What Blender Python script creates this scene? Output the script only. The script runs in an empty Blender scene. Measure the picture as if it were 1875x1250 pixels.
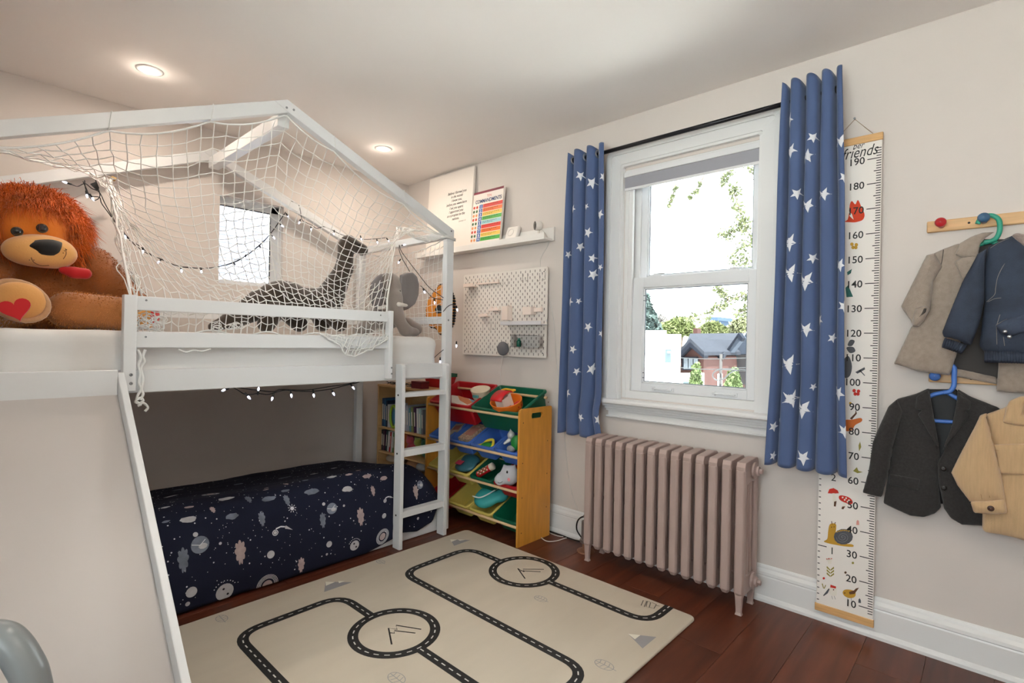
import bpy, bmesh, math, random
import numpy as np
from mathutils import Vector, Matrix, geometry
random.seed(7); np.random.seed(7)
scene = bpy.context.scene
COL = scene.collection
PI = math.pi

# ---------------------------------------------------------------- camera, world, sun, exposure
F, YAW, PITCH, ROLL, CAMH = 959.76, 0.74637, -0.00047, 0.01933, 1.14
PX, PY = 937.5, 625.0
def _rot():
    c, s = math.cos(YAW), math.sin(YAW)
    A = np.array([[s, -c, 0], [0, 0, -1], [c, s, 0]], float)
    cp, sp = math.cos(PITCH), math.sin(PITCH)
    B = np.array([[1, 0, 0], [0, cp, sp], [0, -sp, cp]])
    cr, sr = math.cos(ROLL), math.sin(ROLL)
    return np.array([[cr, -sr, 0], [sr, cr, 0], [0, 0, 1]]) @ B @ A
CM = _rot()
cam = bpy.data.cameras.new('camera'); cam.sensor_width = 36; cam.lens = F / 1875 * 36
cam.clip_start = 0.02; cam.clip_end = 400
co = bpy.data.objects.new('camera', cam); COL.objects.link(co)
r_, d_, f_ = CM
co.matrix_world = Matrix(((r_[0], -d_[0], -f_[0], 0), (r_[1], -d_[1], -f_[1], 0), (r_[2], -d_[2], -f_[2], CAMH), (0, 0, 0, 1)))
scene.camera = co

# measuring helpers: a point read off the photograph, put on a plane whose place is known
def ray(x, y): return CM.T @ np.array([(x - PX) / F, (y - PY) / F, 1.0])
def onX(x, y, X): d = ray(x, y); p = d * (X / d[0]); return Vector((p[0], p[1], p[2] + CAMH))
def onY(x, y, Y): d = ray(x, y); p = d * (Y / d[1]); return Vector((p[0], p[1], p[2] + CAMH))
def onZ(x, y, Z): d = ray(x, y); p = d * ((Z - CAMH) / d[2]); return Vector((p[0], p[1], p[2] + CAMH))

vs = scene.view_settings
vs.view_transform = 'Standard'; vs.look = 'None'; vs.gamma = 1.0; vs.use_curve_mapping = False
vs.exposure = 1.02

world = bpy.data.worlds.new('sky'); scene.world = world; world.use_nodes = True
wb = world.node_tree.nodes['Background']
wb.inputs[0].default_value = (0.95, 0.975, 1.0, 1); wb.inputs[1].default_value = 5.2

sun = bpy.data.lights.new('sun', 'SUN'); sun.energy = 26.0; sun.angle = math.radians(1.5); sun.color = (1, 0.96, 0.9)
so = bpy.data.objects.new('sun', sun); COL.objects.link(so)
so.rotation_euler = Vector((0.25, 0.32, -0.91)).to_track_quat('-Z', 'Y').to_euler()

LAMP_W = 3.0          # watts of each recessed ceiling lamp

# ---------------------------------------------------------------- helpers
def lin(c):
    o = []
    for v in c[:3]:
        v = v / 255.0
        o.append(v / 12.92 if v <= 0.04045 else ((v + 0.055) / 1.055) ** 2.4)
    return (o[0], o[1], o[2], 1.0)

MATS = {}
def mat(name, rgb, rough=0.5, metal=0.0, bump=None, var=None, sheen=0.0, coat=0.0, emit=None, spec=0.5, stretch=None, rnd=0.0, trans=0.0):
    """principled material; bump=(scale, strength) and var=(scale, amount) are noise driven, stretch scales the noise space,
    rnd shifts the value per object"""
    if name in MATS: return MATS[name]
    m = bpy.data.materials.new(name); m.use_nodes = True
    nt = m.node_tree; N = nt.nodes; L = nt.links
    b = N['Principled BSDF']
    col = lin(rgb)
    b.inputs['Base Color'].default_value = col
    b.inputs['Roughness'].default_value = rough
    b.inputs['Metallic'].default_value = metal
    b.inputs['Specular IOR Level'].default_value = spec
    if sheen:
        b.inputs['Sheen Weight'].default_value = sheen
        b.inputs['Sheen Roughness'].default_value = 0.5
    if coat:
        b.inputs['Coat Weight'].default_value = coat; b.inputs['Coat Roughness'].default_value = 0.15
    if trans: b.inputs['Transmission Weight'].default_value = trans
    if emit:
        b.inputs['Emission Color'].default_value = lin(emit[0]); b.inputs['Emission Strength'].default_value = emit[1]
    vec = None
    if bump or var:
        tc = N.new('ShaderNodeTexCoord'); vec = tc.outputs['Object']
        if stretch:
            mp = N.new('ShaderNodeMapping'); mp.inputs['Scale'].default_value = stretch
            L.new(vec, mp.inputs['Vector']); vec = mp.outputs['Vector']
    cur = None
    if var:
        n = N.new('ShaderNodeTexNoise'); n.inputs['Scale'].default_value = var[0]; n.inputs['Detail'].default_value = 6
        L.new(vec, n.inputs['Vector'])
        r = N.new('ShaderNodeMapRange'); r.inputs['From Min'].default_value = 0.3; r.inputs['From Max'].default_value = 0.7
        L.new(n.outputs['Fac'], r.inputs['Value'])
        mx = N.new('ShaderNodeMix'); mx.data_type = 'RGBA'
        a = var[1]
        mx.inputs[6].default_value = (col[0] * (1 - a), col[1] * (1 - a), col[2] * (1 - a), 1)
        mx.inputs[7].default_value = (min(1, col[0] * (1 + a)), min(1, col[1] * (1 + a)), min(1, col[2] * (1 + a)), 1)
        L.new(r.outputs[0], mx.inputs[0]); cur = mx.outputs[2]
    if rnd:
        oi = N.new('ShaderNodeObjectInfo')
        mr = N.new('ShaderNodeMapRange'); mr.inputs['To Min'].default_value = 1 - rnd; mr.inputs['To Max'].default_value = 1 + rnd
        L.new(oi.outputs['Random'], mr.inputs['Value'])
        hs = N.new('ShaderNodeHueSaturation')
        if cur: L.new(cur, hs.inputs['Color'])
        else: hs.inputs['Color'].default_value = col
        L.new(mr.outputs[0], hs.inputs['Value']); cur = hs.outputs['Color']
    if cur: L.new(cur, b.inputs['Base Color'])
    if bump:
        n2 = N.new('ShaderNodeTexNoise'); n2.inputs['Scale'].default_value = bump[0]; n2.inputs['Detail'].default_value = 4
        L.new(vec, n2.inputs['Vector'])
        bp = N.new('ShaderNodeBump'); bp.inputs['Strength'].default_value = bump[1]; bp.inputs['Distance'].default_value = 0.004
        L.new(n2.outputs['Fac'], bp.inputs['Height']); L.new(bp.outputs['Normal'], b.inputs['Normal'])
    MATS[name] = m
    return m

def glass_mat(name, tint=(245, 250, 250), gloss=0.06):
    if name in MATS: return MATS[name]
    m = bpy.data.materials.new(name); m.use_nodes = True
    nt = m.node_tree; N = nt.nodes; L = nt.links
    N.remove(N['Principled BSDF']); out = N['Material Output']
    t = N.new('ShaderNodeBsdfTransparent'); t.inputs[0].default_value = lin(tint)
    g = N.new('ShaderNodeBsdfGlossy'); g.inputs['Roughness'].default_value = 0.02
    fr = N.new('ShaderNodeFresnel'); fr.inputs[0].default_value = 1.3
    mul = N.new('ShaderNodeMath'); mul.operation = 'MULTIPLY'; mul.inputs[1].default_value = gloss / 0.04
    mul.use_clamp = True
    L.new(fr.outputs[0], mul.inputs[0])
    mx = N.new('ShaderNodeMixShader')
    L.new(mul.outputs[0], mx.inputs[0]); L.new(t.outputs[0], mx.inputs[1]); L.new(g.outputs[0], mx.inputs[2])
    L.new(mx.outputs[0], out.inputs[0])
    MATS[name] = m
    return m

def link(name, me, parent=None):
    o = bpy.data.objects.new(name, me); COL.objects.link(o)
    if parent is not None: attach(o, parent)
    return o
def attach(o, parent):
    o.parent = parent
    if parent.type == 'EMPTY': o.matrix_parent_inverse = Matrix.Translation(-parent.location)
def thing(name, label, cat, loc=(0, 0, 0), group=None, kind=None):
    o = bpy.data.objects.new(name, None); COL.objects.link(o); o.location = loc
    o.empty_display_size = 0.05
    tag(o, label, cat, group, kind)
    return o
def tag(o, label=None, cat=None, group=None, kind=None):
    if label: o['label'] = label
    if cat: o['category'] = cat
    if group: o['group'] = group
    if kind: o['kind'] = kind
    return o

def V(*a): return Vector(a)

class MB:
    """collects simple shapes and links them as one mesh object"""
    def __init__(s): s.v = []; s.f = []; s.m = []; s.cur = 0
    def _add(s, vs, fs):
        n = len(s.v); s.v += [tuple(p) for p in vs]
        for q in fs: s.f.append([i + n for i in q]); s.m.append(s.cur)
        return s
    def box(s, x0, x1, y0, y1, z0, z1):
        if x0 > x1: x0, x1 = x1, x0
        if y0 > y1: y0, y1 = y1, y0
        if z0 > z1: z0, z1 = z1, z0
        vs = [(x0, y0, z0), (x1, y0, z0), (x1, y1, z0), (x0, y1, z0), (x0, y0, z1), (x1, y0, z1), (x1, y1, z1), (x0, y1, z1)]
        return s._add(vs, [(3, 2, 1, 0), (4, 5, 6, 7), (0, 1, 5, 4), (1, 2, 6, 5), (2, 3, 7, 6), (3, 0, 4, 7)])
    def obox(s, c, ax, ay, az):
        c, ax, ay, az = Vector(c), Vector(ax), Vector(ay), Vector(az)
        vs = [c + ax * i + ay * j + az * k for k in (-1, 1) for (i, j) in ((-1, -1), (1, -1), (1, 1), (-1, 1))]
        return s._add(vs, [(3, 2, 1, 0), (4, 5, 6, 7), (0, 1, 5, 4), (1, 2, 6, 5), (2, 3, 7, 6), (3, 0, 4, 7)])
    def prism(s, poly, off):
        """solid from a planar outline and an extrusion vector"""
        poly = [Vector(p) for p in poly]; off = Vector(off); n = len(poly)
        nrm = Vector((0, 0, 0))
        for i in range(n):
            nrm += (poly[i] - poly[0]).cross(poly[(i + 1) % n] - poly[0])
        if nrm.dot(off) > 0: poly.reverse()
        vs = poly + [p + off for p in poly]
        fs = [tuple(range(n)), tuple(reversed(range(n, 2 * n)))]
        for i in range(n):
            j = (i + 1) % n; fs.append((j, i, n + i, n + j))
        return s._add(vs, fs)
    def flat(s, poly):
        poly = [Vector(p) for p in poly]
        tris = geometry.tessellate_polygon([poly])
        return s._add(poly, [tuple(t) for t in tris])
    def tube(s, pts, r, n=8, closed=False, cap=True):
        pts = [Vector(p) for p in pts]; m = len(pts)
        rs = r if isinstance(r, (list, tuple)) else [r] * m
        rings = []; up = None
        for i in range(m):
            if closed: t = pts[(i + 1) % m] - pts[i - 1]
            else: t = pts[min(i + 1, m - 1)] - pts[max(i - 1, 0)]
            if t.length < 1e-9: t = Vector((0, 0, 1))
            t.normalize()
            if up is None:
                up = Vector((0, 0, 1)) if abs(t.z) < 0.9 else Vector((1, 0, 0))
            a = up - t * up.dot(t)
            if a.length < 1e-6: a = t.orthogonal()
            a.normalize(); b = t.cross(a); up = a
            rings.append([pts[i] + (a * math.cos(2 * PI * k / n) + b * math.sin(2 * PI * k / n)) * rs[i] for k in range(n)])
        vs = [p for q in rings for p in q]; fs = []
        for i in range(m if closed else m - 1):
            j = (i + 1) % m
            for k in range(n):
                k2 = (k + 1) % n
                fs.append((i * n + k, i * n + k2, j * n + k2, j * n + k))
        if cap and not closed:
            fs.append(tuple(reversed(range(n)))); fs.append(tuple(range((m - 1) * n, m * n)))
        return s._add(vs, fs)
    def lathe(s, prof, o=(0, 0, 0), axis=(0, 0, 1), n=16, cap=True):
        o = Vector(o); ax = Vector(axis).normalized(); a = ax.orthogonal().normalized(); b = ax.cross(a)
        vs = []; fs = []
        for (r, h) in prof:
            for k in range(n):
                t = 2 * PI * k / n
                vs.append(o + ax * h + (a * math.cos(t) + b * math.sin(t)) * r)
        m = len(prof)
        for i in range(m - 1):
            for k in range(n):
                k2 = (k + 1) % n
                fs.append((i * n + k, i * n + k2, (i + 1) * n + k2, (i + 1) * n + k))
        if cap: fs.append(tuple(reversed(range(n)))); fs.append(tuple(range((m - 1) * n, m * n)))
        return s._add(vs, fs)
    def ball(s, c, r, n=12, m=8):
        c = Vector(c); r = r if isinstance(r, (list, tuple)) else (r, r, r)
        vs = []; fs = []
        for i in range(m + 1):
            t = PI * i / m
            for k in range(n):
                p = 2 * PI * k / n
                vs.append((c.x + r[0] * math.sin(t) * math.cos(p), c.y + r[1] * math.sin(t) * math.sin(p), c.z + r[2] * math.cos(t)))
        for i in range(m):
            for k in range(n):
                k2 = (k + 1) % n
                fs.append((i * n + k, (i + 1) * n + k, (i + 1) * n + k2, i * n + k2))
        return s._add(vs, fs)
    def grid(s, P, closed=False):
        """P[i][j] points"""
        a = len(P); b = len(P[0]); vs = [p for row in P for p in row]; fs = []
        for i in range(a - 1):
            for j in range(b - 1 if not closed else b):
                k = (j + 1) % b
                fs.append((i * b + j, (i + 1) * b + j, (i + 1) * b + k, i * b + k))
        return s._add(vs, fs)
    def data(s, name, mats, smooth=False):
        me = bpy.data.meshes.new(name); me.from_pydata(s.v, [], s.f)
        for x in (mats if isinstance(mats, (list, tuple)) else [mats]): me.materials.append(x)
        me.polygons.foreach_set('material_index', s.m)
        if smooth: me.polygons.foreach_set('use_smooth', [True] * len(me.polygons))
        me.update(); return me
    def build(s, name, mats, parent=None, smooth=False, bevel=0, seg=2, angle=None, solid=0):
        o = link(name, s.data(name, mats, smooth), parent)
        if solid:
            md = o.modifiers.new('thickness', 'SOLIDIFY'); md.thickness = solid; md.offset = 0
        if bevel:
            md = o.modifiers.new('bevel', 'BEVEL'); md.width = bevel; md.segments = seg; md.limit_method = 'ANGLE'
            md.angle_limit = math.radians(35)
        if smooth and angle:
            o.data.set_sharp_from_angle(angle=math.radians(angle))
        return o

def copy_tree(o, parent=None):
    c = o.copy(); COL.objects.link(c)
    if parent is not None: c.parent = parent
    for ch in list(o.children): copy_tree(ch, c)
    return c

def catmull(pts, n=8, closed=False):
    pts = [Vector(p) for p in pts]; m = len(pts); out = []
    rng = range(m if closed else m - 1)
    for i in rng:
        if closed: p0, p1, p2, p3 = pts[i - 1], pts[i], pts[(i + 1) % m], pts[(i + 2) % m]
        else: p0, p1, p2, p3 = pts[max(i - 1, 0)], pts[i], pts[i + 1], pts[min(i + 2, m - 1)]
        for k in range(n):
            t = k / n
            out.append(0.5 * ((2 * p1) + (p2 - p0) * t + (2 * p0 - 5 * p1 + 4 * p2 - p3) * t * t + (3 * p1 - p0 - 3 * p2 + p3) * t ** 3))
    if not closed: out.append(pts[-1])
    return out

# ---- soft solids: a distance field turned into one continuous mesh (surface nets)
def rotm(e):
    return np.array(Matrix.Identity(3) if e is None else __import__('mathutils').Euler(e).to_matrix())
def field(prims, k):
    def fn(P):
        d = None
        for q in prims:
            if q[0] == 'e':
                R = rotm(q[3] if len(q) > 3 else None)
                p = (P - np.array(q[1])) @ R; r = np.array(q[2])
                k0 = np.linalg.norm(p / r, axis=-1); k1 = np.linalg.norm(p / (r * r), axis=-1) + 1e-9
                x = k0 * (k0 - 1) / k1
            else:
                a = np.array(q[1]); b = np.array(q[2]); ab = b - a
                t = np.clip(((P - a) @ ab) / (ab @ ab + 1e-12), 0, 1)
                x = np.linalg.norm(P - a - t[..., None] * ab, axis=-1) - (q[3] + (q[4] - q[3]) * t)
            if d is None: d = x
            else:
                h = np.clip(0.5 + 0.5 * (d - x) / k, 0, 1)
                d = d * (1 - h) + x * h - k * h * (1 - h)
        return d
    return fn
def nets(fn, lo, hi, h):
    lo = np.array(lo, float); hi = np.array(hi, float)
    n = np.maximum(np.ceil((hi - lo) / h).astype(int) + 1, 3)
    ax = [lo[i] + h * np.arange(n[i]) for i in range(3)]
    G = np.stack(np.meshgrid(*ax, indexing='ij'), -1)
    Vv = np.asarray(fn(G), float)
    S = Vv < 0
    c = [S[i:n[0] - 1 + i, j:n[1] - 1 + j, k:n[2] - 1 + k] for i in (0, 1) for j in (0, 1) for k in (0, 1)]
    cnt = sum(x.astype(int) for x in c)
    act = (cnt > 0) & (cnt < 8)
    idx = -np.ones(act.shape, int); idx[act] = np.arange(act.sum())
    cells = np.argwhere(act)
    acc = np.zeros((len(cells), 3)); num = np.zeros(len(cells))
    def val(o): return Vv[cells[:, 0] + o[0], cells[:, 1] + o[1], cells[:, 2] + o[2]]
    cor = [(i, j, k) for i in (0, 1) for j in (0, 1) for k in (0, 1)]
    for a in cor:
        for d in range(3):
            if a[d] == 1: continue
            b = list(a); b[d] = 1
            va, vb = val(a), val(b)
            mk = (va < 0) != (vb < 0)
            t = np.where(mk, va / np.where(va - vb == 0, 1, va - vb), 0)
            p = np.array(a, float)[None] + np.zeros((len(cells), 3)); p[:, d] += t
            acc += p * mk[:, None]; num += mk
    verts = lo + h * (cells + acc / np.maximum(num, 1)[:, None])
    faces = []
    for d in range(3):
        u, w = [(1, 2), (2, 0), (0, 1)][d]
        sl0 = [slice(None)] * 3; sl1 = [slice(None)] * 3
        sl0[d] = slice(0, n[d] - 1); sl1[d] = slice(1, n[d])
        A = S[tuple(sl0)]; B = S[tuple(sl1)]
        e = np.argwhere(A != B)
        if len(e) == 0: continue
        ok = (e[:, u] > 0) & (e[:, w] > 0) & (e[:, u] < n[u] - 1) & (e[:, w] < n[w] - 1)
        e = e[ok]; inside = A[e[:, 0], e[:, 1], e[:, 2]]
        def cell(du, dw):
            q = e.copy(); q[:, u] += du; q[:, w] += dw
            return idx[q[:, 0], q[:, 1], q[:, 2]]
        q = np.stack([cell(-1, -1), cell(0, -1), cell(0, 0), cell(-1, 0)], 1)
        q[~inside] = q[~inside][:, ::-1]
        faces.append(q)
    return verts, np.concatenate(faces)
def soft(name, prims, k, h, m, parent=None, warp=None, smooth=True):
    """one continuous soft solid from ellipsoids ('e', centre, radii, euler) and tapered limbs ('c', a, b, ra, rb)"""
    lo = []; hi = []
    for q in prims:
        if q[0] == 'e': r = max(q[2]); lo.append(np.array(q[1]) - r); hi.append(np.array(q[1]) + r)
        else:
            r = max(q[3], q[4])
            lo.append(np.minimum(q[1], q[2]) - r); hi.append(np.maximum(q[1], q[2]) + r)
    lo = np.min(lo, 0) - k - 2 * h; hi = np.max(hi, 0) + k + 2 * h
    fn = field(prims, k)
    f2 = fn if warp is None else (lambda P: fn(P) + warp(P))
    v, f = nets(f2, lo, hi, h)
    return mesh_np(name, v, f, m, parent, smooth)
def mesh_np(name, v, f, m, parent=None, smooth=True):
    me = bpy.data.meshes.new(name)
    me.from_pydata(v.tolist(), [], f.tolist())
    me.materials.append(m)
    if smooth: me.polygons.foreach_set('use_smooth', [True] * len(me.polygons))
    me.update()
    return link(name, me, parent)

def sdpoly(P, poly):
    """signed distance of 2-d points P (...,2) to a polygon"""
    v = np.array(poly, float); n = len(v)
    d = np.full(P.shape[:-1], 1e9); s = np.ones(P.shape[:-1])
    for i in range(n):
        a = v[i]; b = v[i - 1]; e = b - a; w = P - a
        t = np.clip((w @ e) / (e @ e + 1e-12), 0, 1)
        q = w - t[..., None] * e
        d = np.minimum(d, (q ** 2).sum(-1))
        c1 = P[..., 1] >= a[1]; c2 = P[..., 1] < b[1]; c3 = e[0] * w[..., 1] > e[1] * w[..., 0]
        fl = (c1 & c2 & c3) | (~c1 & ~c2 & ~c3)
        s = np.where(fl, -s, s)
    return s * np.sqrt(d)

def text(body, size, mtx, name, m, parent=None, align='LEFT', shear=0.0, space=1.0, lines=1.0, off=0.0, width=1.0, ext=0.0):
    cu = bpy.data.curves.new(name, 'FONT'); cu.body = body; cu.size = size; cu.align_x = align; cu.shear = shear
    cu.space_character = space; cu.space_line = lines; cu.offset = off; cu.extrude = ext; cu.resolution_u = 3
    t = bpy.data.objects.new('tmp', cu)
    me = bpy.data.meshes.new_from_object(t)
    bpy.data.objects.remove(t); bpy.data.curves.remove(cu)
    me.transform(Matrix.Diagonal((width, 1, 1, 1))); me.transform(mtx)
    me.materials.clear(); me.materials.append(m); me.name = name
    return link(name, me, parent)
def wallmtx(y, z, X):      # frame on the window wall: reads from the room, text x runs towards -Y
    return Matrix(((0, 0, -1, X), (-1, 0, 0, y), (0, 1, 0, z), (0, 0, 0, 1)))

def hnoise(P, seed=0, n=6, f0=3.0):
    """cheap smooth noise: a sum of sines in random directions"""
    rs = np.random.RandomState(seed); out = np.zeros(P.shape[:-1])
    for i in range(n):
        d = rs.normal(size=P.shape[-1]); d /= np.linalg.norm(d); fr = f0 * (1.35 ** i)
        out += np.sin((P @ d) * fr * 2 * PI + rs.rand() * 6.28) / (1.25 ** i)
    return out / n
# ---------------------------------------------------------------- the room shell
XW, YB, ZC = 2.52, 3.50, 2.38
XL, YF = -1.05, -0.75
m_wall = mat('wall_paint', (215, 206, 200), 0.65, bump=(60, 0.05), var=(3, 0.015))
m_ceil = mat('ceiling_paint', (238, 232, 228), 0.8, bump=(40, 0.04))
m_trim = mat('white_gloss_trim', (226, 226, 226), 0.32, bump=(25, 0.04))
m_black = mat('black_void', (12, 12, 12), 0.6)

# floor: sub floor and separate boards running towards the window wall
o = MB().box(XL - .2, XW + .2, YF - .2, YB + .2, -.12, -.016).build('floor', mat('sub_floor', (40, 22, 14), .8))
tag(o, 'dark reddish brown polished wooden floor', None, None, 'structure')
def wood_floor():
    m = bpy.data.materials.new('mahogany_floor'); m.use_nodes = True
    N = m.node_tree.nodes; L = m.node_tree.links; b = N['Principled BSDF']
    tc = N.new('ShaderNodeTexCoord'); oi = N.new('ShaderNodeObjectInfo')
    add = N.new('ShaderNodeVectorMath'); add.operation = 'ADD'
    sc = N.new('ShaderNodeVectorMath'); sc.operation = 'SCALE'; sc.inputs[3].default_value = 7.0
    cmb = N.new('ShaderNodeCombineXYZ')
    L.new(oi.outputs['Random'], cmb.inputs[0]); L.new(oi.outputs['Random'], cmb.inputs[1]); L.new(cmb.outputs[0], sc.inputs[0])
    L.new(tc.outputs['Object'], add.inputs[0]); L.new(sc.outputs[0], add.inputs[1])
    mp = N.new('ShaderNodeMapping'); mp.inputs['Scale'].default_value = (.7, 8.0, 1.0); L.new(add.outputs[0], mp.inputs['Vector'])
    n = N.new('ShaderNodeTexNoise'); n.inputs['Scale'].default_value = 2.2; n.inputs['Detail'].default_value = 8; n.inputs['Distortion'].default_value = .6
    L.new(mp.outputs[0], n.inputs['Vector'])
    cr = N.new('ShaderNodeValToRGB'); e = cr.color_ramp.elements
    e[0].position = .28; e[0].color = lin((76, 38, 26)); e[1].position = .72; e[1].color = lin((112, 60, 40))
    k = e.new(.5); k.color = lin((94, 48, 32))
    L.new(n.outputs['Fac'], cr.inputs[0])
    mr = N.new('ShaderNodeMapRange'); mr.inputs['To Min'].default_value = .82; mr.inputs['To Max'].default_value = 1.14
    L.new(oi.outputs['Random'], mr.inputs['Value'])
    hs = N.new('ShaderNodeHueSaturation'); L.new(cr.outputs[0], hs.inputs['Color']); L.new(mr.outputs[0], hs.inputs['Value'])
    L.new(hs.outputs[0], b.inputs['Base Color'])
    b.inputs['Roughness'].default_value = .34; b.inputs['Specular IOR Level'].default_value = .35
    bp = N.new('ShaderNodeBump'); bp.inputs['Strength'].default_value = .06; bp.inputs['Distance'].default_value = .002
    L.new(n.outputs['Fac'], bp.inputs['Height']); L.new(bp.outputs[0], b.inputs['Normal'])
    return m
m_floor = wood_floor(); floor = o
w = 0.185; yy = YF
row = 0
while yy < YB:
    cuts = [XL, XL + .5 + (row * .77) % 1.3]
    while cuts[-1] < XW: cuts.append(cuts[-1] + 1.55)
    cuts[-1] = XW
    if cuts[-1] - cuts[-2] < .15: cuts.pop(-2)
    for a, b in zip(cuts[:-1], cuts[1:]):
        y1 = min(yy + w, YB)
        MB().box(a + .0004, b - .0004, yy + .0004, y1 - .0004, -.016, 0).build('plank', m_floor, floor, bevel=.0009, seg=1)
    yy += w; row += 1

# walls and ceiling
WY0, WY1, WZ0, WZ1 = 0.795, 1.505, 0.845, 2.085       # opening of the large window
b = MB(); x0, x1 = XW, XW + .20
b.box(x0, x1, YF - .2, WY0, -.1, ZC + .1).box(x0, x1, WY1, YB + .2, -.1, ZC + .1).box(x0, x1, WY0, WY1, -.1, WZ0).box(x0, x1, WY0, WY1, WZ1, ZC + .1)
tag(b.build('wall_right', m_wall), 'white painted wall with the large window and radiator', None, None, 'structure')
BX0, BX1, BZ0, BZ1 = 1.13, 1.52, 1.462, 2.004        # opening of the small window
b = MB(); y0, y1 = YB, YB + .20
b.box(XL - .2, BX0, y0, y1, -.1, ZC + .1).box(BX1, XW, y0, y1, -.1, ZC + .1).box(BX0, BX1, y0, y1, -.1, BZ0).box(BX0, BX1, y0, y1, BZ1, ZC + .1)
tag(b.build('wall_back', m_wall), 'white painted wall behind the bunk bed with the small window', None, None, 'structure')
LY0, LY1, LZ0, LZ1 = -.55, .95, .75, 2.10               # opening of the added, unseen window that lets in fill light
b = MB(); x0, x1 = XL - .2, XL
b.box(x0, x1, YF - .2, LY0, -.1, ZC + .1).box(x0, x1, LY1, YB + .2, -.1, ZC + .1).box(x0, x1, LY0, LY1, -.1, LZ0).box(x0, x1, LY0, LY1, LZ1, ZC + .1)
tag(b.build('wall_left', m_wall), 'white painted wall beside the camera', None, None, 'structure')
tag(MB().box(XL, XW, YF - .2, YF, -.1, ZC + .1).build('wall_front', m_wall), 'white painted wall behind the camera', None, None, 'structure')
tag(MB().box(XL - .2, XW + .2, YF - .2, YB + .2, ZC, ZC + .12).build('ceiling', m_ceil), 'flat white painted ceiling with recessed lamps', None, None, 'structure')

def baseboard(name, side, pts):
    """moulded skirting: profile (out, z) swept along a wall"""
    prof = [(0, 0), (.030, 0), (.030, .012), (.024, .022), (.019, .026), (.019, .108), (.017, .114), (.021, .118), (.019, .130), (.010, .142), (.008, .150), (.004, .156), (0, .158)]
    b = MB()
    if side == 'x':
        y0, y1, x = pts; b.prism([(x - o_, y0, z) for o_, z in prof], (0, y1 - y0, 0))
    else:
        x0, x1, y = pts; b.prism([(x0, y - o_, z) for o_, z in prof], (x1 - x0, 0, 0))
    return tag(b.build(name, m_trim), 'tall moulded white skirting board', None, None, 'structure')
baseboard('baseboard_right', 'x', (YF, YB, XW))
baseboard('baseboard_back', 'y', (XL, XW - .03, YB))

# ---- large sash window
win = thing('window_1', 'white double hung sash window over the radiator', None, (XW, 1.15, .74), None, 'structure')
# casing with rounded top corners, three stepped rings
def arch(y0, y1, z0, z1, r, n=6):
    P = [(y0, z0), (y0, z1 - r)]
    P += [(y0 + r - r * math.cos(a), z1 - r + r * math.sin(a)) for a in [PI / 2 * i / n for i in range(1, n + 1)]]
    P += [(y1 - r + r * math.sin(a), z1 - r + r * math.cos(a)) for a in [PI / 2 * i / n for i in range(0, n + 1)]]
    P += [(y1, z0)]
    return P
def ring(b, outer, inner, X0, X1):
    n = len(outer)
    for i in range(n - 1):
        q = [outer[i], outer[i + 1], inner[i + 1], inner[i]]
        b.prism([(X1, y, z) for y, z in q], (X0 - X1, 0, 0))
b = MB()
rings = [(.000, .030), (.016, .036), (.036, .028), (.090, .024), (.104, .018)]
oy0, oy1, oz1 = .700, 1.612, 2.205
for i, (ins, th) in enumerate(rings[:-1]):
    nx = rings[i + 1][0]
    A = arch(oy0 + ins, oy1 - ins, .835, oz1 - ins, max(.05 - ins, .012)); B = arch(oy0 + nx, oy1 - nx, .835, oz1 - nx, max(.05 - nx, .008))
    ring(b, A, B, XW - th, XW + .001)
b.build('casing', m_trim, win, bevel=.002)
b = MB()
b.prism([(XW - .075, 0, .812), (XW - .082, 0, .818), (XW - .082, 0, .830), (XW - .075, 0, .837), (XW + .06, 0, .840), (XW + .06, 0, .812)], (0, 1, 0))
for i, p in enumerate(b.v): b.v[i] = (p[0], .655 + p[1] * 1.015, p[2])
b.build('sill', m_trim, win, bevel=.003)
b = MB()
for (z0, z1, th) in ((.795, .812, .046), (.782, .795, .034), (.770, .782, .026), (.737, .770, .014)):
    b.box(XW - th, XW, .712 + (.046 - th) * .6, 1.60 - (.046 - th) * .6, z0, z1)
b.box(XW - .022, XW, .72, 1.592, .733, .742)
b.build('apron', m_trim, win, bevel=.003)
# jamb box with stops
b = MB()
b.box(XW, XW + .2, WY1 - .022, WY1, WZ0, WZ1).box(XW, XW + .2, WY0, WY0 + .010, WZ0, WZ1).box(XW + .001, XW + .2, WY0 + .010, WY1 - .022, WZ1 - .012, WZ1).box(XW + .001, XW + .2, WY0 + .010, WY1 - .022, WZ0, WZ0 + .04)
b.box(XW + .005, XW + .022, WY1 - .045, WY1 - .001, WZ0 + .001, WZ1 - .001).box(XW + .005, XW + .022, WY0 + .001, WY0 + .02, WZ0 + .001, WZ1 - .001)
b.box(XW + .066, XW + .075, WY1 - .060, WY1 - .001, WZ0 + .001, WZ1 - .001).box(XW + .066, XW + .075, WY0 + .001, WY0 + .03, WZ0 + .001, WZ1 - .001)
b.build('jamb', m_trim, win, bevel=.0015)
m_vinyl = mat('window_vinyl', (228, 230, 233), 0.35)
m_glass = glass_mat('window_glass')
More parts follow.
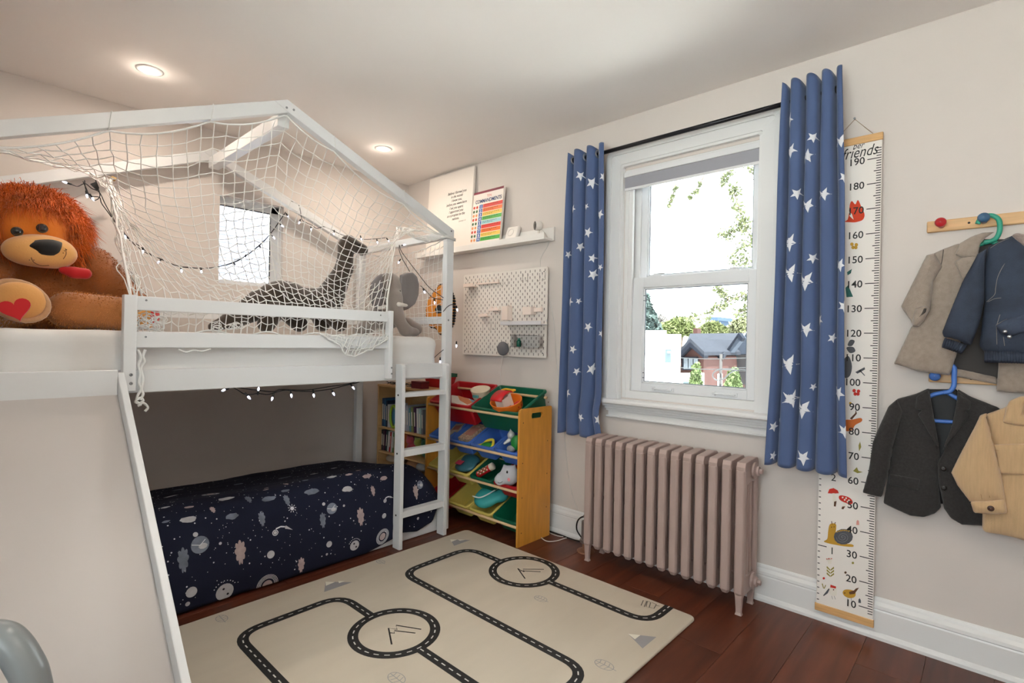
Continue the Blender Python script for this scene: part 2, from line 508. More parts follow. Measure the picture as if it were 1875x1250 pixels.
def sash(name, X, y0, y1, z0, z1, sl, sr, sb, st, g):
    b = MB(); t = .036
    b.box(X, X + t, y0, y0 + sr, z0, z1).box(X, X + t, y1 - sl, y1, z0, z1).box(X, X + t, y0 + sr, y1 - sl, z0, z0 + sb).box(X, X + t, y0 + sr, y1 - sl, z1 - st, z1)
    e = .008                                                   # glazing bead
    b.box(X + .006, X + .02, y0 + sr, y0 + sr + e, z0 + sb, z1 - st).box(X + .006, X + .02, y1 - sl - e, y1 - sl, z0 + sb, z1 - st)
    b.box(X + .006, X + .02, y0 + sr, y1 - sl, z0 + sb, z0 + sb + e).box(X + .006, X + .02, y0 + sr, y1 - sl, z1 - st - e, z1 - st)
    s = b.build(name, m_vinyl, win, bevel=.002)
    MB().box(X + .014, X + .017, y0 + sr, y1 - sl, z0 + sb, z1 - st).build('pane', m_glass, s)
    seal = MB(); q = .004
    for (a0, a1, c0, c1) in ((y0 + sr, y1 - sl, z0 + sb + e, z0 + sb + e + q), (y0 + sr, y1 - sl, z1 - st - e - q, z1 - st - e), (y0 + sr + e, y0 + sr + e + q, z0 + sb, z1 - st), (y1 - sl - e - q, y1 - sl - e, z0 + sb, z1 - st)):
        seal.box(X + .012, X + .0139, a0, a1, c0, c1)
    seal.build('seal', mat('grey_seal', (120, 130, 142), .6), s)
    return s
lo = sash('lower_sash', XW + .024, .803, 1.462, .886, 1.497, .062, .050, .045, .056, 1)
up = sash('upper_sash', XW + .078, .803, 1.480, 1.455, 2.07, .07, .050, .05, .05, 1)
for (py_, pw) in ((onX(1212, 712, XW + .02).y, .052), (onX(1325, 721, XW + .02).y, .052)):
    b = MB(); X = XW + .024; zc = .905
    for sgn in (-1, 1):
        b.box(X - .008, X, py_ + sgn * pw - .012, py_ + sgn * pw + .012, zc - .010, zc + .010)
    b.tube([(X - .006, py_ - pw, zc), (X - .018, py_ - pw * .7, zc + .002), (X - .018, py_ + pw * .7, zc + .002), (X - .006, py_ + pw, zc)], .006, 8)
    s = b.build('finger_lift', m_vinyl, lo, bevel=.0015)
    q = MB()
    for sgn in (-1, 1): q.lathe([(.004, 0), (.003, .0012)], (X - .008, py_ + sgn * pw, zc), (-1, 0, 0), 8)
    q.build('screw', mat('screw_dark', (70, 72, 76), .4, .6), lo)
for yl in (.93, 1.33):
    b = MB(); X = XW + .03
    b.box(X, X + .03, yl - .03, yl + .03, 1.497, 1.506).box(X + .004, X + .026, yl - .012, yl + .018, 1.506, 1.516)
    b.tube([(X + .015, yl + .01, 1.513), (X + .012, yl - .03, 1.513), (X + .010, yl - .045, 1.510)], .005, 6)
    b.build('sash_lock', m_vinyl, lo, bevel=.002)
m_clip = mat('clip_grey', (105, 110, 118), .4, .3)
for (x_, y_) in ((1180, 546), (1180, 687)):
    p = onX(x_, y_, XW + .03)
    MB().tube([(XW + .03, p.y + .012, p.z + .014), (XW + .03, p.y - .012, p.z + .014), (XW + .03, p.y - .012, p.z - .012), (XW + .03, p.y + .012, p.z - .012)], .0022, 6).build('screen_clip', m_clip, lo)

# ---- small window above the bunk
w2 = thing('window_2', 'small white framed window in the wall behind the bunk bed', None, (1.32, YB, BZ0), None, 'structure')
b = MB(); Y = YB + .03
b.box(BX0, BX1, Y, YB + .2, BZ1 - .004, BZ1 + .001).box(BX0, BX0 + .004, Y, YB + .2, BZ0, BZ1).box(BX1 - .004, BX1, Y, YB + .2, BZ0, BZ1).box(BX0, BX1, Y, YB + .2, BZ0, BZ0 + .004)
b.build('reveal', m_trim, w2)
b = MB(); Y = YB + .07
b.box(BX0, BX1, Y, Y + .04, BZ1 - .045, BZ1).box(BX0, BX1, Y, Y + .04, BZ0, BZ0 + .03).box(BX0, BX0 + .02, Y, Y + .04, BZ0, BZ1).box(BX1 - .055, BX1, Y, Y + .04, BZ0, BZ1)
f2 = b.build('frame', m_vinyl, w2, bevel=.003)
MB().box(BX0 + .02, BX1 - .055, Y + .018, Y + .021, BZ0 + .03, BZ1 - .045).build('pane', m_glass, w2)
b = MB(); b.box(BX0 + .02, BX1 - .055, Y - .002, Y + .002, BZ1 - .052, BZ1 - .045).box(BX1 - .062, BX1 - .055, Y - .002, Y + .002, BZ0 + .03, BZ1 - .045)
b.build('seal', mat('dark_seal', (60, 64, 70), .6), w2)

# ---- recessed ceiling lamps: two in view, two more added out of frame to brighten the room
m_lens = mat('lamp_lens', (255, 246, 232), .5, emit=((255, 240, 220), 14.0))
def downlight(x, y, label):
    t = thing('recessed_light', label, 'ceiling light', (x, y, ZC), 'recessed ceiling lamps')
    MB().lathe([(.036, -.004), (.040, -.006), (.055, -.003), (.056, .0)], (x, y, ZC), n=32, cap=False).build('trim_ring', m_trim, t, smooth=True)
    MB().lathe([(.0005, -.0035), (.037, -.0035)], (x, y, ZC), n=32, cap=False).build('lens', m_lens, t)
    li = bpy.data.lights.new('lamp_light', 'AREA'); li.shape = 'DISK'; li.size = .07; li.energy = LAMP_W; li.color = (1, .86, .72)
    lo_ = bpy.data.objects.new('lamp_light', li); COL.objects.link(lo_); lo_.location = (x, y, ZC - .008)
    pt_ = bpy.data.lights.new('dome_light', 'POINT'); pt_.shadow_soft_size = .034; pt_.energy = LAMP_W * .09; pt_.color = li.color
    po_ = bpy.data.objects.new('dome_light', pt_); COL.objects.link(po_); po_.location = (x, y, ZC - .048); attach(po_, t)
    lo_.parent = t; lo_.matrix_parent_inverse = Matrix.Translation(-t.location)
for (x, y, l) in ((.636, 2.94, 'round recessed ceiling lamp nearest the left edge, above the lion'), (1.925, 2.957, 'round recessed ceiling lamp near the window wall corner'),
                  (.636, 1.25, 'added recessed fill lamp out of view over the middle of the room'),
                  (.636, -.30, 'added recessed fill lamp out of view behind the camera')):
    downlight(x, y, l)

# ---- an added window out of view, brightens the room from the camera side
w3 = thing('fill_window', 'added white framed window out of view beside the camera, for fill light', None, (XL, .2, LZ0), None, 'structure')
b = MB(); X = XL - .09
b.box(X, X + .04, LY0, LY0 + .05, LZ0, LZ1).box(X, X + .04, LY1 - .05, LY1, LZ0, LZ1).box(X, X + .04, LY0 + .05, LY1 - .05, LZ0, LZ0 + .05).box(X, X + .04, LY0 + .05, LY1 - .05, LZ1 - .05, LZ1).box(X, X + .04, LY0 + .05, LY1 - .05, 1.40, 1.45)
b.build('frame', m_vinyl, w3, bevel=.003)
for (za, zb_) in ((LZ0 + .05, 1.40), (1.45, LZ1 - .05)): MB().box(X + .018, X + .021, LY0 + .05, LY1 - .05, za, zb_).build('pane', m_glass, w3)
b = MB(); b.box(XL, XL + .024, LY0 - .09, LY0, LZ0, LZ1 + .09).box(XL, XL + .024, LY1, LY1 + .09, LZ0, LZ1 + .09).box(XL, XL + .024, LY0, LY1, LZ1, LZ1 + .09)
b.build('casing', m_trim, w3, bevel=.003)
MB().box(XL - .08, XL + .06, LY0 - .12, LY1 + .12, LZ0 - .025, LZ0 + .001).build('sill', m_trim, w3, bevel=.003)
# ---------------------------------------------------------------- bunk bed with house roof
m_bed = mat('bed_white_lacquer', (222, 223, 224), 0.34, bump=(14, 0.05), stretch=(1, 1, 1))
m_screw = mat('steel_screw', (150, 152, 155), .35, .8)
YBF, YBK = 2.42, 3.40
bx0, bx1, bpk = .037, 2.083, 1.06
zev, zpk = 1.805, 2.236
bed = thing('house_bunk_bed', 'white wooden low bunk bed with a house shaped roof frame', 'bed', (1.06, 2.93, 0))
def part(name, boxes, m=None, parent=None, bevel=.003):
    b = MB()
    for q in boxes: b.box(*q)
    return b.build(name, m or m_bed, parent or bed, bevel=bevel)
for (xa, xb) in ((bx0, bx0 + .052), (bx1 - .052, bx1)):
    for (ya, yb) in ((YBF, YBF + .04), (YBK, YBK + .04)):
        part('post', [(xa, xb, ya, yb, 0, zev - .058)])
sl = (zpk - zev) / (bx1 - bpk)
for ya in (YBF, YBK):
    h = .058
    b = MB().prism([(bx0, ya, zev - h), (bx0, ya, zev), (bpk - .06, ya, zpk - .06 * sl), (bpk + .006, ya, zpk - h)], (0, .04, 0))
    b.build('rafter', m_bed, bed, bevel=.002)
    b = MB().prism([(bpk - .0595, ya, zpk - .06 * sl), (bpk, ya, zpk), (bx1, ya, zev), (bx1, ya, zev - h), (bpk + .0065, ya, zpk - h)], (0, .04, 0))
    b.build('rafter', m_bed, bed, bevel=.002)
part('ridge_beam', [(bpk - .027, bpk + .027, YBF + .04, YBK, 2.118, 2.178)])
for xa in (bx0 + .004, bx1 - .048): part('eave_beam', [(xa, xa + .044, YBF + .04, YBK, 1.752, 1.796)])
part('side_rail', [(bx0 + .052, bx1 - .052, YBF + .004, YBF + .028, .914, 1.002)])
part('side_rail', [(bx0 + .052, bx1 - .052, YBK + .01, YBK + .034, .914, 1.002)])
for xa in (bx0 + .012, bx1 - .040):
    part('end_rail', [(xa, xa + .024, YBF + .04, YBK, .90, 1.0)]); part('end_guard_rail', [(xa, xa + .024, YBF + .04, YBK, 1.236, 1.282)])
part('guard_rail', [(.47, 1.632, 2.398, 2.42, 1.231, 1.285)])
part('guard_rail', [(.47, 1.632, 2.398, 2.42, 1.088, 1.150)])
part('back_guard_rail', [(bx0 + .05, bx1 - .05, YBK, YBK + .022, 1.236, 1.282)])
part('guard_post', [(.450, .491, 2.382, 2.424, .924, 1.287)]); part('guard_post', [(1.608, 1.634, 2.380, 2.421, .926, 1.290)])
part('base_board', [(bx0 + .052, bx1 - .055, 2.437, 2.457, .004, .125)]); part('base_board', [(bx0 + .052, bx1 - .055, YBK + .01, YBK + .03, .004, .125)])
part('base_end_board', [(bx1 - .045, bx1 - .02, YBF + .04, YBK, .004, .125)])
for i in range(11): part('slat', [(.12 + i * .18, .21 + i * .18, 2.45, 3.40, .925, .942)], bevel=0)
def screws(pts, nrm, r=.006):
    for p in pts:
        b = MB().lathe([(r, 0), (r, .0015), (r * .8, .003), (r * .45, .003), (r * .4, .001)], p, nrm, 12); b.build('bolt', m_screw, bed, smooth=True)
screws([onY(240, 686, 2.382), onY(240, 702, 2.382)], (0, -1, 0)); screws([onY(717, 673, 2.38), onY(717, 684, 2.38)], (0, -1, 0), .005)
screws([onY(268, 549.5, 2.398), onY(267, 616.5, 2.398), onY(697, 577, 2.398)], (0, -1, 0), .004)
screws([onY(525, 197, 2.42), onY(538, 201, 2.42), onY(826.5, 423, 2.42), onY(821, 586, 2.42)], (0, -1, 0), .0055)

# ---- ladder
lad = thing('ladder', 'white wooden bunk ladder with three flat rungs', 'ladder', (1.84, 2.38, 0))
for (xa, xb) in ((1.676, 1.698), (1.984, 2.008)):
    b = MB(); P = [(xa, 2.350, 0), (xa, 2.412, 0), (xa, 2.412, 1.002)]
    P += [(xa, 2.350 + .016 - .016 * math.sin(a), 1.002 - .016 + .016 * math.cos(a)) for a in [PI / 2 * i / 5 for i in range(6)]]
    s = b.prism(P, (xb - xa, 0, 0)).build('stile', m_bed, lad, bevel=.002)
    for z in (.835, .517, .182):
        MB().lathe([(.0055, 0), (.0055, .0015), (.002, .002)], (xa, 2.385, z), (-1, 0, 0), 10).build('bolt_head', m_black, s)
for (z0, z1) in ((.823, .849), (.498, .536), (.166, .201)):
    MB().box(1.698, 1.984, 2.356, 2.404, z0, z1).build('rung', m_bed, lad, bevel=.003)
MB().box(1.698, 1.984, 2.385, 2.405, .923, 1.0).build('top_board', m_bed, lad, bevel=.003)

# ---- slide
sl_ = thing('slide', 'white wooden slide leading down from the top bunk', 'slide', (.2, 1.9, 0))
m_slide = mat('slide_board', (190, 184, 181), .38, bump=(5, .04), var=(2, .01))
cen = [(2.372, .925), (1.60, .195), (1.44, .085), (1.28, .050), (1.14, .042)]
def band(off0, off1):
    up_ = []; dn = []
    for i, (y, z) in enumerate(cen):
        a = Vector(cen[max(i - 1, 0)]); c = Vector(cen[min(i + 1, len(cen) - 1)]); t = (a - c).normalized(); n = Vector((-t.y, t.x))
        if n.y < 0: n = -n
        up_.append(Vector((y, z)) + n * off1); dn.append(Vector((y, z)) + n * off0)
    return up_, dn
SX0, SX1 = -.055, .432
u, d = band(-.014, 0)
MB().prism([(SX0, p.x, p.y) for p in u] + [(SX0, p.x, p.y) for p in reversed(d)], (SX1 - SX0, 0, 0)).build('slide_bed', m_slide, sl_, bevel=.001)
for xa in (SX0 - .022, SX1):
    u, d = band(-.040, .052)
    d = [Vector((p.x, max(p.y, .002))) for p in d]
    u[0] = Vector((2.380, .998)); d[0] = Vector((2.380, .86))
    MB().prism([(xa, p.x, p.y) for p in u] + [(xa, p.x, p.y) for p in reversed(d)], (.022, 0, 0)).build('side_rail', m_bed, sl_, bevel=.003)
MB().box(SX0, SX1, 2.362, 2.380, .90, 1.007).build('top_board', m_bed, sl_, bevel=.003)

# ---- curved grey tube at the lower left corner
tb = thing('toy_hoop', 'smooth pale grey plastic tube bent into a hoop at the lower left corner', 'tube', (.02, .86, 0))
P = [ray(x, y) * .92 for x, y in ((-60, 1190), (-30, 1168), (0, 1166), (22, 1181), (43, 1212), (58, 1250))]
P = [Vector((p[0], p[1], p[2] + CAMH)) for p in P]
e = P[-1]; P += [e + Vector((.012, -.01, -.10)), Vector((e.x + .025, e.y - .015, .30)), Vector((e.x + .028, e.y - .015, .012))]
s0 = P[0]; P = [Vector((s0.x - .055, s0.y + .03, .012)), Vector((s0.x - .055, s0.y + .03, .30)), s0 + Vector((-.045, .02, -.10))] + P
MB().tube(catmull(P, 8), .027, 20).build('tube', mat('grey_plastic', (128, 132, 133), .3, bump=(8, .03)), tb, smooth=True)
for q in (P[0], P[-1]): MB().lathe([(.05, 0), (.05, .008), (.032, .016), (.029, .03)], (q.x, q.y, 0), n=20).build('foot', MATS['grey_plastic'], tb, smooth=True, angle=40)

# ---- mattress in a white fitted sheet
m_sheet = mat('white_cotton_sheet', (228, 226, 224), .8, bump=(9, .25), sheen=.2, stretch=(1, 1.6, 3))
def rbox(lo, hi, r):
    c = (np.array(lo) + np.array(hi)) / 2; e = (np.array(hi) - np.array(lo)) / 2 - r
    def fn(P):
        q = np.abs(P - c) - e
        return np.linalg.norm(np.maximum(q, 0), axis=-1) + np.minimum(q.max(-1), 0) - r
    return fn
rb = rbox((.098, 2.462, .944), (2.012, 3.385, 1.152), .045)
def mat_fn(P):
    side = np.clip((P[..., 2] - .95) / .2, 0, 1)
    w = .005 * np.sin(P[..., 0] * 3.1 + 9 * (P[..., 2] - 1) + 1) * np.sin(26 * (P[..., 2] - 1.0 - .03 * np.sin(2.2 * P[..., 0])))
    return rb(P) + w + .004 * hnoise(P * np.array([1, 1, 2.0]), 3, 5, 2.5)
v, f = nets(mat_fn, (.06, 2.42, .91), (2.05, 3.43, 1.19), .0125)
tag(mesh_np('mattress', v, f, m_sheet), 'thick mattress in a white fitted sheet on the top bunk', 'mattress')

# ---- navy space print duvet on the lower bunk
m_navy = mat('navy_cotton', (26, 30, 50), .9, bump=(40, .15), spec=.25)
lb = onY(0, 0, 2.41)
edge_px = [(336, 1142), (416, 1110), (474, 1090), (557, 1062), (602, 1046), (660, 1017), (720, 985), (736, 974), (762, 972), (791, 954), (806, 915)]
edge = [onY(x, y, 2.418) for x, y in edge_px]
ex = np.array([p.x for p in edge]); ez = np.array([p.z for p in edge])
DX0, DX1 = .12, 2.035
def duvet_section(x):
    zb = float(np.interp(x, ex, ez)); zb = max(zb, .014)
    endf = max(0., (x - 1.80) / (DX1 - 1.80))
    drop = .13 * endf ** 2.2
    top = .395 - .02 * math.sin(3 * x) - drop
    P = [(3.37, .20 - drop * .3), (3.365, .27 - drop * .6), (3.30, .30 - drop), (3.1, .325 - drop), (2.85, .355 - drop), (2.68, .383 - drop), (2.57, top - .008), (2.50, top - .038), (2.456, top - .09), (2.438, top - .15)]
    zt = top - .15
    if zb < zt - .02:
        for k in (.35, .7, 1.0): P.append((2.432 - .018 * math.sin(k * 2.2), zt + (zb - zt) * k))
    else:
        for k in (.35, .7, 1.0): P.append((2.435 - .004 * k, zt - .01 * k))
    return [Vector((x, y, z)) for y, z in P]
NX, NV_ = 150, 90
raw = []
for i in range(NX):
    x = DX0 + (DX1 - DX0) * i / (NX - 1)
    cv = catmull(duvet_section(x), 10)
    L = [0]
    for a, b2 in zip(cv[:-1], cv[1:]): L.append(L[-1] + (b2 - a).length)
    s = np.linspace(0, L[-1], NV_)
    arr = np.array([tuple(p) for p in cv])
    raw.append(np.stack([np.interp(s, L, arr[:, k]) for k in range(3)], 1))
S = np.array(raw)
wr = .010 * hnoise(S * np.array([1.0, 1.2, 1.0]), 11, 6, 1.8) + .004 * hnoise(S, 5, 5, 6)
du = np.gradient(S, axis=0); dv = np.gradient(S, axis=1); nn = np.cross(dv, du); nn /= np.linalg.norm(nn, axis=-1, keepdims=True) + 1e-9
if nn[75, 20, 2] < 0: nn = -nn
S = S + nn * (wr[..., None] + .004)
S[..., 1] = np.minimum(S[..., 1], 3.385); S[..., 2] = np.maximum(S[..., 2], .006)
class Sheet:
    """a bent sheet given by a grid of points; prints can be laid on it"""
    def __init__(s, S, out):
        s.S = S; du = np.gradient(S, axis=0); dv = np.gradient(S, axis=1)
        n = np.cross(du, dv); n /= np.linalg.norm(n, axis=-1, keepdims=True) + 1e-12
        if (n * np.array(out)).sum(-1).mean() < 0: n = -n
        s.n = n
        s.lu = np.linalg.norm(du, axis=-1); s.lv = np.linalg.norm(dv, axis=-1)
        c = (S - np.array([0, 0, CAMH])) @ CM.T
        s.px = PX + F * c[..., 0] / c[..., 2]; s.py = PY + F * c[..., 1] / c[..., 2]; s.dep = c[..., 2]
        view = S - np.array([0, 0, CAMH]); s.face = (view * n).sum(-1) < 0
    def find(s, x, y):
        d = (s.px - x) ** 2 + (s.py - y) ** 2 + 700 * s.dep + np.where(s.face, 0, 1e6)
        i, j = np.unravel_index(np.argmin(d), d.shape); return float(i), float(j)
    def at(s, i, j, off=.0012):
        a, b_ = s.S.shape[:2]; i = min(max(i, 0), a - 1.001); j = min(max(j, 0), b_ - 1.001)
        i0, j0 = int(i), int(j); fi, fj = i - i0, j - j0
        def bl(A): return (A[i0, j0] * (1 - fi) + A[i0 + 1, j0] * fi) * (1 - fj) + (A[i0, j0 + 1] * (1 - fi) + A[i0 + 1, j0 + 1] * fi) * fj
        return bl(s.S) + bl(s.n) * off
    def lay(s, b, i, j, poly, off=.0012, rings=2):
        """poly: outline in metres (u along i, v along j) about (i, j)"""
        mu, mv = sum(q[0] for q in poly) / len(poly), sum(q[1] for q in poly) / len(poly)
        i_, j_ = int(min(max(i, 0), s.S.shape[0] - 1)), int(min(max(j, 0), s.S.shape[1] - 1))
        lu, lv = s.lu[i_, j_] + 1e-6, s.lv[i_, j_] + 1e-6
        i += mu / lu; j += mv / lv; poly = [(q[0] - mu, q[1] - mv) for q in poly]
        n = len(poly); vs = [s.at(i, j, off)]; fs = []
        for r in range(1, rings + 1):
            t = r / rings
            for (a, c) in poly: vs.append(s.at(i + a * t / lu, j + c * t / lv, off))
        for k in range(n): fs.append((0, 1 + k, 1 + (k + 1) % n))
        for r in range(1, rings):
            o = 1 + (r - 1) * n
            for k in range(n): fs.append((o + k, o + n + k, o + n + (k + 1) % n, o + (k + 1) % n))
        b._add(vs, fs)
    def line(s, b, i, j, pts, w, off=.0014):
        i_, j_ = int(min(max(i, 0), s.S.shape[0] - 1)), int(min(max(j, 0), s.S.shape[1] - 1))
        lu, lv = s.lu[i_, j_] + 1e-6, s.lv[i_, j_] + 1e-6
        for (p, q) in zip(pts[:-1], pts[1:]):
            d = Vector((q[0] - p[0], q[1] - p[1]))
            if d.length < 1e-6: continue
            t = d.normalized() * w / 2; n_ = Vector((-t.y, t.x))
            quad = [(p[0] + n_.x, p[1] + n_.y), (q[0] + n_.x, q[1] + n_.y), (q[0] - n_.x, q[1] - n_.y), (p[0] - n_.x, p[1] - n_.y)]
            b._add([s.at(i + a / lu, j + c / lv, off) for a, c in quad], [(0, 1, 2, 3)])
dsh = Sheet(S, (0, -1, 1))
duv = thing('duvet', 'navy duvet printed with planets, clouds and stars on the lower bunk', 'duvet', (1.06, 2.9, 0))
v = S.reshape(-1, 3); f = []
for i in range(NX - 1):
    for j in range(NV_ - 1): f.append((i * NV_ + j, i * NV_ + j + 1, (i + 1) * NV_ + j + 1, (i + 1) * NV_ + j))
o = mesh_np('cover', v, np.array(f), m_navy, duv)
md = o.modifiers.new('thickness', 'SOLIDIFY'); md.thickness = .012; md.offset = -1
def circle(r, n=18, sx=1, sy=1, wob=0.0):
    return [(r * sx * (1 + wob * random.uniform(-1, 1)) * math.cos(2 * PI * k / n), r * sy * (1 + wob * random.uniform(-1, 1)) * math.sin(2 * PI * k / n)) for k in range(n)]
def cloudpoly(L, W):
    P = []
    for k in range(54):
        t = 2 * PI * k / 54; r = .86 + .30 * abs(math.sin(4.5 * t))
        P.append((W * .5 * r * math.sin(t) * (1 - .25 * math.cos(t)), L * .5 * r * math.cos(t)))
    return P
m_pale = mat('print_pale_grey', (186, 186, 190), .85, var=(30, .12)); m_pink = mat('print_dusty_pink', (176, 158, 156), .85, var=(25, .16))
m_slate = mat('print_slate', (112, 120, 134), .85, var=(22, .3)); m_dot = mat('print_white', (214, 216, 222), .85)
B = {k: MB() for k in ('pale', 'pink', 'slate', 'dot', 'ink')}
def motif(kind, x, y, r):
    i, j = dsh.find(x, y)
    if kind == 'moon': dsh.lay(B['pale'], i, j, circle(r))
    elif kind == 'planet':
        dsh.lay(B['slate'], i, j, circle(r)); dsh.line(B['dot'], i, j, [(-r * .9, -r * .2), (0, r * .05), (r * .6, -r * .5)], .003, .002); dsh.lay(B['pale'], i, j, [(.3 * r + .5 * r * c, .2 * r + .35 * r * s_) for c, s_ in [(math.cos(t), math.sin(t)) for t in np.linspace(0, 6, 9)]], .0018, 1)
    elif kind == 'cloud': dsh.lay(B['pink'], i, j, cloudpoly(r * 2.3, r * 1.0))
    elif kind == 'gcloud': dsh.lay(B['slate'], i, j, cloudpoly(r * 2.2, r * .9))
    elif kind == 'flat': dsh.lay(B[random.choice(['pale', 'pink', 'slate'])], i, j, circle(r, 14, 1, .5, .18))
    elif kind == 'face':
        dsh.lay(B['pale'], i, j, circle(r))
        for (a, c) in ((-.15, -.4), (.35, .35)): 
            dsh.lay(B['ink'], i, j, [(a * r + p, c * r + q) for p, q in circle(.005, 8)], .002, 1)
        for k in range(9):
            t = PI * (.2 + .08 * k); dsh.lay(B['dot'], i, j, [(1.35 * r * math.cos(t) + p, -1.35 * r * math.sin(t) + q) for p, q in circle(.0025, 6)], .0014, 1)
    elif kind == 'ring':
        dsh.lay(B['pink'], i, j, circle(r * .48))
        for k in range(4):
            q = r * (.68 + .11 * k); dsh.line(B['dot'], i, j, [(q * math.cos(t), q * math.sin(t)) for t in np.linspace(0, 2 * PI, 30)], .0022)
    elif kind == 'comet':
        dsh.lay(B['pale'], i, j, circle(r * .4))
        dsh.line(B['dot'], i, j, [(r * .6 * math.cos(t), r * .6 * math.sin(t)) for t in np.linspace(0, 2 * PI, 14)], .003)
        dsh.line(B['dot'], i, j, [(r * .2, -r * .8), (r * 1.3, -r * 1.05), (r * 2.2, -r * .8)], .006)
        dsh.lay(B['pale'], i, j, [(2.2 * r, -.9 * r), (2.6 * r, -.95 * r), (4.0 * r, .35 * r), (2.7 * r, -.2 * r), (2.3 * r, -.3 * r)], .0014, 1)
    elif kind == 'sun':
        dsh.lay(B['dot'], i, j, circle(r * .45))
        for k in range(9):
            t = 2 * PI * k / 9; dsh.line(B['dot'], i, j, [(r * .6 * math.cos(t), r * .6 * math.sin(t)), (r * math.cos(t), r * math.sin(t))], .003)
for m_ in (('planet', 367, 998, .035), ('cloud', 442, 1012, .040), ('gcloud', 338, 1022, .040), ('face', 415, 1083, .036), ('ring', 492, 1072, .046), ('moon', 497, 1012, .017), ('cloud', 555, 1035, .028),
           ('comet', 507, 976, .020), ('moon', 351, 1083, .021), ('gcloud', 590, 951, .030), ('planet', 607, 931, .027), ('cloud', 662, 943, .036), ('moon', 605, 998, .015), ('face', 650, 1000, .026), ('ring', 699, 981, .038),
           ('moon', 705, 943, .013), ('comet', 705, 915, .014), ('gcloud', 482, 950, .028), ('flat', 344, 948, .034), ('flat', 425, 946, .028), ('flat', 313, 904, .030), ('gcloud', 456, 910, .024), ('flat', 415, 912, .034), ('flat', 494, 913, .032),
           ('gcloud', 526, 916, .026), ('ring', 386, 897, .036), ('flat', 326, 890, .026), ('flat', 436, 882, .024), ('cloud', 391, 930, .018), ('flat', 572, 900, .036), ('flat', 636, 895, .030), ('cloud', 682, 898, .022), ('flat', 521, 898, .020), ('flat', 487, 892, .014),
           ('flat', 520, 867, .034), ('flat', 607, 872, .026), ('cloud', 525, 881, .018), ('flat', 558, 872, .018), ('flat', 673, 869, .028), ('flat', 640, 868, .020), ('flat', 575, 860, .022), ('flat', 612, 849, .022), ('flat', 637, 840, .016), ('flat', 657, 858, .018), ('flat', 703, 873, .024),
           ('planet', 770, 886, .024), ('cloud', 762, 900, .030), ('sun', 535, 933, .020), ('flat', 345, 926, .020), ('flat', 304, 926, .018), ('flat', 305, 952, .014), ('moon', 356, 980, .010), ('moon', 404, 993, .006), ('moon', 343, 1103, .009), ('moon', 594, 919, .008), ('moon', 767, 950, .008), ('flat', 487, 888, .012), ('moon', 600, 1013, .006), ('moon', 632, 926, .006)):
    motif(*m_)
rs = random.Random(5)
for k in range(1150):
    i = rs.uniform(1, NX - 2); j = rs.uniform(4, NV_ - 3)
    dsh.lay(B['dot'], i, j, circle(rs.choice([.0013, .0015, .0018, .0022, .0035]), 5), .001, 1)
for k_, m_, n_ in (('pale', m_pale, 'pale_print'), ('pink', m_pink, 'pink_print'), ('slate', m_slate, 'slate_print')): tag(B[k_].build(n_, m_, duv), kind='stuff')
tag(B['dot'].build('star_print', m_dot, duv), kind='stuff'); tag(B['ink'].build('ink_print', mat('print_ink', (20, 20, 30), .8), duv), kind='stuff')
# lower mattress under the duvet
v, f = nets(rbox((.11, 2.465, .03), (2.0, 3.36, .20), .03), (.08, 2.43, .0), (2.03, 3.4, .24), .02)
tag(mesh_np('lower_mattress', v, f, m_sheet), 'low white mattress under the navy duvet', 'mattress')
# ---------------------------------------------------------------- climbing nets
m_cord = mat('white_net_cord', (232, 232, 230), .75, bump=(300, .3))
net = thing('safety_net', 'white knotted net stretched across the front of the house roof', 'net', (1.05, 2.42, 1.15))
tieA = np.array(onY(200, 327, 3.34)); tieB = np.array(onX(728, 415, 1.99))
def roof_z(x): return zpk - .060 - abs(x - bpk) * sl
def Tt(u):
    x = .0 + 2.03 * u; z = roof_z(max(x, .02)) - .004
    x_t = np.array([.02, .40, .74, 1.06, 1.30, 1.72, 2.03])
    k = np.searchsorted(x_t, x); k = min(max(k, 1), len(x_t) - 1)
    a, b_ = x_t[k - 1], x_t[k]; t = (x - a) / (b_ - a)
    sag = .030 * 4 * t * (1 - t) * (b_ - a) / .35
    return np.array([x, 2.44, z - sag])
def Bt(u):
    x = .478 + (1.622 - .478) * u
    return np.array([x, 2.448 + .01 * math.sin(14 * u), 1.150 + .012 * math.sin(31 * u)])
def Sn(u, v):
    T, Bq = Tt(u), Bt(u)
    mid = (T + Bq) / 2 + np.array([0, .17, .0])
    wl = min(max(1.12 - u / .30, 0), 1); wl = wl * wl * (3 - 2 * wl)
    wrr = min(max(1.10 - (1 - u) / .16, 0), 1); wrr = wrr * wrr * (3 - 2 * wrr)
    rail = np.array([Bq[0], 2.43, 1.288])
    C = mid * (1 - wl) * (1 - wrr) + tieA * wl * (1 - wrr) + tieB * wrr
    Q = 2 * C - (T + rail) / 2
    e = max(wl, wrr)
    vm = .42; vr = .86
    if v < vr:
        t = v / vr
        qz = (1 - t) ** 2 * T + 2 * t * (1 - t) * Q + t * t * rail
        if t < .5: ln = T + (C - T) * (t / .5)
        else: ln = C + (rail - C) * ((t - .5) / .5)
        p = qz * (1 - e) + ln * e
    else:
        t = (v - vr) / (1 - vr); p = rail + (Bq - rail) * t
    return p
NU, NR = 40, 25
nodes = np.array([[Sn(i / NU, j / NR) for j in range(NR + 1)] for i in range(NU + 1)])
for i in range(NU + 1):
    for j in range(1, NR):
        s_ = ((i + j) % 2) * 2 - 1
        amp = .0065 if j > NR * .45 else .003
        nodes[i, j, 2] += s_ * amp
        nodes[i, j] += np.random.normal(0, .0028, 3)
CR = .0021
b = MB()
for i in range(1, NU): b.tube([nodes[i, j] for j in range(NR + 1)], CR, 5, cap=False)
tag(b.build('vertical_cords', m_cord, net, smooth=True), kind='stuff')
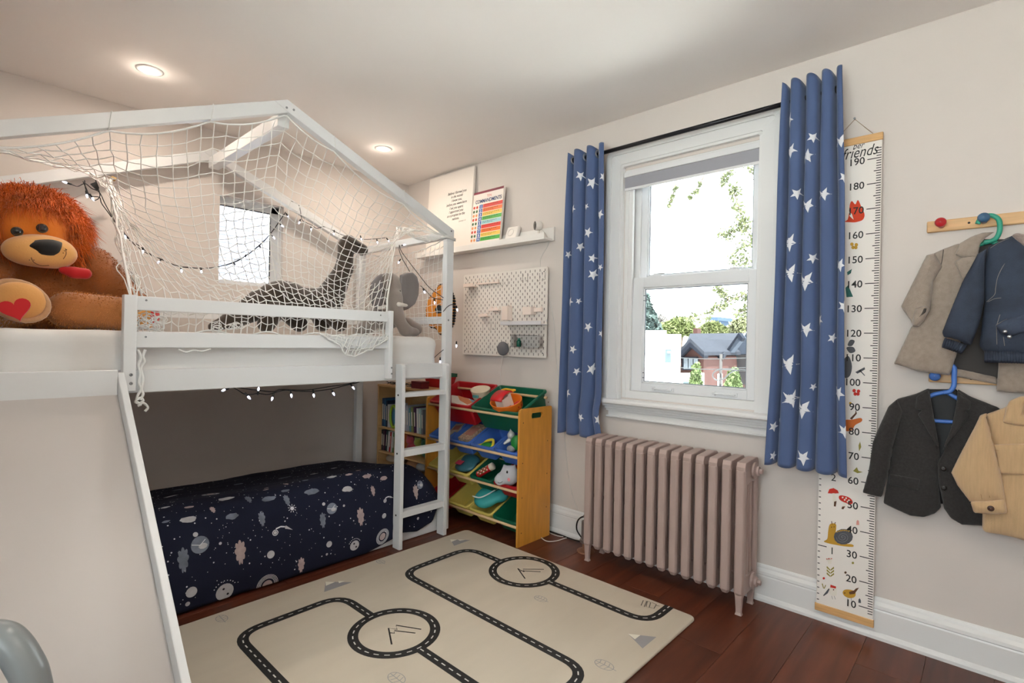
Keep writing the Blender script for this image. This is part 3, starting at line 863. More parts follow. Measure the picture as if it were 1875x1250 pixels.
b = MB()
for j in range(1, NR):
    row_ = []
    for i in range(NU):
        a, c = nodes[i, j], nodes[i + 1, j]
        row_ += [a, (a * 2 + c) / 3 - np.array([0, 0, .0012]), (a + 2 * c) / 3 - np.array([0, 0, .0012])]
    row_.append(nodes[NU, j]); b.tube(row_, CR, 5, cap=False)
tag(b.build('cross_cords', m_cord, net, smooth=True), kind='stuff')
b = MB()
for i in range(1, NU):
    for j in range(1, NR):
        b.ball(nodes[i, j], .0036, 5, 4)
tag(b.build('knots', m_cord, net, smooth=True), kind='stuff')
b = MB()
b.tube([Tt(k / 120) for k in range(121)], .0040, 6)
b.tube([nodes[0, j] for j in range(NR + 1)], .0048, 6); b.tube([nodes[NU, j] for j in range(NR + 1)], .0048, 6)
b.tube([Bt(k / 60) for k in range(61)], .0035, 6)
# loops tying the net round the rafters
for x in (.40, .74, 1.30, 1.72):
    z = roof_z(x) + .001; c = Vector((x, 2.44, z + .03)); sg = 1 if x > bpk else -1
    b.tube([c + Vector((k * .008, a * .0245, h_)) for (a, h_, k) in ((-1, -.034, 0), (-1, .034, -sg), (1, .034, -sg), (1, -.034, 0))], .0016, 5, closed=True)
tag(b.build('border_rope', m_cord, net, smooth=True), kind='stuff')
MB().tube([tieA + np.array(q) for q in ((0, -.01, 0), (.012, -.012, .01), (.03, -.005, .004), (.02, .01, -.004))], .004, 6).build('yellow_tie', mat('straw_tie', (196, 160, 92), .6), net, smooth=True)
# bunched cords of the gathered edges
b = MB(); rs = np.random.RandomState(3)
for k in range(9):
    q = [tieA + rs.normal(0, .006, 3)]
    tgt = np.array([.478 + rs.rand() * .05, 2.432, 1.288])
    for t in np.linspace(.12, 1, 12): q.append(tieA * (1 - t) + tgt * t + rs.normal(0, .007, 3) + np.array([.012 * math.sin(7 * t + k), 0, -.05 * math.sin(PI * t)]))
    b.tube(catmull(q, 3), .0021, 5)
post_top = np.array([2.045, 2.415, 1.765])
for k in range(10):
    q = []
    for t in np.linspace(0, 1, 12): q.append(post_top * (1 - t) + tieB * t + np.array([0, 0, -.045 * math.sin(PI * t)]) + rs.normal(0, .008, 3) * math.sin(PI * t) * 1.6)
    b.tube(catmull(q, 3), .0021, 5)
for k in range(3): 
    z = 1.752 + k * .006
    b.tube([(2.026, 2.414, z), (2.089, 2.414, z - .012), (2.089, 2.466, z), (2.026, 2.466, z + .008)], .003, 6, closed=True)
tag(b.build('gathered_cords', m_cord, net, smooth=True), kind='stuff')
# loose bight hanging over the lower rail, tangle at the left and the knotted rope end
def pt(x, y, Y): return np.array(onY(x, y, Y))
b = MB()
topw = [pt(588, 611, 2.393), pt(625, 612, 2.392), pt(660, 612, 2.392), pt(695, 612, 2.392), pt(718, 612, 2.392)]
botw = [pt(590, 614, 2.388), pt(622, 632, 2.386), pt(640, 652, 2.384), pt(680, 640, 2.386), pt(712, 620, 2.388)]
tw = np.array([tuple(p) for p in catmull([Vector(p) for p in topw], 5)]); bw = np.array([tuple(p) for p in catmull([Vector(p) for p in botw], 5)])
gr = [[tw[i] * (1 - t) + bw[i] * t + rs.normal(0, .004, 3) * np.array([1, .4, 1]) for t in np.linspace(0, 1, 5)] for i in range(len(tw))]
for i in range(len(gr)): b.tube(gr[i], .0021, 5)
for t in range(5): b.tube([gr[i][t] for i in range(len(gr))], .0021 if t < 4 else .0038, 5)
for k in range(16):
    c = pt(rs.uniform(250, 300), rs.uniform(578, 606), 2.435)
    b.tube([c + np.array([.022 * math.cos(a) * rs.uniform(.5, 1.2), rs.normal(0, .004), .016 * math.sin(a)]) for a in np.linspace(0, 2 * PI, 9)[:-1]], .0021, 5, closed=True)
for k in range(9):
    c = pt(rs.uniform(392, 455), rs.uniform(590, 606), 2.435)
    b.tube([c + np.array([.02 * math.cos(a) * rs.uniform(.5, 1.2), rs.normal(0, .004), .012 * math.sin(a)]) for a in np.linspace(0, 2 * PI, 9)[:-1]], .0021, 5, closed=True)
sw = [pt(x, y, 2.394) for x, y in ((326, 639), (340, 645), (355, 641), (370, 643), (386, 639))]
b.tube(catmull([Vector(p) for p in sw], 5), .0035, 6)
tag(b.build('loose_mesh', m_cord, net, smooth=True), kind='stuff')
b = MB()
for pth in (((252, 640), (258, 655), (253, 668), (257, 684), (254, 700), (258, 712), (252, 724), (249, 736)), ((266, 640), (262, 652), (265, 662), (258, 674), (262, 694), (259, 712), (262, 722), (256, 732)),
            ((247, 733), (255, 738), (262, 733), (256, 728), (248, 736), (258, 740), (252, 743)), ((252, 741), (262, 738), (269, 743), (270, 748), (265, 753))):
    b.tube(catmull([Vector(pt(x, y, 2.392 if y > 716 else 2.394)) for x, y in pth], 5), .0048, 7)
tag(b.build('rope_end', m_cord, net, smooth=True), kind='stuff')

net2 = thing('end_net', 'white net closing the foot end of the top bunk beside the window wall', 'net', (2.06, 2.9, 1.15))
N1, N2 = 20, 14
nd = np.zeros((N1 + 1, N2 + 1, 3))
for i in range(N1 + 1):
    for j in range(N2 + 1):
        y = 2.468 + .91 * i / N1; t = j / N2
        zt = 1.752 - .055 * 4 * (i / N1) * (1 - i / N1); nd[i, j] = (2.052 - .02 * math.sin(PI * t), y + .008 * ((j % 2) * 2 - 1) * .3, zt + (1.14 - zt) * t + (((i + j) % 2) - .5) * .007)
b = MB()
for i in range(N1 + 1): b.tube(nd[i], .0017, 5, cap=False)
for j in range(N2 + 1): b.tube(nd[:, j], .0017 if j else .003, 5, cap=False)
tag(b.build('net_mesh', m_cord, net2, smooth=True), kind='stuff')

# ---------------------------------------------------------------- fairy lights
m_wire = mat('black_wire', (22, 24, 26), .5); m_bulb = mat('lit_bulb', (240, 242, 255), .3, emit=((225, 228, 255), 2.2))
def bulb(par, p, d):
    p = Vector(p); d = Vector(d).normalized()
    s = MB().lathe([(.0030, -.004), (.0045, 0), (.0045, .014), (.0035, .016)], p, d, 8).build('socket', m_wire, par, smooth=True, angle=40)
    MB().lathe([(.0030, .016), (.0050, .020), (.0046, .026), (.0026, .032), (.0008, .035)], p, d, 8).build('bulb', m_bulb, s, smooth=True)
def lights(name, label, loc, wires, bulbs):
    t = thing(name, label, 'string lights', loc, 'fairy light strings')
    for w_ in wires: MB().tube(catmull(w_, 6), .0022, 6).build('wire', m_wire, t, smooth=True)
    for (p, d) in bulbs: bulb(t, p, d)
    return t
YY = 3.33
def P3(l, Y=YY): return [onY(x, y, Y) for x, y in l]
w1 = P3([(128, 336), (142, 341), (156, 336), (168, 345), (182, 352), (192, 372), (203, 392), (215, 412), (226, 425), (240, 440), (255, 450), (272, 463), (290, 472), (320, 486), (345, 489), (372, 491), (400, 488), (430, 480), (455, 465), (480, 445), (500, 422), (514, 402), (523, 388)])
w2_ = P3([(152, 332), (158, 345), (165, 358), (182, 361), (186, 372), (199, 390), (218, 416), (240, 442), (268, 463), (300, 476), (330, 488), (372, 491), (405, 487), (445, 471), (488, 436), (521, 391)])
w3 = P3([(155, 330), (157, 346), (166, 363), (176, 366), (183, 358), (178, 340), (175, 329)])
bl1 = [(x, y, dx, dz) for x, y, dx, dz in ((130, 337, -.9, .1), (158, 350, .1, -1), (165, 356, .5, -1), (226, 425, .3, -1), (262, 453, -.1, -1), (295, 475, -.5, -.6), (331, 488, .1, -1), (368, 490, .05, -1), (428, 481, .5, -.8), (450, 467, -.4, -1), (475, 449, .4, -1), (497, 429, .6, -.8), (511, 409, .7, -.5), (524, 391, .5, -.8))]
lights('fairy_lights', 'black wired fairy lights looping from the lion to the small window', (.9, 3.33, 1.6), [w1, w2_, w3], [(onY(x, y, YY), (dx, -.2, dz)) for x, y, dx, dz in bl1])
MB().prism([onY(165, 337, 3.32), onY(176, 333, 3.32), onY(181, 345, 3.32), onY(178, 350, 3.32)], (0, -.012, 0)).build('plug', m_wire, bpy.data.objects['fairy_lights'])
w4 = P3([(533, 368), (546, 374), (550, 386), (553, 402), (562, 408), (571, 412), (580, 418), (592, 415), (604, 419), (622, 428), (640, 434), (664, 438), (690, 437), (706, 435)])
lights('fairy_lights', 'black wired fairy lights draped above the dinosaur', (1.75, 3.33, 1.7), [w4], [(onY(x, y, YY), (dx, -.2, -1)) for x, y, dx in ((550, 402, -.4), (569, 414, .1), (612, 422, -.2), (660, 432, .2), (690, 438, .1), (708, 436, .8))])
w5 = [onX(x, y, 2.03) for x, y in ((731, 448), (735, 460), (748, 478), (765, 500), (785, 525), (805, 540), (812, 545))]
w6 = [onX(x, y, 2.03) for x, y in ((731, 448), (731, 458), (737, 474), (744, 486), (750, 497))]
w7 = [onX(x, y, 2.03) for x, y in ((770, 523), (780, 532), (790, 543), (800, 547), (811, 549))]
pw = [(2.026, 2.44, 1.31), (2.030, 2.412, 1.335), (2.060, 2.410, 1.352), (2.088, 2.414, 1.352), (2.094, 2.44, 1.345), (2.098, 2.45, 1.33)]
w8 = [onX(x, y, 2.03) for x, y in ((812, 640), (800, 650), (786, 664))]
lights('fairy_lights', 'black wired fairy lights wrapped on the bed post by the pegboard', (2.05, 2.6, 1.3), [w5, w6, w7, pw, w8],
       [(onX(736, 449, 2.03), (0, -1, 0)), (onX(733, 475, 2.03), (0, .6, -.6)), (onX(775, 529, 2.03), (0, -.5, -.7)), (onX(795, 547, 2.03), (0, -.2, -1)), (onX(806, 655, 2.03), (0, 0, -1)), (onX(776, 654, 2.0), (0, .3, .3)), ((2.094, 2.40, 1.345), (0, -.3, -.8)), ((2.10, 2.40, 1.13), (0, 0, -1))])
w9 = [onY(x, y, 2.475) for x, y in ((396, 700), (430, 711), (447, 721), (462, 722), (472, 720), (490, 722), (505, 718), (522, 714), (545, 716), (575, 716), (605, 712), (630, 706), (655, 700), (672, 694))]
w10 = [onY(x, y, 2.48) for x, y in ((425, 708), (470, 714), (500, 717), (515, 713), (560, 714), (600, 708), (640, 702), (665, 694))]
lights('fairy_lights', 'black wired fairy lights hanging under the top bunk', (1.2, 2.48, .9), [w9, w10],
       [(onY(x, y, 2.475), (dx, -.3, dz)) for x, y, dx, dz in ((418, 711, -.8, -.2), (449, 720, .5, -.7), (472, 721, 0, 1), (501, 721, -.4, -.9), (532, 715, .05, -1), (573, 715, .05, -1), (607, 713, .4, -1), (642, 703, .4, -.7))])

# ---------------------------------------------------------------- plush animals on the top bunk
MZ = 1.153
def fur(name, v, nrm, length, count, m, parent, down=(0, 0, -.6), seed=1, wid=.0016, jitter=.5, mask=None):
    """strands of fur: thin bent ribbons rooted on a surface"""
    rs = np.random.RandomState(seed); ids = rs.randint(0, len(v), count)
    if mask is not None: ids = ids[mask[ids]]
    P = v[ids]; N_ = nrm[ids] + rs.normal(0, jitter * .5, (len(ids), 3)); N_ /= np.linalg.norm(N_, axis=1, keepdims=True)
    P = P + rs.normal(0, .003, P.shape)
    L = length * rs.uniform(.6, 1.25, (len(ids), 1)); g = np.array(down)[None]
    d1 = N_ + .35 * g; d1 /= np.linalg.norm(d1, axis=1, keepdims=True)
    d2 = N_ * .45 + g + rs.normal(0, .12, P.shape); d2 /= np.linalg.norm(d2, axis=1, keepdims=True)
    p1 = P + d1 * L * .45; p2 = p1 + d2 * L * .55
    side = np.cross(d1, rs.normal(0, 1, P.shape)); side /= np.linalg.norm(side, axis=1, keepdims=True) + 1e-9
    w_ = wid * rs.uniform(.7, 1.4, (len(ids), 1))
    A = np.stack([P - side * w_, P + side * w_, p1 + side * w_ * .8, p1 - side * w_ * .8, p2], 1).reshape(-1, 3)
    n = len(ids); base = np.arange(n)[:, None] * 5
    f = [[a, a + 1, a + 2, a + 3] for a in range(0, 5 * n, 5)] + [[a + 3, a + 2, a + 4] for a in range(0, 5 * n, 5)]
    me = bpy.data.meshes.new(name); me.from_pydata(A.tolist(), [], f); me.materials.append(m); me.update()
    o = link(name, me, parent); tag(o, kind='stuff'); return o
def vn(o):
    me = o.data; n = len(me.vertices); v = np.zeros(n * 3); me.vertices.foreach_get('co', v)
    q = np.zeros(n * 3); me.vertices.foreach_get('normal', q)
    return v.reshape(-1, 3), q.reshape(-1, 3)

# lion
lion = thing('plush_lion', 'giant orange and brown plush lion with long shaggy mane and red hearts', 'plush toy', (.30, 2.85, MZ))
m_lface = mat('plush_orange', (232, 126, 30), .9, bump=(160, .25), sheen=.5, var=(6, .08)); m_lmuz = mat('plush_apricot', (232, 170, 98), .9, bump=(160, .2), sheen=.5)
m_lbody = mat('plush_brown', (166, 98, 42), .9, bump=(70, .6), sheen=.6, var=(9, .16)); m_mane = mat('mane_fur', (228, 112, 18), .75, var=(14, .25), sheen=.3)
m_mane2 = mat('mane_fur_dark', (206, 92, 12), .75, var=(14, .25)); m_red = mat('red_felt', (204, 18, 26), .75, sheen=.3); m_nose = mat('black_plush', (10, 9, 9), .7, sheen=.2)
hc = np.array([.235, 2.86, 1.545])
body = soft('body', [('e', (.32, 2.98, 1.31), (.19, .16, .19)), ('c', (.43, 2.90, 1.43), (.56, 2.76, 1.24), .082, .070),
                     ('c', (.14, 2.90, 1.42), (.05, 2.78, 1.27), .08, .07), ('e', (.30, 2.90, 1.24), (.17, .13, .11))], .05, .012, m_lbody, lion)
bv, bn = vn(body)
m_leg = mat('plush_light_brown', (204, 136, 76), .9, bump=(70, .6), sheen=.6, var=(9, .14))
lg = soft('leg', [('c', (.34, 2.78, 1.232), (.50, 2.64, 1.222), .074, .066)], .02, .011, m_leg, lion)
lgv, lgn = vn(lg)
soft('foot', [('e', (.555, 2.60, 1.222), (.052, .050, .066), (0, 0, -.7))], .01, .009, m_lmuz, lion)
MB().lathe([(.001, .004), (.025, .003), (.032, 0)], (.590, 2.566, 1.215), (.7, -.7, 0), 14, cap=False).build('sole_patch', m_red, lion, smooth=True)
# raised left foot with the heart on its sole, facing the camera
fc = np.array(onY(35, 550, 2.60)); fdir = np.array([-.12, -1, .08]); fdir /= np.linalg.norm(fdir)
lg2 = soft('leg', [('c', (.17, 2.84, 1.235), tuple(fc - fdir * .09), .078, .074)], .02, .011, m_leg, lion)
lg2v, lg2n = vn(lg2)
ft = soft('foot', [('e', tuple(fc - fdir * .012), (.078, .042, .070), (0, .25, -.12))], .01, .008, m_lmuz, lion)
ang = np.linspace(0, 2 * PI, 25)[:-1]
sx = np.array([1, -.12, 0]); sx = sx / np.linalg.norm(sx); sz = np.cross(sx, -fdir); sz = sz if sz[2] > 0 else -sz
MB().tube([fc + (sx * .078 * math.cos(a + .25) + sz * .070 * math.sin(a)) - fdir * .008 for a in ang], .011, 8, closed=True).build('sole_piping', mat('plush_piping', (206, 160, 118), .95, bump=(90, .6), sheen=.6), lion, smooth=True)
def heart(s, n=36):
    P = []
    for k in range(n):
        t = 2 * PI * k / n
        P.append((s * 16 * math.sin(t) ** 3 / 17, s * (13 * math.cos(t) - 5 * math.cos(2 * t) - 2 * math.cos(3 * t) - math.cos(4 * t)) / 17))
    return P
hcx = np.array(onY(29, 566, 2.55))
ca, sa = math.cos(.30), math.sin(.30)
MB().prism([Vector(hcx + sx * (a * ca - b_ * sa) + sz * (a * sa + b_ * ca)) for a, b_ in heart(.046)], Vector(-fdir * -.018)).build('sole_heart', m_red, lion, bevel=.003)
head = soft('head', [('e', tuple(hc), (.128, .115, .118))], .02, .010, m_lface, lion)
ml = np.array([.258, 2.745, 1.464])
soft('muzzle', [('e', tuple(ml + np.array([-.052, .0, -.012])), (.070, .064, .054)), ('e', tuple(ml + np.array([.044, .012, -.010])), (.060, .062, .052)), ('e', tuple(ml + np.array([0, .02, .018])), (.07, .066, .040)), ('e', tuple(ml + np.array([.004, .01, -.038])), (.062, .05, .03))], .03, .008, m_lmuz, lion)
nz = np.array(onY(82, 452, 2.684))
pn = catmull([nz + np.array(q) for q in ((-.068, 0, -.004), (-.040, 0, .018), (.012, 0, .032), (.052, 0, .028), (.062, 0, .008), (.050, 0, -.020), (.006, 0, -.030), (-.040, 0, -.020))], 4, True)
b = MB(); c0 = nz + np.array([0, -.016, 0]); n_ = len(pn)
b._add([tuple(c0)] + [tuple(np.array(p) * .6 + c0 * .4 + np.array([0, .002, 0])) for p in pn] + [tuple(np.array(p) + np.array([0, .008 + .5 * max(0, abs(p[0] - nz[0]) - .02), 0])) for p in pn] + [tuple(np.array(p) + np.array([0, .05, 0])) for p in pn],
       [(0, 1 + k, 1 + (k + 1) % n_) for k in range(n_)] + [(1 + r * n_ + k, 1 + (r + 1) * n_ + k, 1 + (r + 1) * n_ + (k + 1) % n_, 1 + r * n_ + (k + 1) % n_) for r in range(2) for k in range(n_)])
b.build('nose', m_nose, lion, smooth=True)
m_eye = mat('glossy_eye', (18, 14, 12), .08, coat=.6); m_iris = mat('eye_rim', (70, 56, 40), .2)
for (x, y) in ((31, 424), (77, 418)):
    e = onY(x, y, 2.738)
    s = MB().ball(e, (.0165, .012, .0165), 16, 10).build('eye', m_eye, lion, smooth=True)
    MB().tube([e + Vector((.0160 * math.cos(a), -.002, .0160 * math.sin(a))) for a in ang], .0022, 6, closed=True).build('eye_rim', m_iris, s, smooth=True)
m_st = mat('stitch', (92, 52, 22), .8)
b = MB()
for pth in (((57, 471), (62, 480), (75, 486), (90, 486)), ((120, 455), (121, 465), (116, 474))): b.tube(catmull([onY(x, y, 2.688) for x, y in pth], 4), .0012, 5)
for (x, y) in ((54, 476), (58, 474), (62, 476), (118, 459), (122, 457), (116, 463)): b.ball(onY(x, y, 2.688), .0018, 6, 4)
tag(b.build('whisker_stitching', m_st, lion), kind='stuff')
hp = catmull([onY(x, y, 2.72) for x, y in ((108, 490), (118, 488), (135, 489), (150, 488), (163, 494), (168, 503), (163, 510), (145, 512), (128, 507), (112, 499))], 3, True)
soft('heart_tag', [('c', tuple(onY(116, 494, 2.745)), tuple(onY(135, 499, 2.735)), .016, .022), ('c', tuple(onY(135, 499, 2.735)), tuple(onY(156, 501, 2.735)), .022, .022)], .008, .006, m_red, lion)
# mane: a soft core and two layers of strands
core = soft('mane_core', [('e', tuple(hc + np.array([0, .05, .035])), (.152, .12, .130)), ('c', tuple(hc + np.array([.115, -.005, .02])), tuple(hc + np.array([.112, .0, -.10])), .045, .034), ('c', tuple(hc + np.array([-.12, 0, .02])), tuple(hc + np.array([-.12, 0, -.10])), .045, .034)], .03, .011, m_mane2, lion)
cv_, cn_ = vn(core)
rel = cv_ - hc
front_hole = (rel[:, 1] < -.02) & (np.abs(rel[:, 0]) < .09) & (rel[:, 2] < .055)
fur('mane', cv_, cn_, .075, 17000, m_mane, lion, (0, -.10, -1.0), 2, .0013, .7, ~front_hole)
fur('mane_top', cv_, cn_, .095, 4500, m_mane2, lion, (0, -.25, -.6), 3, .0012, .9, (~front_hole) & (rel[:, 2] > .02))
hv, hn = vn(head); hm = (hv[:, 2] > hc[2] + .075)
fur('fringe', hv, hn, .062, 3600, m_mane, lion, (0, -.5, -.8), 4, .0012, .6, hm)
fur('body_pile', bv, bn, .014, 14000, mat('pile_brown', (178, 106, 48), .85, var=(9, .2)), lion, (0, 0, -.5), 5, .0011, .8)
fur('leg_pile', np.concatenate([lgv, lg2v]), np.concatenate([lgn, lg2n]), .012, 8000, mat('pile_tan', (212, 146, 84), .85, var=(9, .2)), lion, (0, -.2, -.4), 6, .0011, .8)

# dinosaur
m_dino = mat('plush_dark_brown', (64, 52, 42), .9, bump=(220, .2), sheen=.4, var=(4, .12))
din = thing('plush_dinosaur', 'dark brown long necked plush dinosaur standing behind the net', 'plush toy', (1.3, 2.72, MZ))
D = lambda x, y, Y=2.70: tuple(onY(x, y, Y))
soft('body', [('e', D(520, 548), (.135, .092, .096)), ('e', D(570, 556), (.13, .088, .084)), ('e', D(598, 556), (.070, .075, .090)), ('c', D(604, 545), D(630, 492), .078, .046), ('c', D(630, 492), D(634, 452), .046, .042), ('c', D(634, 452), D(638, 444), .042, .040), ('c', D(639, 446), D(663, 457), .041, .034), ('c', D(475, 558), D(428, 584), .074, .044), ('c', D(428, 584), D(390, 598), .042, .022)], .022, .009, m_dino, din)
m_dino2 = mat('plush_dark_brown_inner', (92, 80, 68), .9, bump=(200, .2), sheen=.4)
for (a, c, Y) in (((500, 568), (488, 593), 2.655), ((522, 565), (548, 593), 2.77), ((594, 562), (622, 593), 2.65), ((582, 565), (590, 593), 2.78)):
    soft('leg', [('c', D(*a, Y), D(*c, Y), .056, .043)], .02, .009, m_dino, din)
e = onY(656, 448, 2.662); MB().ball(e, .007, 10, 6).build('eye', m_eye, din, smooth=True)

# elephant
m_ele = mat('plush_grey', (150, 140, 134), .9, bump=(220, .25), sheen=.5, var=(6, .07)); m_ele2 = mat('plush_grey_ear', (128, 122, 122), .9, bump=(220, .25), sheen=.4)
el = thing('plush_elephant', 'grey plush elephant with big ears and white tusks sitting by the post', 'plush toy', (1.78, 2.68, MZ))
E_ = lambda x, y, Y=2.62: tuple(onY(x, y, Y))
soft('body', [('e', E_(706, 577, 2.72), (.105, .10, .088)), ('e', E_(712, 528, 2.67), (.085, .085, .095)), ('c', E_(722, 545, 2.60), E_(727, 580, 2.575), .050, .038), ('c', E_(727, 580, 2.575), E_(742, 604, 2.565), .038, .032), ('c', E_(742, 604, 2.565), E_(760, 608, 2.57), .032, .026)], .025, .009, m_ele, el)
for (a, c, Y) in (((680, 592), (662, 604), 2.62), ((745, 594), (762, 602), 2.68)):
    soft('leg', [('c', E_(*a, Y), E_(*c, Y), .045, .038)], .02, .010, m_ele, el)
def ear(pts, Y, thick, name='ear'):
    poly = [(onY(x, y, Y).x, onY(x, y, Y).z) for x, y in pts]
    lo = np.min(poly, 0); hi = np.max(poly, 0); c = (lo + hi) / 2
    def fn(P):
        d2 = sdpoly(P[..., [0, 2]], poly) + .012
        yy = P[..., 1] - Y - .10 * (P[..., 0] - poly[0][0]) - .5 * (P[..., 0] - c[0]) ** 2
        w = np.stack([np.maximum(d2, 0), np.abs(yy)], -1)
        return np.linalg.norm(w, axis=-1) - thick + .004 * np.clip(-d2 / .03, 0, 1)
    v, f = nets(fn, (lo[0] - .02, Y - .08, lo[1] - .02), (hi[0] + .02, Y + .11, hi[1] + .02), .0065)
    return mesh_np(name, v, f, m_ele2, el)
ear([(733, 503), (745, 499), (757, 498), (766, 506), (770, 520), (769, 540), (762, 556), (748, 566), (735, 570), (731, 560), (732, 530)], 2.60, .012)
ear([(690, 505), (700, 500), (703, 540), (698, 572), (682, 560), (675, 540), (679, 518)], 2.60, .012)
m_tusk = mat('plush_tusk', (222, 216, 208), .85, sheen=.3)
for a, c, Y in (((730, 557), (744, 559), 2.548), ((704, 562), (694, 564), 2.57)):
    soft('tusk', [('c', E_(*a, Y), E_(*c, Y), .014, .009)], .01, .005, m_tusk, el)
for (x, y, Y) in ((732, 533, 2.580), (700, 535, 2.585)):
    MB().ball(onY(x, y, Y), .006, 10, 6).build('eye', m_eye, el, smooth=True)

# orange cushion with black scalloped border hung behind the foot end
m_or = mat('orange_felt', (230, 142, 18), .85, bump=(120, .2), sheen=.3)
cu = thing('orange_cushion', 'bright orange felt animal cushion with black scalloped edge behind the bed post', 'cushion', (2.14, 2.58, 1.17))
def P2(l, X=2.118): return [onX(x, y, X) for x, y in l]
oc = P2([(780, 585), (779, 565), (783, 548), (792, 536), (803, 522), (815, 519), (822, 530), (828, 548), (829, 570), (827, 590), (822, 600), (812, 611), (803, 611), (797, 600), (786, 598)])
b = MB().prism(oc, (.03, 0, 0)); b.build('felt_body', m_or, cu, bevel=.008, seg=3)
b = MB()
for i in range(len(oc)):
    a, c = oc[i], oc[(i + 1) % len(oc)]; L_ = (c - a).length; k_ = max(1, int(L_ / .016))
    for q in range(k_): b.ball(a.lerp(c, (q + .5) / k_) + Vector((.015, 0, 0)), (.015, .0085, .0085), 8, 6)
b.build('scalloped_edge', m_nose, cu, smooth=True)
MB().prism(P2([(797, 566), (803, 558), (811, 560), (811, 572), (800, 574)], 2.1175), (-.004, 0, 0)).build('eye_patch', m_nose, cu)
# ---------------------------------------------------------------- picture ledge and what stands on it
led = thing('picture_ledge', 'long narrow white picture ledge on the window wall', 'shelf', (2.47, 2.63, 1.76))
m_led = mat('ledge_white', (234, 231, 227), .4)
lx = 2.428; ly0, ly1 = 2.0, 3.272
zt = onX(856, 448, lx).z; zb = onX(832, 462, lx).z
MB().box(lx, XW - .001, ly0, ly1, zb, zb + .012).build('base', m_led, led, bevel=.001)
MB().box(lx, lx + .010, ly0, ly1, zb + .012, zt).build('front_lip', m_led, led, bevel=.001)
MB().box(XW - .012, XW - .001, ly0 - .012, ly1, zb, zt + .045).build('back_board', m_led, led, bevel=.001)
zs = zb + .0125
class Plane:
    """flat leaning panel: s runs right (towards -Y), t runs up"""
    def __init__(s, y_left, xb, xt, z0, h):
        s.o = Vector((xb, y_left, z0)); s.u = Vector((0, -1, 0)); s.w = Vector((xt - xb, 0, h)).normalized(); s.n = s.u.cross(s.w)
    def p(s, a, b, off=0): return s.o + s.u * a + s.w * b + s.n * off
    def m(s, a, b, off): return Matrix.Translation(s.p(a, b, off)) @ Matrix((s.u, s.w, s.n)).transposed().to_4x4()
    def slab(s, a0, a1, b0, b1, th): return MB().prism([s.p(a0, b0), s.p(a1, b0), s.p(a1, b1), s.p(a0, b1)], -s.n * th)
    def quad(s, mb, a0, a1, b0, b1, off): mb._add([s.p(a0, b0, off), s.p(a1, b0, off), s.p(a1, b1, off), s.p(a0, b1, off)], [(0, 1, 2, 3)])
# white canvas with a verse
po = thing('verse_canvas', 'large white canvas with a handwritten verse leaning on the ledge', 'picture', (2.47, 2.95, zs))
yl = 3.19; W_ = .495; H_ = .590
pl = Plane(yl, 2.462, 2.492, zs, H_)
pl.slab(0, W_, 0, H_, .020).build('canvas', mat('canvas_cream', (240, 232, 224), .8, bump=(400, .1)), po, bevel=.002)
m_ink = mat('black_ink', (24, 22, 22), .7)
verse = ['Before I formed you', 'in the womb', 'I knew you,', 'before you were born', 'I set you apart;', 'I appointed you', 'as a prophet to the', 'nations.']
for i, l in enumerate(verse):
    text(l, .0265, pl.m(.327, onX(838, 353, 2.478).z - zs - i * .0272, .0008), 'verse_line', m_ink, po, 'CENTER', .35, width=.92, off=.0003)
text('Jeremiah 1:5', .014, pl.m(.40, onX(838, 407, 2.478).z - zs, .0008), 'verse_line', m_ink, po, 'CENTER', .35)
# ten commandments board
tc_ = thing('commandments_board', 'colourful ten commandments board with numbered rows on the ledge', 'sign', (2.46, 2.56, zs))
yl = 2.685; W_ = .288; H_ = .395
pl = Plane(yl, 2.448, 2.486, zs, H_)
pl.slab(0, W_, 0, H_, .020).build('board', mat('board_white', (238, 230, 222), .5), tc_, bevel=.002)
b = MB(); pl.quad(b, 0, W_, H_ - .016, H_, .0006); b.build('top_band', mat('band_maroon', (128, 36, 60), .5), tc_)
text('COMMANDMENTS', .036, pl.m(.150, .312, .0008), 'title', mat('title_navy', (30, 60, 110), .6), tc_, 'CENTER', 0, .95, width=.86, off=.0006)
text('TEN', .024, pl.m(.155, .346, .0008), 'title', mat('title_red', (196, 40, 52), .6), tc_, 'CENTER', 0)
cols = [(214, 48, 34), (236, 108, 30), (240, 196, 84), (78, 172, 70), (160, 208, 214), (222, 52, 36), (238, 112, 30), (242, 200, 90), (76, 174, 66)]
rh = .0288
for i, c in enumerate(cols):
    z1 = .300 - i * rh; z0 = z1 - rh + .003
    b = MB(); pl.quad(b, .103, W_, z0, z1, .0006); b.build('row_band', mat('row_%d' % i, c, .5), tc_)
    b = MB(); pl.quad(b, .068, .100, z0, z1, .0006); b.build('number_box', mat('number_blue', (52, 92, 168), .5), tc_)
    text(str(i + 1), .026, pl.m(.084, z0 + .003, .0012), 'number', mat('number_white', (245, 245, 245), .5), tc_, 'CENTER', off=.0005)
    b = MB()
    for k in range(2 if i not in (0, 5) else 1):
        x = .112
        while x < .25 - .05 * k:
            l = random.uniform(.006, .018); pl.quad(b, x, x + l, z1 - .0085 - .0085 * k, z1 - .0060 - .0085 * k, .0010); x += l + .005
    tag(b.build('row_print', m_ink, tc_), kind='stuff')
    b = MB(); q = mat('pic_%d' % (i % 3), [(206, 70, 50), (58, 96, 60), (226, 150, 96)][i % 3], .6)
    for k in range(2):
        cx = .018 + .028 * k; cc = pl.p(cx, z0 + .012, .001)
        b._add([cc] + [cc + pl.u * .010 * math.cos(t) + pl.w * .0105 * math.sin(t) for t in np.linspace(0, 2 * PI, 9)[:-1]], [(0, 1 + k2, 1 + (k2 + 1) % 8) for k2 in range(8)])
    b.build('row_picture', q, tc_)
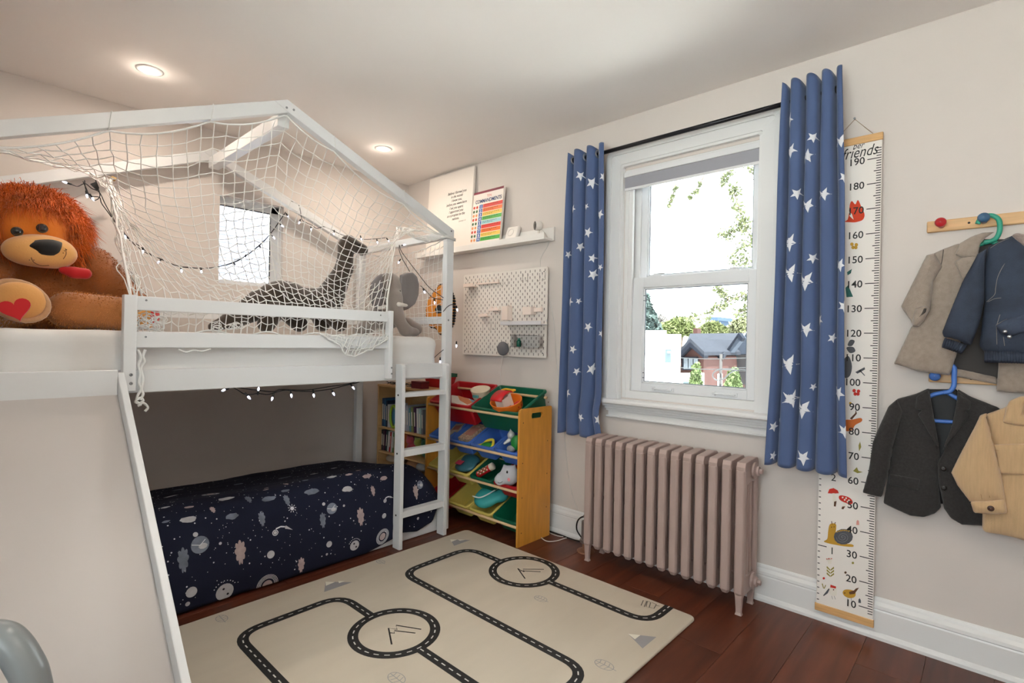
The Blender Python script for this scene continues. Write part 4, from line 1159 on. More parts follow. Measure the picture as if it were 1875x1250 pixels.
# white speaker puck and security camera
pk = thing('white_hub', 'small white square device with a round dial leaning on the ledge', 'device', (2.46, 2.30, zs))
pl = Plane(2.362, 2.444, 2.486, zs, .115)
m_hub = mat('hub_white', (232, 226, 220), .45)
pl.slab(0, .108, 0, .122, .028).build('housing', m_hub, pk, bevel=.012, seg=4)
c = pl.p(.048, .076, .0)
MB().tube([c + pl.u * .024 * math.cos(t) + pl.w * .024 * math.sin(t) + pl.n * .0005 for t in np.linspace(0, 2 * PI, 33)[:-1]], .0012, 6, closed=True).build('dial_ring', mat('hub_ring', (200, 194, 188), .4), pk, smooth=True)
sc_ = thing('security_camera', 'round white indoor camera with black face at the ledge end', 'camera', (2.46, 2.07, zs))
c = onX(983, 413, 2.455); ax = Vector((-.70, .42, -.05)).normalized()
MB().lathe([(.001, -.034), (.018, -.033), (.027, -.024), (.0285, -.008), (.0285, .010), (.027, .013)], c, ax, 24, cap=False).build('body', m_hub, sc_, smooth=True)
f0 = MB().lathe([(.001, .0135), (.0265, .0132), (.0275, .011)], c, ax, 24, cap=False).build('face', mat('glossy_black', (26, 28, 32), .2, coat=.4), sc_, smooth=True)
MB().lathe([(.001, .0142), (.006, .0140)], c, ax, 16, cap=False).build('lens', mat('lens_dark', (6, 6, 8), .05, coat=1), f0)
MB().tube([c + Vector((.01, -.004, -.024)), (c.x + .012, c.y - .01, zs + .012), (c.x + .012, c.y - .012, zs)], .006, 10).build('stem', m_hub, sc_, smooth=True)
MB().lathe([(.021, 0), (.021, .004), (.008, .008)], (c.x + .012, c.y - .012, zs), n=20).build('foot', m_hub, sc_, smooth=True, angle=40)
m_cab = mat('white_cable', (222, 220, 216), .5)
cb = MB().tube(catmull([c + Vector((.02, -.005, -.01)), onX(1001, 431, 2.49), onX(1004, 447, XW - .004), onX(990, 474, XW - .004), onX(992, 500, 2.490), onX(1004, 540, XW - .004), onX(1014, 590, XW - .004), onX(1019, 660, XW - .004), onX(1030, 760, XW - .004), onX(1042, 880, XW - .004), onX(1058, 935, XW - .006)], 6), .0016, 6).build('camera_cable', m_cab, None, smooth=True)
tag(cb, 'thin white cable running from the camera down the wall', 'cable')

# ---------------------------------------------------------------- pegboard
pb = thing('pegboard', 'white slotted pegboard hung on the window wall', 'pegboard', (2.5, 2.41, 1.04))
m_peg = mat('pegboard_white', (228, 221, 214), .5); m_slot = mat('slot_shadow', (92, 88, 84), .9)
py0, py1, pz0, pz1, pX = 2.018, 2.782, 1.040, 1.602, 2.492
P = []
for (cy, cz, a0) in ((py1 - .012, pz1 - .012, 0), (py0 + .012, pz1 - .012, 1), (py0 + .012, pz0 + .012, 2), (py1 - .012, pz0 + .012, 3)):
    for k in range(5):
        a = PI / 2 * (a0 + k / 4); P.append((pX, cy + .012 * math.cos(a), cz + .012 * math.sin(a)))
MB().prism(P, (.006, 0, 0)).build('board', m_peg, pb, bevel=.0015)
b = MB()
ny = 19; nz_ = 14
for i in range(ny * 2 - 1):
    for j in range(nz_ * 2 - 1):
        if (i + j) % 2: continue
        y = py0 + .022 + i * .02; z = pz0 + .021 + j * .02
        if y > py1 - .015 or z > pz1 - .012: continue
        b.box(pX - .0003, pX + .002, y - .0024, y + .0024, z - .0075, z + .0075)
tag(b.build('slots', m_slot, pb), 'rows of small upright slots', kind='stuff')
for y in (py0 + .03, py1 - .03):
    for z in (pz0 + .03, pz1 - .03): MB().lathe([(.004, 0), (.003, .002)], (pX, y, z), (-1, 0, 0), 10).build('mounting_screw', mat('screw_dark', (70, 72, 76), .4, .6), pb)
m_acc = mat('accessory_cream', (238, 222, 212), .45)
def yz(x, y, X=pX): p = onX(x, y, X); return p.y, p.z
def acc(name, label, x0, y0, x1, y1, depth, kind='tray', m=None, extra=None):
    ya, za = yz(x0, y1, pX - depth); yb, zb_ = yz(x1, y0, pX - depth)
    ya, yb = max(ya, yb), min(ya, yb)
    t = thing(name, label, 'holder', (pX, (ya + yb) / 2, za))
    m = m or m_acc; X0, X1 = pX - depth, pX - .0006; w = .003
    if kind == 'box':
        b = MB().box(X0, X1, yb, ya, za, za + w).box(X0, X0 + w, yb, ya, za + w, zb_).box(X1 - w, X1, yb, ya, za + w, zb_).box(X0 + w, X1 - w, yb, yb + w, za + w, zb_).box(X0 + w, X1 - w, ya - w, ya, za + w, zb_)
        b.build('container', m, t, bevel=.001)
    else:
        MB().box(X0, X1, yb, ya, za, za + .004).build('shelf', m, t, bevel=.001)
        MB().box(X0, X0 + .003, yb, ya, za + .004, zb_).build('lip', m, t, bevel=.001)
    for y in (yb + .012, ya - .012): MB().box(pX - .006, pX + .0, y - .002, y + .002, zb_ - .002, zb_ + .012).build('hook', m, t)
    return t
acc('peg_tray', 'little cream tray at the top left corner of the pegboard', 848, 518, 866, 526, .045)
t = acc('peg_rail', 'cream rail with small clips at the top of the pegboard', 873, 515, 913, 521, .018)
for k in range(5):
    y, z = yz(876 + k * 9, 513, pX - .012); MB().lathe([(.004, 0), (.005, .01), (.003, .016)], (pX - .012, y, z - .006), n=10).build('clip', m_acc, t, smooth=True, angle=40)
acc('peg_tray', 'small cream tray low on the left of the pegboard', 876, 574, 892, 580, .03)
t = acc('peg_holder', 'cream holder with two knobs in the middle of the pegboard', 895, 564, 912, 569, .03)
for k in range(2):
    y, z = yz(900 + k * 8, 562, pX - .02); MB().lathe([(.005, 0), (.007, .008), (.004, .015)], (pX - .02, y, z - .012), n=10).build('knob', m_acc, t, smooth=True, angle=40)
acc('peg_cup', 'narrow upright cream container above the pegboard shelf', 918, 560, 929, 586, .05, 'box')
acc('peg_box', 'square cream letter holder on the right of the pegboard', 956, 561, 972, 576, .05, 'box')
acc('peg_bar', 'flat cream bar beside the letter holder on the pegboard', 972, 563, 991, 571, .02, 'box')
acc('peg_shelf', 'wide pale shelf across the right side of the pegboard', 916, 587, 990, 595, .075, 'tray', mat('shelf_pale', (214, 212, 216), .45))
m_clear = glass_mat('clear_plastic', (226, 229, 232), .04)
t = thing('clear_bin', 'clear plastic bin hooked low on the pegboard', 'holder', onX(960, 636, pX))
ya, za = yz(935, 613, pX - .06); yb, zb_ = yz(984, 614, pX - .06); z0_ = yz(960, 636, pX - .06)[1]
MB()._add([(pX - .06, ya, z0_), (pX - .06, yb, z0_), (pX - .06, yb, zb_), (pX - .06, ya, za)], [(0, 1, 2, 3)]).build('front', m_clear, t)
MB()._add([(pX - .06, ya, z0_), (pX - .06, yb, z0_), (pX - .001, yb, z0_), (pX - .001, ya, z0_)], [(0, 1, 2, 3)]).build('floor_panel', m_clear, t)
for y_ in (ya, yb): MB()._add([(pX - .06, y_, z0_), (pX - .001, y_, z0_), (pX - .001, y_, zb_), (pX - .06, y_, zb_)], [(0, 1, 2, 3)]).build('end_panel', m_clear, t)
MB().tube([(pX - .06, ya, za), (pX - .06, yb, zb_)], .0015, 6).build('dark_rim', m_wire, t)
gb = thing('green_bottle', 'tiny green bottle standing in the clear pegboard bin', 'bottle', onX(950, 635, pX - .03))
c = onX(950, 634.5, pX - .03); MB().lathe([(.014, 0), (.015, .004), (.015, .036), (.008, .042), (.008, .044)], c, n=14).build('glass_body', mat('green_glass', (14, 110, 84), .2), gb, smooth=True, angle=40)
MB().lathe([(.009, .044), (.009, .054)], c, n=12).build('cap', mat('cap_teal', (60, 140, 120), .4), gb, smooth=True, angle=40)
hook_labs = ['left hook of the pair above the letter holder', 'right hook of the pair above the letter holder', 'left hook of the pair at the top right corner', 'right hook of the pair at the top right corner', 'left hook right of the cream rail', 'right hook right of the cream rail', 'lone hook under the top left tray', 'first of three hooks under the small tray', 'second of three hooks under the small tray', 'third of three hooks under the small tray', 'long hook near the bottom left corner', 'short hook above the bottom edge, left one', 'short hook above the bottom edge, right one']
for hi_, (x, y, h_) in enumerate(((957, 500, 13), (966, 500, 13), (988, 500, 13), (998, 498, 13), (921, 510, 12), (930, 510, 12), (854, 540, 14), (884, 592, 14), (899, 590, 13), (907, 590, 12), (858, 622, 16), (874, 628, 8), (897, 628, 8))):
    a = onX(x, y, pX - .003); b_ = onX(x, y + h_, pX - .003)
    hk = MB().tube([(a.x, a.y, a.z), (b_.x, b_.y, b_.z), (b_.x - .012, b_.y, b_.z - .006), (b_.x - .022, b_.y, b_.z + .004)], .0013, 6).build('peg_hook', mat('hook_wire', (170, 164, 160), .4, .5), None, smooth=True)
    tag(hk, 'thin wire pegboard hook, ' + hook_labs[hi_], 'hook', 'wire hooks on the pegboard')
sp = thing('smart_speaker', 'grey fabric covered round speaker hooked on the pegboard edge', 'speaker', onX(921, 648, pX))
c = onX(920.5, 638, pX - .03)
MB().lathe([(.001, .021), (.02, .0205), (.036, .016), (.0445, .006), (.0455, -.002), (.042, -.012), (.03, -.02), (.001, -.022)], c, (-1, 0, 0), 28, cap=False).build('fabric_body', mat('speaker_fabric', (110, 110, 114), .95, bump=(400, .4)), sp, smooth=True)
MB().box(c.x + .018, pX - .0003, c.y - .006, c.y + .006, c.z - .01, c.z + .04).build('hanger_clip', m_acc, sp)
tag(MB().tube(catmull([onX(920, 651, pX - .01), onX(917, 680, XW - .004), onX(915, 705, XW - .004), onX(914, 740, XW - .004)], 5), .0016, 6).build('speaker_cable', m_cab, None, smooth=True), 'thin white cable below the round speaker', 'cable')

# ---------------------------------------------------------------- toy organiser with tilted bins
m_wood = mat('maple_veneer', (218, 150, 60), .45, var=(8, .10), bump=(30, .04), stretch=(6, 6, .7)); m_dowel = mat('pale_dowel', (214, 180, 138), .5, var=(20, .06))
og = thing('toy_organizer', 'maple coloured toy rack with rows of tilted plastic bins', 'toy rack', (2.3, 2.34, 0))
ox0, ox1, oz = 2.158, 2.440, .764
def side_panel(y0):
    b = MB(); hz0, hz1 = .703, .735; hx0, hx1 = 2.262, 2.352; r = .014
    b.prism([(ox0, y0, 0), (ox1, y0, 0), (ox1, y0, hz0), (ox0, y0, hz0)], (0, .013, 0))
    b.prism([(ox0, y0, hz1), (ox1, y0, hz1), (ox1, y0, oz - .006), (ox1 - .006, y0, oz), (ox0 + .02, y0, oz), (ox0 + .006, y0, oz - .006), (ox0, y0, oz - .02)], (0, .013, 0))
    b.prism([(ox0, y0, hz0), (hx0, y0, hz0), (hx0 - .006, y0, (hz0 + hz1) / 2), (hx0, y0, hz1), (ox0, y0, hz1)], (0, .013, 0))
    b.prism([(hx1, y0, hz0), (ox1, y0, hz0), (ox1, y0, hz1), (hx1, y0, hz1), (hx1 + .006, y0, (hz0 + hz1) / 2)], (0, .013, 0))
    return b.build('side_panel', m_wood, og)
oy0, oy1 = 1.925, 2.752
side_panel(oy0); side_panel(oy1 - .013)
rods = [.717, .492, .300, .104]
for z in rods:
    MB().tube([(2.168, oy0 + .013, z), (2.168, oy1 - .013, z)], .008, 10).build('front_dowel', m_dowel, og, smooth=True)
    MB().tube([(2.405, oy0 + .013, z + .095), (2.405, oy1 - .013, z + .095)], .008, 10).build('rear_dowel', m_dowel, og, smooth=True)
for z in rods:
    for x, dz in ((2.168 + .02, -.03), (2.405, .07)): MB().lathe([(.004, 0), (.003, .001)], (x, oy0, z + dz), (0, -1, 0), 8).build('cam_screw', mat('screw_brown', (120, 78, 34), .5), og)
binc = {'red': mat('bin_red', (168, 14, 24), .4), 'green': mat('bin_green', (6, 92, 68), .4), 'blue': mat('bin_blue', (66, 108, 190), .4), 'yellow': mat('bin_yellow', (206, 186, 96), .4)}
def rrect(a0, a1, b0, b1, r, n=4):
    P = []
    for (ca, cb_, q) in ((a1 - r, b1 - r, 0), (a0 + r, b1 - r, 1), (a0 + r, b0 + r, 2), (a1 - r, b0 + r, 3)):
        for k in range(n + 1):
            t = PI / 2 * (q + k / n); P.append((ca + r * math.cos(t), cb_ + r * math.sin(t)))
    return P
TILT = math.radians(25.5)
e1 = Vector((math.cos(TILT), 0, math.sin(TILT))); e3 = Vector((-math.sin(TILT), 0, math.cos(TILT)))
def bin_pt(zr, a, y, c): return Vector((2.160, 0, zr + .018)) + e1 * a + Vector((0, y, 0)) + e3 * c
def toybin(y0, y1, zr, color, D, L, label):
    b = MB(); rings = []
    def rg(ins, c, insx=None):
        return [bin_pt(zr, a, y, c) for a, y in rrect(ins if insx is None else insx, L - ins, y0 + ins, y1 - ins, max(.022 - ins * .3, .008))]
    rings = [rg(.030, -D), rg(.012, -.012), rg(.002, -.012), rg(.0, -.006), rg(.001, .002), rg(.004, .004), rg(.012, .004), rg(.0145, 0), rg(.032, -D + .003)]
    n = len(rings[0]); b._add([p for r in rings for p in r], [])
    for i in range(len(rings) - 1):
        for k in range(n): b.f.append((i * n + k, i * n + (k + 1) % n, (i + 1) * n + (k + 1) % n, (i + 1) * n + k)); b.m.append(0)
    b.f.append(tuple(reversed(range(n)))); b.m.append(0); b.f.append(tuple(range((len(rings) - 1) * n, len(rings) * n))); b.m.append(0)
    t = thing('toy_bin', label, 'bin', (2.3, (y0 + y1) / 2, zr), 'plastic bins of the toy rack')
    b.build('tray', binc[color], t, smooth=True, angle=50); 
    return t
i0, i1 = oy0 + .014, oy1 - .014; mid = (i0 + i1) / 2
toybin(mid + .003, i1, rods[0], 'red', .15, .285, 'large red bin holding the white toys on the top row')
toybin(i0, mid - .003, rods[0], 'green', .15, .285, 'large dark green bin holding the toy boat on the top row')
q = (i1 - i0) / 4
lay = [['blue', 'blue', 'blue', 'blue'], ['red', 'green', 'yellow', 'yellow'], ['green', 'yellow', 'yellow', 'red']]
labs = [['blue bin in the second row next to the near side panel', 'blue bin with the yellow and green toy', 'blue bin full of cards and small boxes', 'blue bin farthest from the window in the second row'],
        ['red bin under the hippo head in the third row', 'dark green bin with the red spotted shaker', 'pale yellow bin with the blue pouch in the third row', 'pale yellow bin at the far end of the third row'],
        ['dark green empty bin in the bottom row', 'pale yellow bin holding the teal pouch', 'empty pale yellow bin left of the teal pouch', 'dark red bin at the far end of the bottom row']]
for r in range(3):
    for k in range(4): toybin(i0 + q * k + .003, i0 + q * (k + 1) - .003, rods[r + 1], lay[r][k], .095 if r else .10, .27, labs[r][k])

# toys
m_tw = mat('toy_white', (232, 226, 216), .4); m_tor = mat('toy_orange', (232, 118, 30), .4); m_tred = mat('toy_red', (206, 24, 34), .4); m_tyel = mat('toy_yellow', (238, 176, 44), .4); m_tgr = mat('toy_green', (30, 132, 56), .45)
zr = rods[0]
ark = thing('toy_boat', 'orange toy boat with a white cabin and red roof in the green bin', 'toy', onX(930, 750, 2.25))
c = onX(928, 738, 2.225); up = (e3 * .8 + Vector((0, 0, .5)) + Vector((-.25, 0, 0))).normalized()
sd = Vector((0, -1, 0)); fw = up.cross(sd).normalized(); sd = fw.cross(up)
def ell(a, b_, h, n=28):
    a, b_, h = a * 1.15, b_ * 1.15, h * 1.1
    return [c + sd * a * math.cos(2 * PI * k / n) + fw * b_ * math.sin(2 * PI * k / n) + up * h for k in range(n)]
b = MB(); b.grid([ell(.03, .025, -.052), ell(.072, .055, -.045), ell(.088, .066, -.022), ell(.092, .070, .012), ell(.094, .072, .018), ell(.089, .067, .018), ell(.086, .064, .010), ell(.075, .055, -.026), ell(.01, .01, -.03)], True)
b.build('hull', m_tor, ark, smooth=True)
cc = c + up * .012 + sd * -.018 - fw * .004
b = MB().obox(cc + fw * .036, sd * .030, fw * .002, up * .030).obox(cc - fw * .036, sd * .030, fw * .002, up * .030).obox(cc + sd * .030, sd * .002, fw * .036, up * .030); b.build('cabin', m_tw, ark, bevel=.002)
b = MB(); P = [[cc + up * (.03 + .026 * math.cos(t)) + fw * .056 * math.sin(t) + sd * s_ for s_ in (-.044, .044)] for t in np.linspace(-1.45, 1.45, 12)]
b.grid(P).build('roof', m_tred, ark, smooth=True, solid=.006)
MB().tube(catmull([cc + up * .044 + fw * .050 + sd * -.040, cc + up * .036 + fw * .078 + sd * -.038, cc + up * .030 + fw * .086, cc + up * .036 + fw * .078 + sd * .038, cc + up * .044 + fw * .050 + sd * .040], 5), .0062, 10).build('handle', m_tyel, ark, smooth=True)
for k in (-1, 1): MB().lathe([(.009, 0), (.009, .002), (.003, .003)], cc + fw * .038 + sd * .014 * k - up * .002, fw, 14).build('porthole', mat('porthole_blue', (70, 86, 130), .4), ark, smooth=True)
MB().obox(c + sd * .086 + up * .0, sd * .016, fw * .018, up * .014).build('ramp_hinge', m_tred, ark, bevel=.004)
MB().obox(cc + sd * .030 + fw * .03 - up * .02, sd * .003, fw * .012, up * .055).build('ladder_bar', m_tw, ark, bevel=.002)

bw = thing('toy_bowl', 'cream toy bowl upturned in the red bin', 'toy', onX(880, 730, 2.3)); c = onX(880, 718, 2.29); ax = Vector((-.28, -.12, .95)).normalized()
MB().lathe([(.001, -.05), (.042, -.05), (.050, -.035), (.058, .008), (.062, .018), (.064, .022), (.058, .024), (.050, .014), (.044, .008), (.001, .006)], c, ax, 28, cap=False).build('bowl', mat('toy_cream', (222, 204, 178), .45), bw, smooth=True)
MB().obox(c + Vector((-.055, -.012, -.022)), (.004, -.001, 0), (0, .022, 0), (.002, 0, .008)).build('label_patch', mat('patch_teal', (70, 130, 130), .5), bw)
gt = thing('toy_guitar', 'white toy guitar with an orange printed front in the red bin', 'toy', onX(850, 745, 2.22))
pts = [(826, 722), (840, 724), (860, 729), (876, 736), (872, 746), (858, 750), (842, 746), (832, 738), (826, 736)]
P = [onX(x, y, 2.20 + (748 - y) * .0035) for x, y in pts]
MB().prism(P, e3 * -.028).build('body', m_tw, gt, bevel=.006, seg=3)
P = [onX(x, y, 2.20 + (748 - y) * .0035) + e3 * .0012 for x, y in ((838, 724), (858, 730), (866, 737), (856, 741), (842, 733))]
MB().flat(P).build('orange_panel', mat('panel_orange', (214, 130, 84), .5), gt)
P = [onX(x, y, 2.20 + (748 - y) * .0035) + e3 * .0012 for x, y in ((860, 730), (870, 734), (872, 738), (864, 737))]
MB().flat(P).build('blue_panel', mat('panel_blue', (120, 168, 190), .5), gt)
# second row
gl = thing('toy_goggles', 'yellow and green toy lying in a blue bin', 'toy', onX(892, 815, 2.22))
c = onX(893, 808, 2.235)
MB().tube(catmull([c + Vector(v_) for v_ in ((-.02, .07, -.035), (-.01, .03, -.02), (.0, 0, .005), (.01, -.035, .012), (-.01, -.055, -.012), (-.03, -.055, -.03))], 5), [.009] * 26, 8).build('strap', mat('toy_lemon', (222, 200, 60), .45), gl, smooth=True)
soft('cap', [('e', tuple(c + Vector((-.015, -.015, -.025))), (.04, .045, .026))], .01, .007, m_tgr, gl)
hs_ = thing('toy_dragon', 'white and green toy figure in the blue bin by the side panel', 'toy', onX(940, 815, 2.22)); c = onX(941, 806, 2.225)
soft('head', [('e', tuple(c + Vector((0, .022, .028))), (.022, .022, .022)), ('c', tuple(c + Vector((0, .03, .0))), tuple(c + Vector((-.03, .045, -.02))), .014, .008), ('c', tuple(c + Vector((0, .025, .04))), tuple(c + Vector((0, .03, .062))), .008, .003)], .01, .005, mat('toy_chrome', (206, 208, 210), .25, .3), hs_)
soft('body', [('e', tuple(c + Vector((0, -.02, -.012))), (.032, .034, .045))], .01, .007, m_tgr, hs_)
soft('foot', [('e', tuple(c + Vector((-.025, -.002, -.045))), (.022, .028, .02))], .01, .006, mat('toy_grey', (150, 150, 152), .5), hs_)
def card_box(x, y, X, sy, sa, h, m, label, tw=0):
    c = onX(x, y, X); t = thing('card_box', label, 'box', c)
    rt = Matrix.Rotation(tw, 3, e3)
    MB().obox(c, rt @ Vector((0, sy, 0)), rt @ (e1 * sa), e3 * h).build('carton', m, t, bevel=.001)
    MB().obox(c + e3 * (h + .0006), rt @ Vector((0, sy * .7, 0)), rt @ (e1 * sa * .5), e3 * .0004).build('printed_label', mat('label_rose', (170, 116, 104), .6), t)
card_box(866, 793, 2.27, .048, .085, .016, mat('card_mottled', (176, 150, 128), .6, var=(90, .5)), 'mottled card box in the blue bin of cards')
card_box(838, 786, 2.28, .035, .05, .014, mat('card_beige', (186, 172, 152), .6, var=(60, .15)), 'plain beige card box in the blue bin of cards', .3)
# third row
sh = thing('toy_shaker', 'red toy shaker with white spots and a cream cap', 'toy', onX(890, 860, 2.22)); a = onX(875, 869, 2.20); z_ = onX(904, 852, 2.235); ax = (z_ - a).normalized(); L_ = (z_ - a).length
bd = MB().lathe([(.018, 0), (.021, .006), (.021, L_ - .03), (.020, L_ - .025)], a, ax, 18).build('tube', mat('shaker_red', (196, 22, 30), .35), sh, smooth=True, angle=40)
MB().lathe([(.0225, L_ - .026), (.0225, L_ - .004), (.018, L_), (.001, L_ + .001)], a, ax, 18, cap=False).build('cap', mat('cap_cream', (216, 206, 186), .5), sh, smooth=True)
sd2 = ax.cross(Vector((-1, 0, .4))).normalized(); fr2 = sd2.cross(ax)
if fr2.x > 0: fr2 = -fr2
b = MB(); b2 = MB()
for k in range(6):
    p_ = a + ax * (.018 + k * (L_ - .06) / 5); 
    for q_ in (-.6, 0, .6):
        d = (fr2 * math.cos(q_) + sd2 * math.sin(q_)); cpt = p_ + d * .0214; u1 = ax * .0065; u2 = d.cross(ax) * .0055
        (b if (k + (q_ != 0)) % 2 == 0 else b2)._add([cpt + u1, cpt + u2, cpt - u1, cpt - u2], [(0, 1, 2, 3)])
tag(b.build('white_spots', m_tw, sh), kind='stuff'); tag(b2.build('green_spots', m_tgr, sh), kind='stuff')
hp_ = thing('plush_hippo', 'pale grey plush hippo head with pink cheeks on the rack', 'plush toy', onX(928, 885, 2.2)); Hh = lambda x, y, X: tuple(onX(x, y, X))
m_hip = mat('plush_pale_grey', (196, 198, 204), .9, bump=(200, .2), sheen=.4)
soft('head', [('e', Hh(933, 870, 2.205), (.052, .056, .056)), ('e', Hh(917, 878, 2.175), (.036, .038, .032)), ('e', Hh(915, 870, 2.165), (.014, .012, .010)), ('c', Hh(925, 857, 2.20), Hh(923, 851, 2.20), .011, .005), ('c', Hh(940, 856, 2.215), Hh(943, 851, 2.215), .011, .005)], .018, .006, m_hip, hp_)
MB().ball(onX(928.5, 864, 2.155), (.004, .006, .008), 10, 8).build('eye', m_eye, hp_, smooth=True)
MB().lathe([(.001, .002), (.010, 0)], onX(931.5, 878, 2.1565), (-1, -.1, 0), 16, cap=False).build('cheek', mat('felt_pink', (240, 150, 156), .8), hp_, smooth=True)
MB().tube(catmull([onX(x, y, 2.142) for x, y in ((911, 882), (914, 884), (918, 883), (920, 881))], 4), .0014, 5).build('smile', m_ink, hp_)
pc = thing('blue_pouch', 'folded translucent blue pouch in a yellow bin', 'pouch', onX(850, 858, 2.24)); c = onX(852, 852, 2.25)
soft('pouch', [('e', tuple(c), (.055, .085, .024), (0, -TILT, 0)), ('e', tuple(c + Vector((.05, .0, .03))), (.04, .075, .03), (0, -TILT, 0))], .02, .008, mat('pouch_teal', (60, 110, 124), .35), pc)
MB().obox(c + e3 * .024 + Vector((-.02, .02, 0)), (0, .028, 0), e1 * .02, e3 * .0012).build('pink_tag', mat('tag_pink', (186, 60, 84), .5), pc, bevel=.001)
# fourth row
tp = thing('teal_pouch', 'bulging teal zip pouch in the bottom row', 'pouch', onX(892, 935, 2.2)); c = onX(893, 912, 2.215)
def tpw(P): return .004 * hnoise(P, 21, 6, 7)
soft('pouch', [('e', tuple(c + Vector((0, .012, 0))), (.072, .078, .040), (0, -TILT - .1, .15)), ('e', tuple(c + Vector((.045, -.075, .022))), (.045, .035, .034), (0, -TILT, 0)), ('e', tuple(c + Vector((.05, .02, .02))), (.05, .07, .03), (0, -TILT, 0))], .03, .006, mat('teal_fabric', (52, 158, 158), .6, bump=(30, .5)), tp, tpw)
MB().tube(catmull([c + Vector(v_) for v_ in ((-.062, .065, .012), (-.068, .03, .015), (-.062, .0, .018), (-.035, -.03, .035), (.0, -.045, .052), (.04, -.05, .066))], 4), .004, 6).build('zip', mat('zip_pale', (206, 216, 214), .6), tp, smooth=True)

# ---------------------------------------------------------------- bookshelf in the corner
bs = thing('bookshelf', 'low birch bookshelf in the corner behind the ladder', 'bookshelf', (2.32, 3.05, 0))
m_birch = mat('birch_veneer', (206, 164, 112), .5, var=(10, .08), bump=(30, .04), stretch=(1, 1, 4))
kx0, kx1, ky0, ky1, kz = 2.175, 2.485, 2.765, 3.352, .805
part2 = lambda n, *q: MB().box(*q).build(n, m_birch, bs, bevel=.001)
part2('side', kx0, kx1, ky0, ky0 + .014, 0, kz - .014); part2('side', kx0, kx1, ky1 - .014, ky1, 0, kz - .014); part2('top', kx0 - .004, kx1, ky0, ky1, kz - .014, kz)
part2('back_panel', kx1 - .005, kx1, ky0 + .014, ky1 - .014, .02, kz - .014)
sz_ = [onX(689, 779, kx0).z, onX(689, 823, kx0).z, onX(692, 845, kx0).z]
for z in sz_: part2('shelf_board', kx0 + .004, kx1 - .005, ky0 + .014, ky1 - .014, z - .012, z)
part2('bottom', kx0 + .004, kx1 - .005, ky0 + .014, ky1 - .014, .03, .044)
bk = 0
def book(y, w, h, d, z, c, lean=0.0, label=None):
    global bk
    bk += 1
    t = thing('book', label, 'book', (kx0 + .03 + d / 2, y, z), 'books in the corner bookshelf')
    x0 = kx0 + .025; R_ = Matrix.Rotation(lean, 3, 'X'); o_ = Vector((x0, y, z + abs(math.sin(lean)) * w * .5))
    def ob(b, xa, xb, ya, yb, za, zb2):
        cx = Vector(((xa + xb) / 2, (ya + yb) / 2, (za + zb2) / 2)); return b.obox(o_ + R_ @ cx, R_ @ Vector(((xb - xa) / 2, 0, 0)), R_ @ Vector((0, (yb - ya) / 2, 0)), R_ @ Vector((0, 0, (zb2 - za) / 2)))
    b = MB(); ob(b, 0, .0018, -w / 2, w / 2, 0, h); ob(b, .0018, d, -w / 2, -w / 2 + .0016, 0, h); ob(b, .0018, d, w / 2 - .0016, w / 2, 0, h); b.build('cover', c, t)
    b = MB(); ob(b, .0018, d - .004, -w / 2 + .0018, w / 2 - .0018, .003, h - .003); b.build('pages', mat('paper', (226, 218, 200), .9), t)
    b = MB(); ob(b, -.0006, -.0001, -w * .28, w * .28, h * .25, h * .8); b.build('spine_title', mat('spine_pale', (214, 206, 190), .6), t)
def bc(n, c): return mat('book_' + n, c, .45)
z0 = sz_[0] + .0006
spec = [(3.318, .022, .205, 'blue', (36, 70, 104), 0, 'tall dark blue book, first on the upper bookshelf row'), (3.294, .020, .200, 'blue2', (44, 92, 128), 0, 'tall sea blue book, second on the upper bookshelf row'), (3.270, .018, .19, 'navy', (30, 44, 66), 0, 'tall navy book, third on the upper bookshelf row'),
        (3.246, .022, .165, 'white', (192, 190, 188), 0, 'grey white book left of the green ring toy'), (3.058, .016, .17, 'grey2', (150, 142, 140), -.10, 'grey leaning book right of the ladder stile'), (3.036, .018, .175, 'grey3', (176, 172, 172), -.10, 'pale grey leaning book on the upper row'), (3.012, .020, .18, 'grey4', (158, 160, 170), -.08, 'blue grey leaning book on the upper row'),
        (2.982, .016, .165, 'teal', (90, 140, 150), -.08, 'teal book on the upper bookshelf row'), (2.958, .020, .175, 'olive', (128, 132, 84), -.08, 'olive green book on the upper bookshelf row'), (2.928, .022, .175, 'plum', (70, 34, 74), -.06, 'dark plum book on the upper bookshelf row'), (2.898, .018, .17, 'white2', (206, 206, 204), -.06, 'white book beside the plum one'), (2.872, .020, .172, 'mint', (160, 186, 180), -.05, 'mint coloured book on the upper row'), (2.846, .016, .165, 'grey5', (120, 120, 124), -.04, 'charcoal book nearest the toy rack')]
for (y, w, h, n, c, l, lab) in spec: book(y, w, h, .16, z0, bc(n, c), l, lab)
z1 = sz_[1] + .0006
spec = [(3.322, .020, .15, 'black', (34, 34, 44), 0, 'near black book at the end of the lower row'), (3.300, .018, .145, 'plum2', (72, 40, 60), 0, 'dark maroon book in the lower row'), (3.272, .016, .15, 'pine', (34, 66, 62), .08, 'pine green book in the lower row'), (3.250, .014, .148, 'white3', (204, 204, 202), .10, 'white leaning book left of the red one'), (3.228, .012, .145, 'red', (186, 36, 38), .10, 'bright red leaning book in the lower row'),
        (3.208, .014, .148, 'white4', (200, 198, 194), .10, 'white leaning book right of the red one'), (3.186, .016, .145, 'green', (90, 120, 70), .08, 'leaf green book in the lower row'), (3.164, .014, .145, 'orange', (206, 110, 60), .06, 'orange book in the lower row')]
for (y, w, h, n, c, l, lab) in spec: book(y, w, h, .15, z1, bc(n, c), l, lab)
rt_ = thing('ring_toy', 'lime green ring toy with a blue centre among the books', 'toy', (2.19, 3.18, z0)); c = Vector((kx0 + .022, 3.178, z0 + .085))
